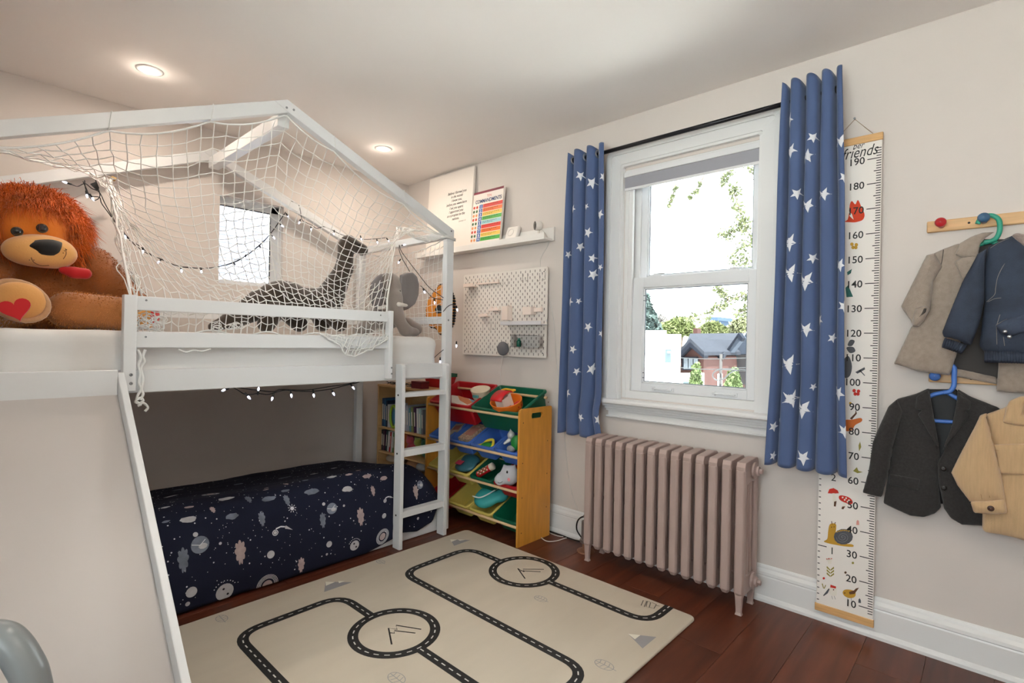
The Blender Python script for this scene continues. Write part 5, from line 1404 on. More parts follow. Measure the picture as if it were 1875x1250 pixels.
MB().tube([c + Vector((0, .040 * math.cos(t), .078 * math.sin(t))) for t in np.linspace(0, 2 * PI, 29)[:-1]], .0085, 8, closed=True).build('ring', mat('toy_lime', (150, 186, 50), .45), rt_, smooth=True)
soft('centre', [('e', tuple(c + Vector((.012, 0, 0))), (.012, .032, .068))], .01, .007, mat('toy_blue', (60, 120, 160), .5), rt_)
for (y, cl, lab) in ((3.05, (168, 60, 70), 'red and pink soft toy on the lower bookshelf row'), (2.96, (150, 150, 60), 'yellow green soft toy on the lower bookshelf row'), (2.88, (40, 96, 66), 'dark green soft toy on the lower bookshelf row')):
    t = thing('soft_toy', lab, 'plush toy', (2.28, y, z1)); mm = mat('softtoy_%d' % cl[0], cl, .9, sheen=.3, var=(20, .2))
    soft('body', [('e', (2.28, y, z1 + .045), (.05, .045, .044))], .02, .009, mm, t); soft('head', [('e', (2.26, y + .005, z1 + .10), (.032, .032, .030)), ('e', (2.255, y + .028, z1 + .125), (.010, .012, .012)), ('e', (2.255, y - .018, z1 + .125), (.010, .012, .012))], .012, .007, mm, t)
z2 = sz_[2] + .0006
for (y, lab, cc_) in ((3.24, 'cream cloth bundle on the lowest visible bookshelf board', (176, 160, 140)), (2.99, 'tan cloth bundle near the duvet in the bookshelf', (190, 140, 104)), (2.88, 'pale grey cloth bundle near the toy rack in the bookshelf', (186, 184, 184))):
    tag(soft('cloth_bundle', [('e', (2.27, y, z2 + .022), (.07, .075, .022)), ('e', (2.25, y + .02, z2 + .036), (.04, .04, .018))], .02, .009, mat('cloth_%d' % cc_[0], cc_, .9, bump=(40, .5)), None, lambda P: .004 * hnoise(P, 4, 5, 9)), lab, 'cloth')
# basket, mesh bag and box on the bookshelf
ba = thing('play_basket', 'small red and green plastic shopping basket on the bookshelf', 'basket', (2.36, 2.80, kz))
by0, by1, bX0, bX1 = 2.80, 3.02, 2.33, 2.47
b = MB(); r1 = rrect(bX0 + .02, bX1 - .02, by0 + .02, by1 - .02, .015); r2 = rrect(bX0 + .004, bX1 - .004, by0 + .004, by1 - .004, .015)
b.grid([[(x, y, kz + .001) for x, y in r1], [(x, y, kz + .075) for x, y in r2]], True).build('basket_wall', binc['red'], ba, solid=.003)
r3 = rrect(bX0, bX1, by0, by1, .016); b = MB(); b.grid([[(x, y, kz + .075) for x, y in r3], [(x, y, kz + .098) for x, y in r3]], True).build('rim', binc['green'], ba, solid=.006)
MB().box(bX0 + .02, bX1 - .02, by0 + .02, by1 - .02, kz + .0008, kz + .004).build('basket_floor', binc['red'], ba)
MB().tube(catmull([(bX0 + .07, by0 + .02, kz + .095), (bX0 + .06, by0 + .022, kz + .125), (bX0 + .03, by0 + .08, kz + .135), (bX0 + .02, by0 + .15, kz + .13)], 5), .003, 6).build('handle', m_wire, ba, smooth=True)
mb_ = thing('mesh_bag', 'black string mesh bag lying on top of the bookshelf', 'bag', (2.25, 3.1, kz)); b = MB()
for k in range(9): b.tube(catmull([(2.20 + .012 * math.sin(k * 2 + t * 5), 2.98 + .035 * k + .02 * math.sin(t * 6 + k), kz + .003 + .022 * abs(math.sin(t * 3 + k * .9))) for t in np.linspace(0, 1.5, 6)] + [(2.30, 2.98 + .035 * k, kz + .004)], 3), .0016, 5)
for k in range(6): b.tube(catmull([(2.20 + .02 * k, y, kz + .003 + .016 * abs(math.sin(y * 23 + k))) for y in np.linspace(2.97, 3.27, 9)], 3), .0016, 5)
tag(b.build('cords', m_wire, mb_), kind='stuff')
bx_ = thing('maroon_box', 'small dark maroon box on the bookshelf edge', 'box', (2.21, 2.89, kz)); MB().box(2.182, 2.25, 2.845, 2.955, kz + .0004, kz + .045).build('carton', mat('maroon_card', (110, 18, 28), .5), bx_, bevel=.002); MB().box(2.181, 2.2515, 2.844, 2.956, kz + .034, kz + .049).build('lid', mat('maroon_card2', (96, 14, 24), .5), bx_, bevel=.002)
# ---------------------------------------------------------------- play mat
rug = thing('play_mat', 'beige foam play mat printed with black roads and mountains', 'rug', (1.25, 1.6, 0))
m_rug = mat('beige_foam', (196, 185, 168), .75, bump=(220, .2), var=(2, .03), stretch=(1, 6, 1))
rx0, rx1, ry0, ry1, rz = .46, 2.132, .898, 2.312, .012
# the mat passes below the slide, so only its open part is under the slide's end
MB().prism([(x, y, .0008) for x, y in rrect(rx0, rx1, ry0, ry1, .03, 5)], (0, 0, rz - .0008)).build('foam_sheet', m_rug, rug, bevel=.005, seg=3)
m_road = mat('road_black', (28, 27, 27), .7); m_dash = mat('road_white', (214, 212, 206), .7)
def ribbon(b, pts, w, z, closed=False):
    pts = [Vector((p[0], p[1])) for p in pts]; n = len(pts); L = []; R = []
    for i in range(n):
        if closed: t = pts[(i + 1) % n] - pts[i - 1]
        else: t = pts[min(i + 1, n - 1)] - pts[max(i - 1, 0)]
        t.normalize(); nn_ = Vector((-t.y, t.x)) * w / 2
        L.append((pts[i].x + nn_.x, pts[i].y + nn_.y, z)); R.append((pts[i].x - nn_.x, pts[i].y - nn_.y, z))
    m = n if closed else n - 1
    b._add(L + R, [(n + i, n + (i + 1) % n, (i + 1) % n, i) for i in range(m)])
def road(pts, r, closed=False):
    """polyline with rounded corners"""
    out = []
    for i, p in enumerate(pts):
        p = Vector(p)
        if i in (0, len(pts) - 1): out.append(p); continue
        a = (Vector(pts[i - 1]) - p).normalized(); c = (Vector(pts[i + 1]) - p).normalized()
        p0, p2 = p + a * r, p + c * r
        for k in range(9):
            t = k / 8; out.append(p0 * (1 - t) ** 2 + p * 2 * t * (1 - t) + p2 * t * t)
    return out
def resample(pts, step):
    out = [Vector(pts[0])]; acc = 0
    for a, c in zip(pts[:-1], pts[1:]):
        a, c = Vector(a), Vector(c); L = (c - a).length; d = step - acc
        while d <= L: out.append(a + (c - a) * (d / L)); d += step
        acc = (acc + L) % step
    return out
RW = .040; zr_ = rz + .0004
paths = []
main = [(2.132, 1.018), (1.945, 1.018), (1.945, 2.092), (1.512, 2.092), (1.512, 1.012), (1.190, 1.012), (1.190, 2.092), (.757, 2.092), (.757, 1.012), (.47, 1.012)]
paths.append(road(main, .10))
b = MB()
ribbon(b, paths[0], RW, zr_); 
b.build('road', m_road, rug)
circ = [(1.948, 1.690), (1.192, 1.690)]
for (cx, cy) in circ: MB()._add([(cx, cy, zr_ + .0002)] + [(cx + .135 * math.cos(t), cy + .135 * math.sin(t), zr_ + .0002) for t in np.linspace(0, 2 * PI, 41)[:-1]], [(0, 1 + k, 1 + (k + 1) % 40) for k in range(40)]).build('roundabout_centre', m_rug, rug)
for (cx, cy) in circ:
    ct = [(cx + .155 * math.cos(t), cy + .155 * math.sin(t)) for t in np.linspace(0, 2 * PI, 61)[:-1]]
    b = MB(); ribbon(b, ct, RW, zr_ + .0004, True); b.build('roundabout', m_road, rug)
    paths.append([Vector(p) for p in ct + ct[:1]])
b = MB()
for pth in paths:
    q = resample(pth, .004)
    k = 0
    while k + 5 < len(q):
        if not (pth is paths[0] and any((q[k + 2] - Vector(c_)).length < .150 for c_ in circ)): ribbon(b, q[k:k + 6], .0045, zr_ + .0008)
        k += 10
tag(b.build('dashes', m_dash, rug), kind='stuff')
m_mt = mat('print_mountain_grey', (150, 148, 150), .75); m_snow = mat('print_snow', (226, 222, 208), .75); m_ol = mat('print_outline', (150, 148, 148), .75)
def zp(x, y): p = onZ(x, y, rz); return (p.x, p.y)
def fl(b, pts, z=zr_ + .0003): b.flat([(p[0], p[1], z) for p in pts])
z6 = lambda a, c: zp(730 + a * .29867, 960 + c * .29867)
z5 = lambda a, c: zp(330 + a * .26667, 1000 + c * .26667)
for Z, l in ((z6, [(316, 92), (440, 95), (340, 131)]), (z5, [(998, 243), (1180, 247), (988, 314)]), (z6, [(1406, 671), (1580, 690), (1495, 760)])):
    b = MB(); fl(b, [Z(*q_) for q_ in l]); b.build('mountain_print', m_mt, rug)
for Z, l in ((z6, [(316, 92), (358, 93), (322, 108)]), (z6, [(362, 93), (410, 94), (375, 100)]), (z5, [(998, 243), (1062, 246), (1000, 272)]), (z5, [(1085, 238), (1130, 240), (1090, 254)]), (z6, [(1406, 671), (1482, 679), (1448, 705)])):
    b = MB(); fl(b, [Z(*q_) for q_ in l], zr_ + .0006); b.build('snow_print', m_snow, rug)
b = MB(); b3 = MB()
def leafp(c, rx, ry, w=.0028):
    ribbon(b, [(c[0] + rx * math.cos(t), c[1] + ry * math.sin(t)) for t in np.linspace(0, 2 * PI, 25)[:-1]], w, zr_, True)
    ribbon(b, [(c[0], c[1] - ry * 1.35), (c[0], c[1] + ry)], w, zr_)
    for k in (-.5, 0, .5): ribbon(b, [(c[0] - rx * .8, c[1] + ry * (k + .18)), (c[0], c[1] + ry * k)], w, zr_); ribbon(b, [(c[0] + rx * .8, c[1] + ry * (k + .18)), (c[0], c[1] + ry * k)], w, zr_)
for c, r in ((z6(870, 455), .021), (z6(1260, 860), .024), (z5(285, 495), .02), (z5(1485, 905), .024), ((1.95, 1.762), .016), ((1.195, 1.765), .018), (zp(697, 1028), .018)): leafp(c, r, r * 1.5)
tag(b.build('leaf_print', m_ol, rug), kind='stuff')
for Z, ln in ((z6, [[(775, 333), (730, 270), (770, 292), (762, 275), (890, 276)], [(745, 285), (870, 291)]]), (z5, [[(1452, 675), (1430, 562), (1490, 572), (1482, 543), (1655, 571)], [(1440, 595), (1470, 598), (1470, 580), (1615, 597)]])):
    for l in ln: ribbon(b3, [Z(*q_) for q_ in l], .0062, zr_ + .0008)
for l in ([(1486, 497), (1500, 465), (1520, 470), (1505, 505)], [(1525, 470), (1545, 478), (1535, 510), (1516, 503), (1525, 470)], [(1552, 478), (1580, 490), (1565, 515), (1540, 508)], [(1580, 497), (1600, 500)]): ribbon(b3, [z6(*q_) for q_ in l], .003, zr_)
tag(b3.build('line_print', m_road, rug), kind='stuff')

# ---------------------------------------------------------------- cast iron radiator
rad = thing('radiator', 'cast iron radiator painted mauve grey under the window', 'radiator', (2.37, 1.17, 0))
m_rad = mat('radiator_paint', (176, 155, 148), .42, metal=.1, bump=(18, .12), var=(5, .04))
NS = 14; ryA, ryB = 1.588, .757; pitch = (ryA - ryB) / NS
def section(leg):
    b = MB(); w = .0205; X0, X1 = -.09, .09
    # front and rear columns, flattened, with bevelled ends
    def column(xa, xb, za, zb_, hw):
        ch = min((xb - xa) * .3, .010)
        P = [(xa, -hw * .72), (xa + ch, -hw), (xb - ch, -hw), (xb, -hw * .72), (xb, hw * .72), (xb - ch, hw), (xa + ch, hw), (xa, hw * .72)]
        rings = [[(x * .55 + (xa + xb) / 2 * .45, y * .6, za - .014) for x, y in P], [(x, y, za + .004) for x, y in P], [(x, y, zb_) for x, y in P]]
        b.grid(rings, True); n = len(b.v) - 24
        b.f.append(tuple(n + k for k in range(8))); b.m.append(0); b.f.append(tuple(reversed([n + 16 + k for k in range(8)]))); b.m.append(0)
    column(X0, X0 + .040, .090, .612, w)
    column(X1 - .040, X1, .090, .612, w)
    for xa in (-.030, .008): column(xa, xa + .022, .10, .600, .014)
    # headers
    def header(pts, hw): b.prism([(x, -hw, z) for x, z in pts], (0, 2 * hw, 0))
    header([(X0 + .006, .560), (X0 + .006, .626), (X0 + .016, .645), (X1 - .045, .652), (X1 - .012, .648), (X1, .628), (X1, .560), (X1 - .04, .548), (0, .556), (X0 + .04, .548)], w * .93)
    header([(X0 + .006, .150), (X0 + .035, .158), (X1 - .035, .158), (X1, .150), (X1, .098), (X1 - .02, .082), (X0 + .02, .082), (X0 + .006, .098)], w * .93)
    for z in (.335,): b.box(X0 + .03, X1 - .03, -.008, .008, z - .010, z + .010)
    # hubs joining the sections
    for z in (.600, .122): b.lathe([(.030, -pitch / 2), (.030, pitch / 2)], (0.02, 0, z), (0, 1, 0), 14)
    if leg:
        for (xa, s_) in ((X0 + .004, 1), (X1 - .036, 1)):
            b.grid([[(xa + dx * .040, -w * .9, .105), (xa + dx * .040, w * .9, .105)] for dx in (0, 1)])
            top = [(xa, -w), (xa + .036, -w), (xa + .036, w), (xa, w)]; bt = [(xa + .004, -w * .55), (xa + .022, -w * .55), (xa + .022, w * .55), (xa + .004, w * .55)]
            mdl = [(xa + .002, -w * .7), (xa + .026, -w * .7), (xa + .026, w * .7), (xa + .002, w * .7)]
            b.grid([[(x, y, .11) for x, y in top], [(x, y, .072) for x, y in mdl], [(x, y, .012) for x, y in bt], [(x * 1 + (.003 if k in (1, 2) else -.003), y * 1.25, .001) for k, (x, y) in enumerate(bt)]], True)
    return b.data('section', m_rad, False)
dm, dl = section(False), section(True)
for k in range(NS):
    o = link('section', dl if k in (0, NS - 1) else dm, rad)
    o.location = (2.372, ryA - pitch * (k + .5), 0)
    md = o.modifiers.new('bevel', 'BEVEL'); md.width = .0035; md.segments = 2; md.limit_method = 'ANGLE'; md.angle_limit = math.radians(40)
for z in (.600, .122):
    b = MB().lathe([(.036, 0), (.036, .008), (.024, .012), (.020, .014), (.020, .022)], (2.392, ryB + .008, z), (0, -1, 0), 18).lathe([(.012, .022), (.012, .036)], (2.392, ryB + .008, z), (0, -1, 0), 6); b.build('end_plug', m_rad, rad, bevel=.0015)
b = MB()
yv = ryA + .045
b.tube([(2.392, ryA - .01, .122), (2.392, yv, .122)], .022, 12).tube([(2.392, yv, .06), (2.392, yv, .165)], .026, 12).lathe([(.034, .05), (.034, .066), (.022, .07)], (2.392, yv, 0), n=10).lathe([(.012, .165), (.012, .185), (.018, .188), (.018, .196), (.008, .2), (.008, .222)], (2.392, yv, 0), n=10)
b.build('valve', mat('valve_metal', (124, 112, 108), .45, .3, bump=(20, .3)), rad, bevel=.0015)
MB().lathe([(.05, .001), (.046, .007), (.02, .012), (.018, .055)], (2.392, yv, 0), n=16).build('pipe_collar', mat('worn_brass', (150, 108, 84), .5, .4, bump=(30, .4)), rad, smooth=True, angle=40)
tag(MB().tube(catmull([onZ(1062, 985, .004), onZ(1040, 984, .004), onZ(1018, 990, .004), onZ(1000, 990, .004), onZ(988, 980, .004), onZ(988, 971, .006), onZ(998, 967, .006), onZ(1008, 976, .004), onZ(1030, 982, .004), onZ(1060, 978, .004)], 6), .0026, 6).build('power_cable', m_cab, None, smooth=True), 'white cord looping on the floor beside the radiator valve', 'cable')
tag(MB().tube(catmull([Vector((2.44, 1.58, .16)), Vector((2.40, 1.645, .185)), Vector((2.41, 1.70, .15)), Vector((2.42, 1.715, .09)), Vector((2.44, 1.69, .035)), Vector((2.46, 1.75, .010)), Vector((2.475, 1.90, .006)), Vector((2.478, 2.2, .006))], 6), .0042, 8).build('power_cable', m_wire, None, smooth=True), 'black cord curled around the radiator valve', 'cable')

# ---------------------------------------------------------------- blind, rod and curtains
bl = thing('roller_blind', 'grey roller blind rolled up at the window top', 'blind', (2.53, 1.15, 1.97))
m_bl = mat('blind_grey', (158, 158, 166), .7, bump=(200, .1)); m_bl2 = mat('blind_white', (226, 226, 228), .5)
bX = XW - .006
by0_, by1_ = onX(1396, 280, bX).y, onX(1143, 330, bX).y
MB().box(bX - .006, bX + .04, by0_, by1_, 2.045, 2.072).build('cassette', m_bl2, bl, bevel=.002)
MB().lathe([(.022, 0), (.022, by1_ - by0_ - .01)], (bX + .024, by0_ + .005, 2.022), (0, 1, 0), 20).build('fabric_roll', m_bl, bl, smooth=True, angle=40)
MB().box(bX + .001, bX + .003, by0_ + .006, by1_ - .006, 1.985, 2.045).build('fabric', m_bl, bl)
MB().box(bX - .002, bX + .006, by0_ + .005, by1_ - .005, 1.972, 1.986).build('bottom_bar', m_bl2, bl, bevel=.002)
rod = thing('curtain_rod', 'thin black metal curtain rod above the window', 'curtain rod', (2.43, 1.15, 2.178))
m_rodm = mat('black_metal', (24, 26, 32), .35, .4); RX = 2.430; RZ = 2.180
MB().tube([(RX, .492, RZ), (RX, 1.79, RZ)], .0105, 14).build('rod', m_rodm, rod, smooth=True)
for y in (.492, 1.79): MB().lathe([(.0105, -.004), (.016, 0), (.016, .012), (.010, .018)], (RX, y, RZ), (0, 1 if y > 1 else -1, 0), 14).build('finial', m_rodm, rod, smooth=True, angle=40)
for y in (.520, 1.76): MB().tube([(RX, y, RZ - .012), (RX + .04, y, RZ - .014), (XW - .002, y, RZ - .010)], .006, 8).lathe([(.02, 0), (.02, .004)], (XW - .0012, y, RZ - .01), (-1, 0, 0), 14).build('bracket', m_rodm, rod)
m_cur = mat('blue_curtain', (70, 90, 132), .75, sheen=.25, bump=(500, .08)); m_star = mat('foil_star', (220, 222, 228), .45)
m_gro = mat('steel_ring', (170, 172, 176), .3, .8)
def star(r, rot):
    return [((r if k % 2 == 0 else r * .42) * math.sin(rot + k * PI / 5), (r if k % 2 == 0 else r * .42) * math.cos(rot + k * PI / 5)) for k in range(10)]
def curtain(name, label, top, bot, zt_, zb_, n, amp, stars, ph=0.0, sway=None):
    NU_, NV2 = 140, 90; S_ = np.zeros((NU_, NV2, 3))
    for i in range(NU_):
        u = i / (NU_ - 1)
        for j in range(NV2):
            v = j / (NV2 - 1)
            y0 = top[0] + (bot[0] - top[0]) * v; y1 = top[1] + (bot[1] - top[1]) * v
            if sway: y0 += sway(v)[0]; y1 += sway(v)[1]
            a = 2 * PI * n * u + ph; am = amp * (1 + .15 * math.sin(3 * u + 2 * v))
            x = RX - (.014 if n == 4 else 0) - am * math.tanh(1.7 * math.cos(a)) * (1 - .1 * v) - .004 * math.sin(5 * v + 4 * u)
            sg = (y1 - y0) / (2 * PI * n)
            y = y0 + (y1 - y0) * u + sg * 1.12 * math.sin(a) + .0025 * math.sin(9 * v + 8 * u)
            zt2 = zt_ + .016 * math.cos(a + .6) * (1 - v) ** 6
            z = zt2 + (zb_ - .008 * math.cos(a) - zt2) * v
            S_[i, j] = (x, y, z)
    t = thing(name, label, 'curtain', (RX, (top[0] + top[1]) / 2, zb_), 'star curtains')
    sh_ = Sheet(S_, (-1, 0, 0)); f = []
    for i in range(NU_ - 1):
        for j in range(NV2 - 1): f.append((i * NV2 + j, (i + 1) * NV2 + j, (i + 1) * NV2 + j + 1, i * NV2 + j + 1))
    o = mesh_np('cloth', S_.reshape(-1, 3), np.array(f), m_cur, t)
    md = o.modifiers.new('thickness', 'SOLIDIFY'); md.thickness = .0016; md.offset = 0
    b = MB()
    for (x, y, r, rot) in stars:
        i, j = sh_.find(x, y); sh_.lay(b, i, j, star(r * 1.18, rot), .0019, 3)
    tag(b.build('foil_stars', m_star, t), 'scattered silver white stars', kind='stuff')
    for k in range(0 if n == 4 else 2 * n):
        u = (k + .5) / (2 * n); i = int(u * (NU_ - 1)); p = Vector(S_[i, 3]); p.z = RZ; p.x = RX
        d = S_[min(i + 2, NU_ - 1), 4] - S_[max(i - 2, 0), 4]; nr = Vector((d[1], -d[0], 0)).normalized(); tt = Vector((d[0], d[1], 0)).normalized()
        MB().tube([p + (tt * math.cos(q_) + Vector((0, 0, 1)) * math.sin(q_)) * .019 for q_ in np.linspace(0, 2 * PI, 21)[:-1]], .0042, 6, closed=True).build('grommet', m_gro, t, smooth=True)
    return t
zR0, zR1 = onX(1480, 150, RX).z, onX(1480, 857, RX).z
starsR = [(1445, 222, .030, .2), (1447, 278, .028, .1), (1489, 248, .020, .1), (1476, 284, .026, .5), (1538, 257, .024, .1), (1546, 327, .020, 0), (1508, 353, .024, .2), (1478, 378, .026, .1), (1458, 354, .022, .1), (1443, 442, .034, .15), (1488, 475, .020, 0), (1536, 486, .024, .2), (1446, 500, .034, .2), (1474, 517, .036, 0), (1547, 557, .022, .2), (1499, 583, .022, 0), (1476, 607, .027, .1), (1443, 667, .038, .2), (1534, 719, .026, .15), (1447, 727, .034, .25), (1468, 747, .036, 0), (1546, 790, .024, .1), (1469, 838, .028, .1), (1488, 705, .014, 0), (1524, 622, .018, .2), (1418, 783, .020, .2), (1416, 836, .018, .3)]
curtain('curtain', 'long blue star curtain on the right of the window', (onX(1437, 165, RX).y, .462), (onX(1410, 850, RX).y, .424), zR0, zR1, 4, .026, starsR, .0, lambda v: (.012 * max(0, v - .78) / .22, 0))
starsL = [(1063, 319, .026, .1), (1084, 333, .030, .2), (1104, 321, .022, .1), (1047, 384, .022, .1), (1072, 377, .016, 0), (1098, 395, .024, .1), (1076, 424, .026, .2), (1062, 450, .024, .1), (1084, 471, .022, .3), (1085, 503, .028, .1), (1098, 487, .016, .1), (1041, 551, .024, .2), (1060, 551, .016, .1), (1076, 598, .024, .1), (1083, 676, .030, .2), (1036, 720, .024, .1), (1048, 640, .022, .2), (1094, 768, .024, .4), (1040, 468, .020, .1), (1062, 763, .02, .1), (1100, 612, .016, .2), (1056, 680, .02, 0)]
zL0, zL1 = onX(1075, 276, RX).z, onX(1060, 795, RX).z
curtain('curtain', 'shorter looking blue star curtain on the left of the window above the valve', (1.822, onX(1109, 272, RX).y), (1.862, onX(1104, 792, RX).y), zL0, zL1, 3, .026, starsL, .3, lambda v: (0, .02 * math.exp(-((v - .92) / .05) ** 2)))

# ---------------------------------------------------------------- growth chart
ch = thing('growth_chart', 'white canvas growth chart with animals and a centimetre scale', 'growth chart', (2.49, .44, .05))
cX = 2.484; cy0, cy1 = .341, .538     # hangs clear of the skirting board
zk = lambda z: CAMH + (z - CAMH) * .9865
m_chart = mat('chart_canvas', (236, 230, 224), .75); m_pine = mat('pine_bar', (214, 168, 112), .5, var=(14, .12), stretch=(1, 1, 14))
MB().box(cX, cX + .0012, cy0, cy1, zk(.055), zk(1.985)).build('canvas', m_chart, ch)
MB().box(cX - .005, cX + .006, cy0 - .003, cy1 + .005, zk(1.970), zk(2.000)).build('top_bar', m_pine, ch, bevel=.002)
b = MB()
p0, p1 = Vector((cX - .002, cy0, .046)), Vector((cX - .002, cy1, .040))
MB().box(cX - .005, cX + .006, cy0 - .003, cy1 + .005, zk(.030), zk(.060)).build('bottom_bar', m_pine, ch, bevel=.002)
MB().tube([(cX, cy0 + .03, zk(2.0)), (XW - .004, (cy0 + cy1) / 2, 2.075), (cX, cy1 - .03, zk(2.0))], .0012, 5).build('string', mat('jute', (150, 120, 90), .8), ch)
MB().lathe([(.003, 0), (.0045, .012)], (XW - .001, (cy0 + cy1) / 2, 2.076), (-1, 0, 0), 10).build('nail', m_screw, ch)
m_tick = mat('chart_black', (38, 36, 36), .7); dX = cX - .0004
b = MB()
def hbar(b, ya, yb, z, h=.0017): b._add([(dX, ya, z - h), (dX, yb, z - h), (dX, yb, z + h), (dX, ya, z + h)], [(0, 1, 2, 3)])
for cm in range(8, 195):
    z = zk(cm / 100.)
    L_ = .045 if cm % 10 == 0 else (.026 if cm % 5 == 0 else .018)
    hbar(b, cy0 + L_ if cm % 10 else cy0 + .048, cy0 + .002, z)
for k in range(3, 72):
    z = zk(.3048 * k / 12); hbar(b, cy1 - .002, cy1 - (.034 if k % 12 == 0 else .010), z)
tag(b.build('scale_ticks', m_tick, ch), 'black centimetre and inch marks', kind='stuff')
for cm in range(10, 200, 10): text(str(cm), .040, wallmtx(onX(1577, 650, dX).y, zk(cm / 100.) - .014, dX - .0012), 'number', m_tick, ch, 'RIGHT', width=.95, off=.0004)
for k in (1, 2): text(str(k), .040, wallmtx(cy1 - .044, zk(.3048 * k) - .024, dX - .0012), 'number', m_tick, ch)
text('ber', .034, wallmtx(.440, zk(1.953), dX), 'lettering', m_tick, ch, shear=.35, width=.8); text('friends', .062, wallmtx(.356, zk(1.917), dX), 'lettering', m_tick, ch, 'RIGHT', shear=.35, width=.72)
PC = {'fox': (214, 66, 30), 'mustard': (196, 150, 48), 'slate': (84, 86, 92), 'teal': (48, 106, 100), 'brown': (96, 62, 40), 'cream': (232, 226, 214), 'red': (206, 48, 34), 'olive': (150, 140, 60), 'pinkish': (224, 160, 148), 'deer': (206, 108, 44)}
SH = {}
lvl = [0]
def shp(col_, pts, sm=0, z=0):
    P = [onX(x, y, dX) for x, y in pts]
    if sm: P = catmull(P, 4, True)
    SH.setdefault(col_, MB()).flat([(dX - z * .0003, p.y, p.z) for p in P])
def dotp(col_, x, y, r, z=0, sy=1): shp(col_, [(x + r * math.cos(t), y + r * sy * math.sin(t)) for t in np.linspace(0, 2 * PI, 15)[:-1]], 0, z)
def z8(a, c): return (1470 + a * .256, 840 + c * .256)
def zz(l): return [z8(*q_) for q_ in l]
# mushrooms
shp('red', zz([(178, 245), (190, 215), (220, 208), (250, 225), (258, 245), (215, 248)])); shp('cream', zz([(210, 245), (228, 245), (240, 300), (222, 335), (216, 300)]), 0, 1); shp('brown', zz([(224, 305), (242, 300), (236, 340), (222, 338)]), 0, 2)
shp('red', zz([(258, 268), (275, 260), (320, 270), (350, 292), (356, 318), (330, 322), (285, 305), (262, 288)]), 1); shp('cream', zz([(290, 308), (312, 315), (300, 345), (278, 355), (286, 335)]), 0, 1); shp('brown', zz([(282, 340), (304, 338), (290, 360), (276, 356)]), 0, 2)
for q_ in ((285, 275), (310, 280), (330, 295), (300, 292), (320, 305)): dotp('cream', *z8(*q_), 1.6, 2)
# snail
shp('mustard', zz([(195, 465), (235, 465), (238, 500), (232, 560), (250, 600), (350, 610), (358, 628), (300, 625), (240, 615), (190, 605), (150, 590), (175, 570), (182, 510)]), 1)
dotp('slate', *z8(290, 556), 17.5, 1, .82)
SPI = []
for t in np.linspace(0, 5 * PI, 60): SPI.append(onX(z8(285, 560)[0] + t * .75 * math.cos(t), z8(285, 560)[1] + t * .62 * math.sin(t), dX - .0008))
b = MB(); b.tube(SPI, .0008, 4); b.build('snail_spiral', mat('chart_fox_line', (130, 132, 138), .7), ch)
for k in range(8): dotp('mustard', *z8(245 + k * 14, 520 - 10 * math.sin(k * .45)), 1.3, 2)
for q_ in ((206, 487), (224, 485)): dotp('brown', *z8(*q_), 1.0, 2)
shp('brown', zz([(203, 445), (209, 445), (211, 468), (206, 468)])); shp('brown', zz([(230, 452), (236, 453), (228, 470), (223, 470)]))
# flower
for k in range(3): shp('olive', zz([(172, 765 + 22 * k), (196, 790 + 22 * k), (196, 800 + 22 * k), (170, 778 + 22 * k)])); shp('olive', zz([(222, 770 + 22 * k), (198, 790 + 22 * k), (198, 800 + 22 * k), (224, 782 + 22 * k)]))
shp('cream', zz([(172, 715), (210, 715), (203, 750), (182, 750)])); shp('red', zz([(166, 708), (176, 716), (186, 708), (196, 716), (208, 708), (210, 716), (170, 720)]))
# birds
shp('cream', zz([(190, 915), (235, 920), (243, 945), (238, 975), (215, 978), (190, 960)]), 1); shp('red', zz([(198, 898), (238, 912), (236, 926), (196, 918)]), 0, 1); shp('slate', zz([(145, 975), (185, 925), (192, 930), (178, 960), (150, 980)]), 0, 1); dotp('brown', *z8(220, 935), 1.2, 2)
shp('mustard', zz([(285, 955), (300, 935), (340, 935), (375, 950), (372, 985), (335, 995), (300, 980)]), 1); shp('brown', zz([(330, 950), (365, 940), (380, 925), (402, 920), (370, 965), (335, 968)]), 0, 1); dotp('brown', *z8(300, 958), 1.2, 2)
for (a, c) in (((205, 978), (212, 1003)), ((222, 978), (232, 1003)), ((322, 992), (318, 1012)), ((345, 990), (346, 1014))): shp('slate', [z8(*a), (z8(*a)[0] + .6, z8(*a)[1]), (z8(*c)[0] + .6, z8(*c)[1]), z8(*c)])
for (a, c_) in (((305, 812), 'brown'), ((358, 743), 'olive'), ((150, 853), 'red')): dotp(c_, *z8(*a), 2.2)
shp('pinkish', zz([(382, 472), (384, 445), (392, 435), (402, 445), (404, 472)])); shp('olive', zz([(135, 892), (142, 890), (152, 925), (146, 925)])); shp('olive', zz([(160, 900), (166, 902), (156, 928), (150, 926)])); shp('slate', zz([(397, 1028), (398, 1005), (406, 995), (414, 1008), (416, 1030)]))
# fox tail, butterfly, dragonfly, deer and the half hidden animals
shp('fox', [(1540, 405), (1552, 402), (1556, 375), (1560, 368), (1566, 374), (1571, 366), (1577, 378), (1583, 392), (1580, 402), (1570, 406), (1560, 407)], 1); shp('cream', [(1554, 386), (1560, 392), (1563, 402), (1556, 396)], 0, 1)
for (x, y, c_) in ((1568, 717, 'red'), (1564, 449, 'mustard')):
    for dx, dy in ((-4, -2), (4, -1), (-2, 4), (3, 4)): dotp(c_, x + dx, y + dy, 3.2, 1)
shp('slate', [(1566, 681), (1583, 672), (1584, 676), (1570, 684)]); shp('slate', [(1575, 677), (1584, 687), (1583, 688), (1573, 678)])
shp('deer', [(1545, 770), (1560, 768), (1576, 765), (1578, 771), (1566, 778), (1560, 787), (1548, 788)], 1); shp('brown', [(1556, 766), (1566, 756), (1567, 749), (1569, 757), (1560, 768)])
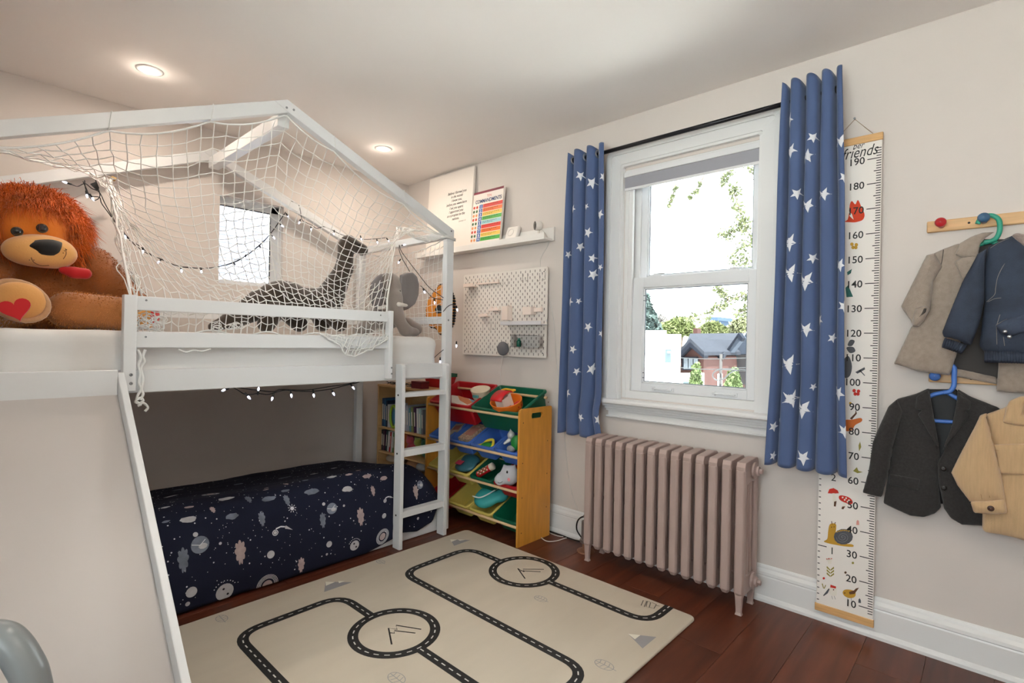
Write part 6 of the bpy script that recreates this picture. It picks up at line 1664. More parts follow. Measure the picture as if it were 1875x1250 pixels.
shp('teal', [(1548, 527), (1553, 522), (1562, 543), (1550, 544)]); shp('teal', [(1551, 498), (1560, 492), (1558, 500), (1552, 504)]); shp('slate', [(1552, 632), (1557, 622), (1565, 624), (1560, 633)], 1); shp('slate', [(1550, 636), (1562, 635), (1566, 643), (1556, 646)], 1); shp('slate', [(1545, 660), (1554, 652), (1560, 670), (1556, 688), (1546, 690)], 1)
shp('olive', [(1572, 815), (1575, 808), (1577, 818), (1573, 826)]); dotp('mustard', 1557, 738, 2.4); shp('olive', [(1562, 862), (1569, 855), (1572, 862), (1580, 864), (1570, 866)])
for c_, b in SH.items(): tag(b.build('animal_print', mat('chart_' + c_, PC[c_], .75), ch), kind='stuff')

# ---------------------------------------------------------------- coat rails, hangers and children's jackets
m_hpine = mat('rail_pine', (216, 172, 120), .45, var=(10, .10), stretch=(1, .6, 8))
def rail(label, y1, z0, z1, knobs):
    t = thing('coat_rail', label, 'coat rail', (2.51, y1 - .4, z0))
    MB().box(XW - .018, XW - .0005, y1 - .80, y1, z0, z1).build('board', m_hpine, t, bevel=.004)
    for (y, m) in knobs:
        MB().lathe([(.010, 0), (.010, .012), (.0105, .020), (.0165, .036), (.0175, .044), (.014, .052), (.001, .055)], (XW - .018, y, (z0 + z1) / 2), (-1, 0, .12), 18, cap=False).build('peg', m, t, smooth=True)
    for y in (y1 - .12, y1 - .55): MB().lathe([(.004, 0), (.002, .001)], (XW - .018, y, (z0 + z1) / 2), (-1, 0, 0), 8).build('screw_hole', m_black, t)
    return t
m_kr = mat('knob_red', (188, 22, 36), .3, coat=.5); m_kb = mat('knob_blue', (58, 100, 136), .3, coat=.5); m_kg = mat('knob_blue2', (70, 110, 180), .35)
rail('upper pine coat rail with coloured pegs at the right edge', .200, 1.578, 1.620, [(.157, m_kr), (.040, m_kb), (-.09, m_kr), (-.22, m_kb)])
rail('lower pine coat rail mostly hidden behind the coat hem', .186, 1.018, 1.056, [(.165, m_kg), (-.20, m_kr), (-.32, m_kg)])
def jz1(l): return [(1560 + a * .28, 370 + c * .28) for a, c in l]
def jz2(l): return [(1560 + a * .28, 670 + c * .28) for a, c in l]
def cloth(name, px, X, thick, m, parent, r=.005, h=.0055, w=.07, seed=0, fold=.006, tilt=0.0):
    """soft fabric panel with its own thickness, outline measured on the plane X"""
    P = [onX(x, y, X) for x, y in px]; poly = [(p.y, p.z) for p in P]
    lo = np.min(poly, 0); hi = np.max(poly, 0); zc = hi[1]
    def fn(Q):
        d2 = sdpoly(Q[..., 1:], poly)
        xc = X + fold * hnoise(Q[..., 1:] * np.array([1.0, .45]), seed + 40, 5, 5) + tilt * (zc - Q[..., 2])
        s_ = np.clip(-d2 / w, 0, 1); pr = thick * np.sqrt(np.clip(s_ * (2 - s_), 0, 1))
        return np.hypot(np.maximum(d2 + r, 0), np.maximum(np.abs(Q[..., 0] - xc) - pr, 0)) - r
    e = thick + fold * 2 + r + .02 + abs(tilt) * (hi[1] - lo[1])
    v, f = nets(fn, (X - e, lo[0] - .015, lo[1] - .015), (X + e, hi[0] + .015, hi[1] + .015), h)
    v[:, 0] = np.minimum(v[:, 0], XW - .002)
    return mesh_np(name, v, f, m, parent)
def seam(px, X, r, m, parent, name='seam', n=5):
    return MB().tube(catmull([onX(x, y, X) for x, y in px], n), r, 5).build(name, m, parent, smooth=True)
m_wool = mat('grey_beige_wool', (158, 144, 132), .95, bump=(350, .5), sheen=.4, var=(60, .10)); m_wool2 = mat('wool_lining', (66, 62, 60), .8, bump=(100, .1))
m_denim = mat('dark_denim', (54, 64, 82), .85, bump=(450, .4), var=(9, .35)); m_thread = mat('pale_thread', (140, 134, 128), .8)
m_tweed = mat('charcoal_tweed', (46, 44, 44), .92, bump=(420, .5), var=(120, .25), sheen=.15); m_blin = mat('black_lining', (20, 20, 22), .6)
m_cord2 = mat('beige_corduroy', (206, 172, 130), .92, bump=(300, .5), var=(30, .06), stretch=(1, 6, .6), sheen=.4)

coat = thing('wool_coat', 'grey beige wool coat hanging from the green hanger', 'coat', (2.47, .1, 1.0))
cloth('lining', jz1([(600, 330), (850, 240), (1000, 240), (1160, 320), (1160, 1150), (950, 1180), (650, 1115), (560, 700)]), 2.492, .008, m_wool2, coat, seed=1, fold=.003)
cloth('inner_hem', jz1([(660, 1080), (950, 1140), (952, 1192), (640, 1132)]), 2.486, .006, m_wool, coat, seed=2, w=.02, fold=.002)
cloth('front_panel', jz1([(495, 352), (600, 305), (700, 268), (770, 300), (800, 420), (760, 540), (745, 800), (690, 985), (642, 1132), (440, 1106), (275, 1056), (390, 815), (510, 700), (512, 520)]), 2.462, .022, m_wool, coat, seed=3, tilt=-.02)
cloth('front_panel', jz1([(960, 300), (1120, 270), (1300, 330), (1390, 370), (1385, 700), (1440, 1150), (1330, 1225), (1125, 1250), (942, 1238), (958, 1050)]), 2.470, .016, m_wool, coat, seed=4)
cloth('sleeve', jz1([(490, 345), (540, 335), (592, 420), (530, 520), (512, 690), (480, 760), (440, 815), (398, 815), (384, 775), (320, 682), (400, 520)]), 2.438, .030, m_wool, coat, seed=5, fold=.008)
cloth('cuff', jz1([(415, 690), (480, 672), (512, 700), (475, 770), (435, 815), (396, 812), (400, 740)]), 2.420, .012, m_wool, coat, r=.007, w=.02, seed=6, fold=.002)
cloth('cuff_opening', jz1([(468, 690), (492, 694), (485, 720), (440, 765), (408, 795), (412, 770), (450, 725)]), 2.408, .004, m_wool2, coat, r=.003, h=.003, w=.01, seed=7, fold=0)
cloth('collar', jz1([(672, 345), (705, 268), (780, 225), (855, 198), (935, 195), (870, 235), (838, 275), (822, 365), (730, 362)]), 2.430, .010, m_wool, coat, w=.03, seed=8, fold=.003)
cloth('lapel', jz1([(668, 390), (722, 362), (825, 336), (805, 430), (726, 518)]), 2.432, .008, m_wool, coat, w=.03, seed=9, fold=.002)
cloth('sleeve', jz1([(1360, 350), (1410, 380), (1480, 560), (1540, 720), (1500, 830), (1420, 800), (1370, 640), (1350, 450)]), 2.445, .028, m_wool, coat, seed=10, fold=.006)
seam(jz1([(598, 310), (585, 400), (555, 470), (520, 530)]), 2.437, .0012, m_wool2, coat)
def hanger(name, label, m, hook, arms, X):
    t = thing(name, label, 'hanger', onX(*hook[0], X))
    MB().tube(catmull([onX(x, y, X) for x, y in hook], 6), .0078, 10).build('hook', m, t, smooth=True)
    for a in arms: MB().tube(catmull([onX(x, y, X + .01) for x, y in a], 5), .0075, 10).build('arm', m, t, smooth=True)
    return t
hanger('green_hanger', 'sea green plastic hanger on the upper rail', mat('green_plastic', (44, 158, 132), .35), jz1([(822, 142), (838, 112), (875, 90), (925, 90), (962, 120), (966, 185), (945, 232), (905, 256), (860, 262)]), [jz1([(905, 256), (800, 290), (700, 330)]), jz1([(905, 256), (1000, 290), (1080, 330)])], 2.466)
hanger('blue_hanger', 'pale blue plastic hanger inside the dark blazer', mat('blue_plastic', (70, 118, 200), .35), jz2([(640, -10), (668, 10), (668, 70), (666, 130), (640, 165), (600, 172)]), [jz2([(610, 170), (540, 185), (490, 205)]), jz2([(620, 168), (660, 195), (700, 215)]), jz2([(520, 356), (600, 362), (665, 366)])], 2.455)
den = thing('denim_jacket', 'dark blue denim jacket hanging in front of the grey coat', 'jacket', (2.42, -.05, 1.15))
cloth('body', jz1([(890, 292), (1000, 240), (1060, 215), (1160, 225), (1250, 270), (1335, 325), (1345, 450), (1340, 1000), (1260, 1010), (1125, 1000), (862, 978), (832, 940), (870, 640), (858, 450)]), 2.412, .026, m_denim, den, seed=11, fold=.008)
cloth('sleeve', jz1([(820, 342), (885, 298), (868, 450), (868, 640), (832, 800), (782, 936), (745, 930), (690, 900), (650, 888), (600, 884), (590, 850), (640, 720), (722, 520), (790, 400)]), 2.385, .030, m_denim, den, seed=12, fold=.008)
def band(name, px_top, px_bot, X, m, parent, n=14):
    b = MB(); 
    a = [onX(x, y, X) for x, y in px_top]; c = [onX(x, y, X) for x, y in px_bot]
    for k in range(n):
        p = a[0].lerp(a[-1], (k + .5) / n); q_ = c[0].lerp(c[-1], (k + .5) / n)
        b.tube([p + Vector((.006, 0, 0)), p.lerp(q_, .3) - Vector((.003, 0, 0)), p.lerp(q_, .7) - Vector((.003, 0, 0)), q_ + Vector((.006, 0, 0))], (a[-1] - a[0]).length / n * .62, 7)
    return b.build(name, m, parent, smooth=True)
band('ribbed_cuff', jz1([(606, 890), (752, 938)]), jz1([(590, 945), (716, 988)]), 2.372, m_denim, den, 9)
band('ribbed_hem', jz1([(866, 975), (1335, 985)]), jz1([(866, 1044), (1335, 1055)]), 2.395, m_denim, den, 24)
cloth('upper_sleeve', jz1([(1290, 305), (1345, 325), (1430, 560), (1440, 760), (1340, 845), (1255, 852), (1250, 725), (1320, 640), (1310, 450)]), 2.388, .028, m_denim, den, seed=15, fold=.006)
cloth('collar', jz1([(1038, 216), (1080, 200), (1150, 215), (1240, 260), (1240, 330), (1120, 292), (1075, 250)]), 2.388, .010, mat('fleece_grey', (150, 134, 128), .95, bump=(200, .6), sheen=.4), den, w=.02, seed=13, fold=.002)
for l in ([(1100, 290), (1050, 345), (1000, 400), (955, 485), (940, 560), (932, 605), (880, 652)], [(890, 652), (930, 632), (976, 626)], [(905, 300), (960, 265), (1030, 235)], [(948, 800), (968, 735)], [(990, 880), (998, 940)], [(940, 805), (1000, 770), (1060, 748), (1125, 735), (1220, 725)], [(948, 930), (945, 812)]):
    seam(jz1(l), 2.3835, .0008, m_thread, den, 'stitching')
cloth('crossed_sleeve', jz1([(940, 806), (1000, 768), (1125, 735), (1260, 720), (1260, 850), (1125, 852), (1040, 880), (970, 860)]), 2.375, .018, m_denim, den, seed=14, fold=.005, w=.03)
for q_ in ((1000, 845), (1030, 880)):
    c = onX(*jz1([q_])[0], 2.353); MB().lathe([(.006, 0), (.005, .002), (.002, .003)], c, (-1, 0, 0), 12).build('snap_button', m_gro, den, smooth=True)

blz = thing('blazer', 'charcoal tweed blazer on the pale blue hanger', 'jacket', (2.46, .1, .62))
cloth('lining', jz2([(480, 150), (690, 150), (720, 300), (640, 900), (540, 900), (500, 300)]), 2.484, .006, m_blin, blz, seed=20, fold=.003)
cloth('front_panel', jz2([(240, 265), (300, 212), (420, 180), (505, 142), (522, 250), (545, 400), (577, 565), (566, 700), (582, 925), (545, 962), (470, 988), (380, 975), (300, 940), (205, 895), (230, 750), (265, 540), (250, 400)]), 2.456, .020, m_tweed, blz, seed=21)
cloth('front_panel', jz2([(690, 148), (780, 200), (960, 270), (1010, 340), (1010, 700), (930, 1045), (850, 1042), (720, 1035), (645, 992), (602, 930), (566, 760), (554, 640), (600, 560), (650, 400), (684, 250)]), 2.450, .020, m_tweed, blz, seed=22)
cloth('sleeve', jz2([(240, 260), (298, 214), (332, 300), (265, 540), (238, 700), (196, 855), (130, 845), (70, 824), (110, 680), (135, 500), (180, 390)]), 2.432, .026, m_tweed, blz, seed=23)
cloth('lapel', jz2([(498, 150), (522, 250), (577, 562), (428, 312), (462, 290), (412, 280), (420, 200)]), 2.430, .006, m_tweed, blz, w=.02, seed=24, fold=.002)
cloth('lapel', jz2([(690, 155), (782, 236), (772, 290), (735, 290), (772, 322), (578, 578), (650, 400), (682, 250)]), 2.424, .006, m_tweed, blz, w=.02, seed=25, fold=.002)
cloth('pocket_flap', jz2([(246, 702), (446, 740), (436, 812), (240, 776)]), 2.432, .004, m_tweed, blz, w=.015, seed=26, fold=.001)
for q_ in ((597, 670), (600, 795)):
    c = onX(*jz2([q_])[0], 2.424); MB().lathe([(.0085, 0), (.0085, .003), (.006, .005), (.001, .004)], c, (-1, 0, 0), 16, cap=False).build('button', mat('horn_button', (30, 26, 24), .3), blz, smooth=True)
crd = thing('corduroy_jacket', 'beige corduroy jacket overlapping the blazer at the right edge', 'jacket', (2.43, -.1, .55))
cloth('body', jz2([(880, 312), (1000, 270), (1045, 225), (1100, 195), (1200, 200), (1290, 265), (1400, 312), (1392, 430), (1400, 1110), (1260, 1150), (1125, 1138), (1000, 1106), (868, 1085), (850, 1060), (852, 950), (960, 700), (890, 430)]), 2.418, .024, m_cord2, crd, seed=31)
cloth('sleeve', jz2([(838, 320), (890, 302), (880, 335), (908, 430), (985, 740), (1006, 875), (900, 890), (770, 885), (690, 780), (648, 695), (700, 590), (800, 400)]), 2.390, .030, m_cord2, crd, seed=32, fold=.008)
cloth('cuff', jz2([(772, 884), (880, 876), (1002, 866), (1018, 962), (930, 968), (797, 960)]), 2.378, .016, m_cord2, crd, w=.03, seed=33, fold=.003)
cloth('collar', jz2([(985, 368), (1000, 290), (1030, 225), (1100, 198), (1180, 200), (1130, 245), (1120, 320), (1180, 395), (1080, 390)]), 2.388, .010, m_cord2, crd, w=.03, seed=34, fold=.003)
cloth('sleeve', jz2([(1375, 305), (1420, 318), (1530, 590), (1565, 800), (1545, 965), (1430, 968), (1400, 720), (1370, 440)]), 2.395, .028, m_cord2, crd, seed=36, fold=.006)
cloth('collar', jz2([(1130, 245), (1200, 200), (1250, 225), (1290, 290), (1300, 368), (1190, 395)]), 2.388, .010, m_cord2, crd, w=.03, seed=37, fold=.003)
cloth('chest_pocket', jz2([(905, 512), (1080, 506), (1260, 506), (1260, 712), (1100, 712), (965, 704), (942, 555)]), 2.390, .006, m_cord2, crd, w=.02, seed=35, fold=.002)
for l in ([(922, 550), (1100, 552), (1240, 556)], [(832, 720), (836, 800), (850, 870)], [(832, 720), (856, 708), (884, 716), (890, 770), (900, 860)], [(875, 330), (905, 440), (945, 560), (965, 690)]): seam(jz2(l), 2.362 if l[0][0] < 860 else 2.381, .001, mat('corduroy_thread', (184, 148, 108), .9), crd, 'stitching')
c = onX(*jz2([(908, 930)])[0], 2.358); MB().lathe([(.009, 0), (.009, .003), (.0065, .005), (.001, .004)], c, (-1, 0, 0), 16, cap=False).build('button', mat('brown_button', (66, 40, 28), .3), crd, smooth=True)
# ---------------------------------------------------------------- the street outside
GZ = -3.3
m_grass = mat('asphalt_pale', (214, 214, 212), .9, var=(.5, .08))
tag(MB().box(-80, 160, -80, 90, GZ - .2, GZ).build('street_ground', m_grass), 'pale street ground outside the window', None, None, 'structure')
def q4(a, c): return (1160 + a * .14397, 560 + c * .14397)
def pane(parent, pts, X, m):
    P = [onX(x, y, X) for x, y in pts]; return MB().prism(P, (-.04, 0, 0)).build('pane', m, parent)
m_whs = mat('white_render', (226, 222, 216), .85, var=(.6, .03)); m_dgl = mat('dark_window', (40, 54, 60), .25); m_fr = mat('window_frame_white', (214, 216, 218), .5)
wh = thing('white_house', 'plain white rendered house across the street with one narrow window', 'house', (14, 2.4, GZ))
Xh = 12.0
a = onX(1222, 605, Xh); b_ = onX(1247, 612, Xh)
k_ = 1.5
MB().prism([(Xh, b_.y, GZ), (Xh + 6, b_.y * k_ + .1, GZ), (Xh + 6, b_.y * k_ + 6, GZ), (Xh, b_.y + 6, GZ)], (0, 0, b_.z - GZ)).build('wall', m_whs, wh)
MB().prism([(Xh - .05, a.y, b_.z), (Xh + 6, a.y * k_ + .1, b_.z), (Xh + 6, a.y * k_ + 6, b_.z), (Xh - .05, a.y + 6, b_.z)], (0, 0, a.z - b_.z)).build('parapet', m_whs, wh)
P = [onX(*q4(x, y), Xh) for x, y in ((415, 552), (487, 552), (487, 722), (415, 722))]
w_ = MB().prism(P, (-.06, 0, 0)).build('window', m_dgl, wh)
MB().prism([onX(*q4(x, y), Xh - .07) for x, y in ((432, 570), (470, 570), (470, 600), (432, 600))], (-.01, 0, 0)).build('pane', mat('pane_sky', (90, 106, 112), .2), w_)
m_brick = mat('red_brick_far', (56, 38, 36), .9, var=(3, .12), spec=.1); m_roof = mat('slate_shingle', (36, 38, 44), .95, var=(4, .15), spec=.05, stretch=(1, 1, 6)); m_fas = mat('dark_fascia', (16, 19, 27), .9, spec=.1)
bh = thing('brick_house', 'red brick house with grey shingle roof and dark gable trim across the street', 'house', (18, 1.0, GZ))
Xb = 17.0
ap = onX(*q4(718, 500), Xb); le = onX(*q4(560, 640), Xb); re = onX(*q4(893, 655), Xb)
MB().prism([(Xb, le.y, GZ), (Xb, le.y, le.z), (Xb, ap.y, ap.z), (Xb, re.y, re.z), (Xb, re.y, GZ)], (3, 0, 0)).build('gable_wall', m_brick, bh)
A = [onX(*q4(x, y), Xb - .3) for x, y in ((540, 640), (718, 458), (898, 630))]; Bq = [onX(*q4(x, y), Xb - .3) for x, y in ((540, 700), (718, 520), (890, 665))]
for i in range(2): MB().prism([A[i], A[i + 1], Bq[i + 1], Bq[i]], (.35, 0, 0)).build('barge_board', m_fas, bh)
for i in range(2): MB().prism([A[i], A[i + 1], A[i + 1] + Vector((0, 0, .12)), A[i] + Vector((0, 0, .12))], (5, 0, 0)).build('gable_roof', m_roof, bh)
Xm = 18.5
r0 = onX(*q4(720, 350), Xm + 3.5); r1 = onX(*q4(1340, 345), Xm + 3.5); e0 = onX(*q4(600, 606), Xm - .3); e1_ = onX(*q4(1150, 606), Xm - .3)
MB()._add([e0, e1_, r1, r0, e0 - Vector((0, 0, .2)), e1_ - Vector((0, 0, .2)), r1 - Vector((0, 0, .2)), r0 - Vector((0, 0, .2))], [(0, 1, 2, 3), (7, 6, 5, 4), (0, 4, 5, 1), (1, 5, 6, 2), (2, 6, 7, 3), (3, 7, 4, 0)]).build('roof', m_roof, bh)
MB().box(Xm, Xm + 6, e1_.y + .4, e0.y, GZ, e1_.z - .15).build('wall', m_brick, bh)
P = [onX(*q4(x, y), Xm - .32) for x, y in ((895, 606), (1125, 606), (1125, 660), (895, 660))]; MB().prism(P, (.3, 0, 0)).build('fascia', m_fas, bh)
P = [onX(*q4(x, y), Xm + .5) for x, y in ((1150, 606), (1340, 345), (1385, 412), (1330, 470), (1230, 600))]; MB().prism(P, (.4, 0, 0)).build('side_gable', mat('grey_gable', (48, 53, 62), .9, spec=.1), bh)
P = [onX(*q4(x, y), Xm + .4) for x, y in ((1335, 340), (1390, 410), (1365, 450), (1318, 385), (1170, 606), (1148, 606))]; MB().prism(P, (.3, 0, 0)).build('barge_board', m_fas, bh)
def win(pts, X, cols, parent):
    P = [onX(*q4(x, y), X) for x, y in pts]; f_ = MB().prism(P, (-.12, 0, 0)).build('window', m_fas, parent)
    (x0, y0), (x1, y1) = pts[0], pts[2]; n = cols
    for k in range(n):
        xa = x0 + (x1 - x0) * (k + .08) / n; xb = x0 + (x1 - x0) * (k + .92) / n
        MB().prism([onX(*q4(x, y), X - .13) for x, y in ((xa, y0 + (y1 - y0) * .12), (xb, y0 + (y1 - y0) * .12), (xb, y0 + (y1 - y0) * .92), (xa, y0 + (y1 - y0) * .92))], (-.02, 0, 0)).build('pane', mat('pane_grey', (52, 60, 70), .2), f_)
win([(635, 645), (825, 645), (825, 815), (635, 815)], Xb, 3, bh); win([(962, 668), (1030, 668), (1030, 785), (962, 785)], Xm, 1, bh)
P = [onX(*q4(x, y), Xb) for x, y in ((600, 850), (900, 850), (900, 1010), (600, 1010))]; MB().prism(P, (-.5, 0, 0)).build('porch_wall', m_whs, bh)
P = [onX(*q4(x, y), Xm) for x, y in ((900, 860), (1130, 860), (1130, 1020), (900, 1020))]; MB().prism(P, (-.3, 0, 0)).build('porch_wall', m_whs, bh)
P = [onX(*q4(x, y), Xb - .5) for x, y in ((640, 960), (725, 965), (725, 1020), (640, 1020))]; MB().prism(P, (-.06, 0, 0)).build('lower_window', m_dgl, bh)
c = onX(*q4(808, 330), 24); MB().box(23.8, 24.2, c.y - .1, c.y + .1, onX(*q4(808, 350), 24).z - .6, onX(*q4(808, 285), 24).z).build('chimney', m_brick, bh)
nh = thing('grey_roof_house', 'house with pale grey roof partly seen at the right of the window', 'house', (21, -1.5, GZ))
P = [onX(*q4(x, y), 20) for x, y in ((1440, 330), (1500, 250), (1700, 250), (1700, 610), (1260, 610))]; MB().prism(P, (2, 0, 0)).build('roof', mat('pale_shingle', (38, 42, 50), .95, spec=.05, var=(4, .1)), nh)
P = [onX(*q4(x, y), 20.6) for x, y in ((1280, 610), (1700, 610), (1700, 1000), (1280, 1000))]; MB().prism(P, (3, 0, 0)).build('wall', mat('house_grey', (58, 55, 57), .9, spec=.1), nh)
P = [onX(*q4(x, y), 20.5) for x, y in ((1290, 625), (1320, 625), (1320, 700), (1290, 700))]; MB().prism(P, (-.05, 0, 0)).build('window', m_dgl, nh)
tw = thing('far_tower', 'pale blue high rise tower far beyond the roofs', 'building', (150, 10, GZ)); c0 = onX(*q4(985, 185), 150); c1 = onX(*q4(1058, 185), 150)
MB().box(150, 162, c1.y, c0.y, GZ, c0.z).build('shaft', mat('tower_blue', (46, 58, 74), .9, spec=.1), tw); MB().box(149.5, 162.5, c1.y - .5, c0.y + .5, c0.z, c0.z + 1).build('crown', MATS['tower_blue'], tw)
# trees
def foliage(name, blobs, n, size, m, parent, seed):
    rs = np.random.RandomState(seed); C = []; 
    tot = sum(b_[1][0] * b_[1][1] * b_[1][2] for b_ in blobs)
    for c, r in blobs:
        k = max(30, int(n * r[0] * r[1] * r[2] / tot)); d = rs.normal(size=(k, 3)); d /= np.linalg.norm(d, axis=1, keepdims=True)
        C.append(np.array(c) + d * (rs.rand(k, 1) ** .4) * np.array(r))
    C = np.concatenate(C); k = len(C); a = rs.normal(size=(k, 3)); a /= np.linalg.norm(a, axis=1, keepdims=True); b2 = np.cross(a, rs.normal(size=(k, 3))); b2 /= np.linalg.norm(b2, axis=1, keepdims=True)
    s_ = size * rs.uniform(.6, 1.4, (k, 1))
    v = np.stack([C + a * s_, C + b2 * s_ * .55, C - a * s_, C - b2 * s_ * .55], 1).reshape(-1, 3)
    f = np.arange(4 * k).reshape(-1, 4); o = mesh_np(name, v, f, m, parent, False); tag(o, kind='stuff'); return o
m_bark = mat('bark', (88, 74, 64), .95)
def leafm(n, c): return mat('leaf_' + n, c, .8, var=(2, .25), rnd=0)
def tree(label, px, X, rpx, col_, seed, n=3500, size=.16, kind='tree'):
    """px: centres of crown masses, rpx: radii in pixels"""
    s_ = X * 1.0 / (F * .62)
    c0 = onX(*px[0], X); t = thing(kind, label, 'tree', (X, c0.y, GZ))
    foliage('crown', [(tuple(onX(x, y, X)), (r * s_ * .9, r * s_ * .9, r * s_ * .75)) for (x, y), r in zip(px, rpx)], n, size, col_, t, seed)
    top = max(px, key=lambda p: -p[1]); q_ = onX(top[0], top[1], X)
    MB().tube([(X, c0.y, GZ), (X, c0.y, (GZ + c0.z) / 2), (X, q_.y, q_.z)], [.25 * size / .16, .16 * size / .16, .03], 8).build('trunk', m_bark, t, smooth=True)
    return t
tree('yellow green leafy tree behind the white house', [(1240, 600), (1225, 602), (1252, 596), (1208, 604), (1262, 604)], 30, (14, 10, 11, 8, 8), leafm('spring', (76, 84, 42)), 1, 5000, .22)
tree('round yellow green tree behind the brick house chimney', [(1302, 603), (1292, 606), (1312, 604), (1326, 607)], 34, (10, 8, 9, 6), leafm('spring2', (80, 86, 48)), 2, 4000, .22)
tree('sparse budding tree above the right house roof', [(1352, 598), (1362, 592), (1346, 606)], 27, (11, 10, 7), leafm('bud', (84, 86, 58)), 3, 1100, .12)
tree('bare branched pale tree beyond the white house', [(1207, 585), (1216, 590)], 38, (10, 9), leafm('twig', (80, 76, 74)), 4, 500, .10)
sp_ = thing('spruce', 'tall blue green spruce at the left edge of the window', 'tree', (22, 5, GZ)); X = 22; s_ = X / (F * .62)
foliage('needles', [(tuple(onX(1178 + (k % 2) * 2, 540 + 8 * k, X)), ((4 + 2.2 * k) * s_, (4 + 2.2 * k) * s_, 9 * s_)) for k in range(10)], 6000, .16, leafm('spruce', (42, 56, 54)), sp_, 5)
c = onX(1178, 540, X); MB().tube([(X, c.y, GZ), (X, c.y, c.z)], [.25, .05], 8).build('trunk', m_bark, sp_)
for (x0, w, y0, y1, lab, sd) in ((1274, 8.5, 666, 706, 'slim clipped cedar below the large brick house window', 6), (1343, 10, 676, 706, 'rounded clipped cedar right of the loop of wire', 7)):
    X = 14; s_ = X / (F * .62); t = thing('cedar_shrub', lab, 'shrub', (X, onX(x0, y1, X).y, GZ))
    foliage('foliage', [(tuple(onX(x0 + (-3 if k % 2 else 3) * (1 - k / 9), y0 + (y1 - y0) * k / 8 + 4, X)), (w * (.35 + .08 * k) * s_, w * (.35 + .08 * k) * s_, 5 * s_)) for k in range(10)], 4000, .05, leafm('cedar', (62, 76, 38)), t, sd)
    MB().tube([(X, onX(x0, y1, X).y, GZ), (X, onX(x0, y1, X).y, onX(x0, y1 - 10, X).z)], .06, 6).build('stem', m_bark, t)
# near branches of the street tree
br = thing('street_tree_branches', 'budding branches of a near tree reaching in from the right of the window', 'tree', (6.0, -.3, GZ)); X = 6.0
paths_ = [[(1420, 500), (1385, 530), (1360, 540), (1335, 552), (1312, 566), (1290, 575), (1262, 582)], [(1420, 470), (1380, 440), (1362, 410), (1350, 370), (1340, 345)], [(1420, 340), (1385, 325), (1360, 300), (1330, 318), (1322, 335)], [(1335, 552), (1325, 535), (1312, 528)], [(1362, 410), (1340, 425), (1320, 432)], [(1370, 545), (1372, 565), (1350, 572)], [(1240, 325), (1234, 350), (1226, 375)], [(1285, 330), (1274, 348), (1262, 362)]]
for l in paths_: MB().tube(catmull([onX(x, y, X) for x, y in l], 4), .006, 5).build('branch', m_bark, br, smooth=True)
tk = onX(1470, 560, X); MB().tube(catmull([(X, tk.y - .4, GZ), (X, tk.y - .3, 0), tuple(onX(1440, 500, X)), tuple(onX(1420, 480, X))], 5), .06, 8).build('trunk', m_bark, br, smooth=True)
MB().tube(catmull([tuple(onX(1440, 500, X)), tuple(onX(1425, 400, X)), tuple(onX(1420, 330, X)), tuple(onX(1380, 250, X)), tuple(onX(1285, 250, X)), tuple(onX(1240, 325, X))], 5), .012, 6).build('branch', m_bark, br, smooth=True)
MB().tube(catmull([tuple(onX(1380, 250, X)), tuple(onX(1310, 290, X)), tuple(onX(1285, 330, X))], 5), .008, 6).build('branch', m_bark, br, smooth=True)
s_ = X / (F * .62); lb_ = []
for l, r in zip(paths_, (6, 8, 5, 6, 7, 6, 3, 3)):
    for q_ in catmull([onX(x, y, X) for x, y in l], 3)[2:]: lb_.append((tuple(q_ + Vector((0, random.uniform(-.02, .02), random.uniform(-.03, .03)))), (r * s_, r * s_, r * s_)))
for x, y, r in ((1360, 410, 10), (1362, 450, 10), (1350, 475, 12), (1365, 480, 8), (1330, 430, 7), (1345, 350, 6)): lb_.append((tuple(onX(x, y, X)), (r * s_, r * s_, r * s_)))
foliage('young_leaves', lb_, 1500, .021, leafm('young', (72, 78, 46)), br, 9)
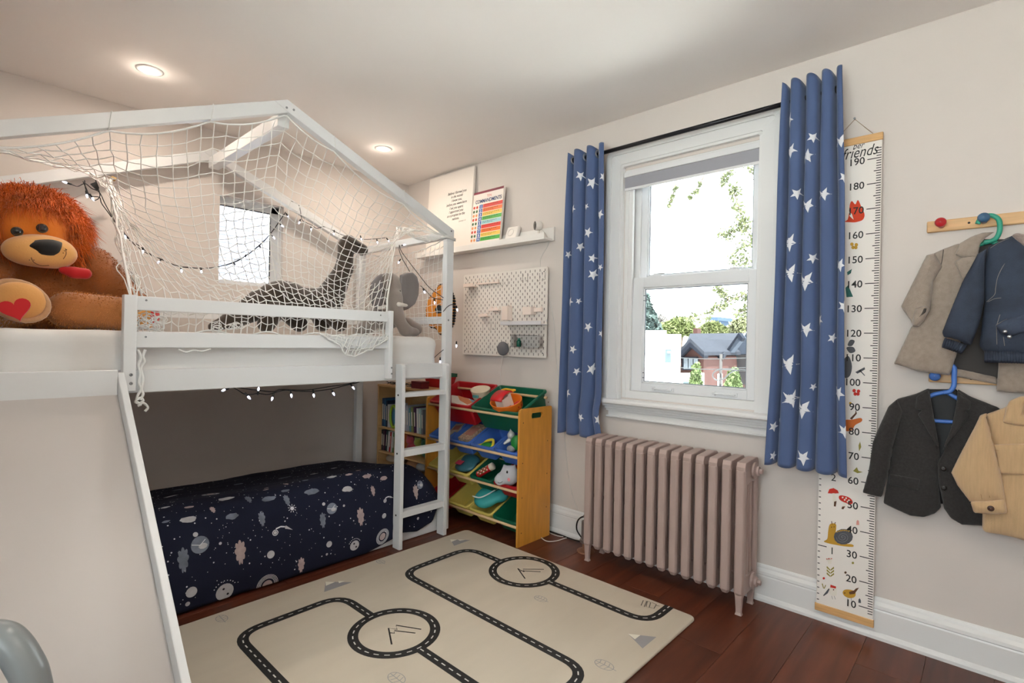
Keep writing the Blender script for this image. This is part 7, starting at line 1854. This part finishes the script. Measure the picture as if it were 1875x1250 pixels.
# overhead wires and their pole
pole = thing('utility_pole', 'slim dark utility pole in front of the brick house', 'pole', (10.46, onX(1319.5, 690, 10.46).y, GZ))
MB().tube([(10.46, onX(1319.5, 690, 10.46).y, GZ), (10.46, onX(1319.5, 690, 10.46).y, onX(1319.5, 648, 10.46).z)], [.035, .028], 8).build('mast', mat('pole_dark', (52, 50, 50), .9, spec=.1), pole, smooth=True)
MB().box(10.44, 10.48, onX(1324, 657, 10.46).y, onX(1315, 657, 10.46).y, onX(1319, 658, 10.46).z, onX(1319, 656, 10.46).z).build('cross_arm', MATS['pole_dark'], pole)
for (l, lab) in (([(1165, 667), (1210, 669), (1250, 673), (1300, 676), (1380, 672)], 'overhead wire crossing in front of the white house'), ([(1246, 655), (1300, 657), (1380, 655)], 'upper overhead wire in front of the brick house')):
    tag(MB().tube(catmull([onX(x, y, 10.5) for x, y in l], 5), .008, 5).build('overhead_wire', m_wire, None), lab, 'wire')
tag(MB().tube(catmull([onX(x, y, 10.4) for x, y in ((1380, 678), (1340, 677), (1320, 676), (1309, 680), (1305, 687), (1309, 694), (1318, 696), (1328, 691), (1338, 682), (1350, 678), (1380, 677))], 5), .012, 6).build('wire_loop', m_wire, None, smooth=True), 'coiled loop of thick wire hanging in front of the brick house', 'wire')
# neighbour's pale brick wall beyond the small window
nb = thing('neighbour_wall', 'pale brick wall of the next house seen through the small window', 'wall', (2.2, 5.6, GZ)); Yn = 5.6
m_nb = mat('pale_brick', (96, 97, 110), .9, var=(6, .05), rnd=.06); m_mo = mat('pale_mortar', (106, 107, 118), .95)
zt_ = onY(450, 402, Yn).z
MB().box(.8, 3.4, Yn - .007, Yn + .3, GZ, zt_ + .1).build('backing', m_mo, nb)
db = MB().box(-.1, .1, -.012, .012, -.031, .031).data('brick', m_nb)
z = zt_; k = 0
while z > onY(450, 530, Yn).z - .15:
    for i in range(9):
        o = link('brick', db, nb); o.location = (1.45 + .215 * i + (.107 if k % 2 else 0), Yn, z)
    z -= .075; k += 1
for o in list(nb.children): pass
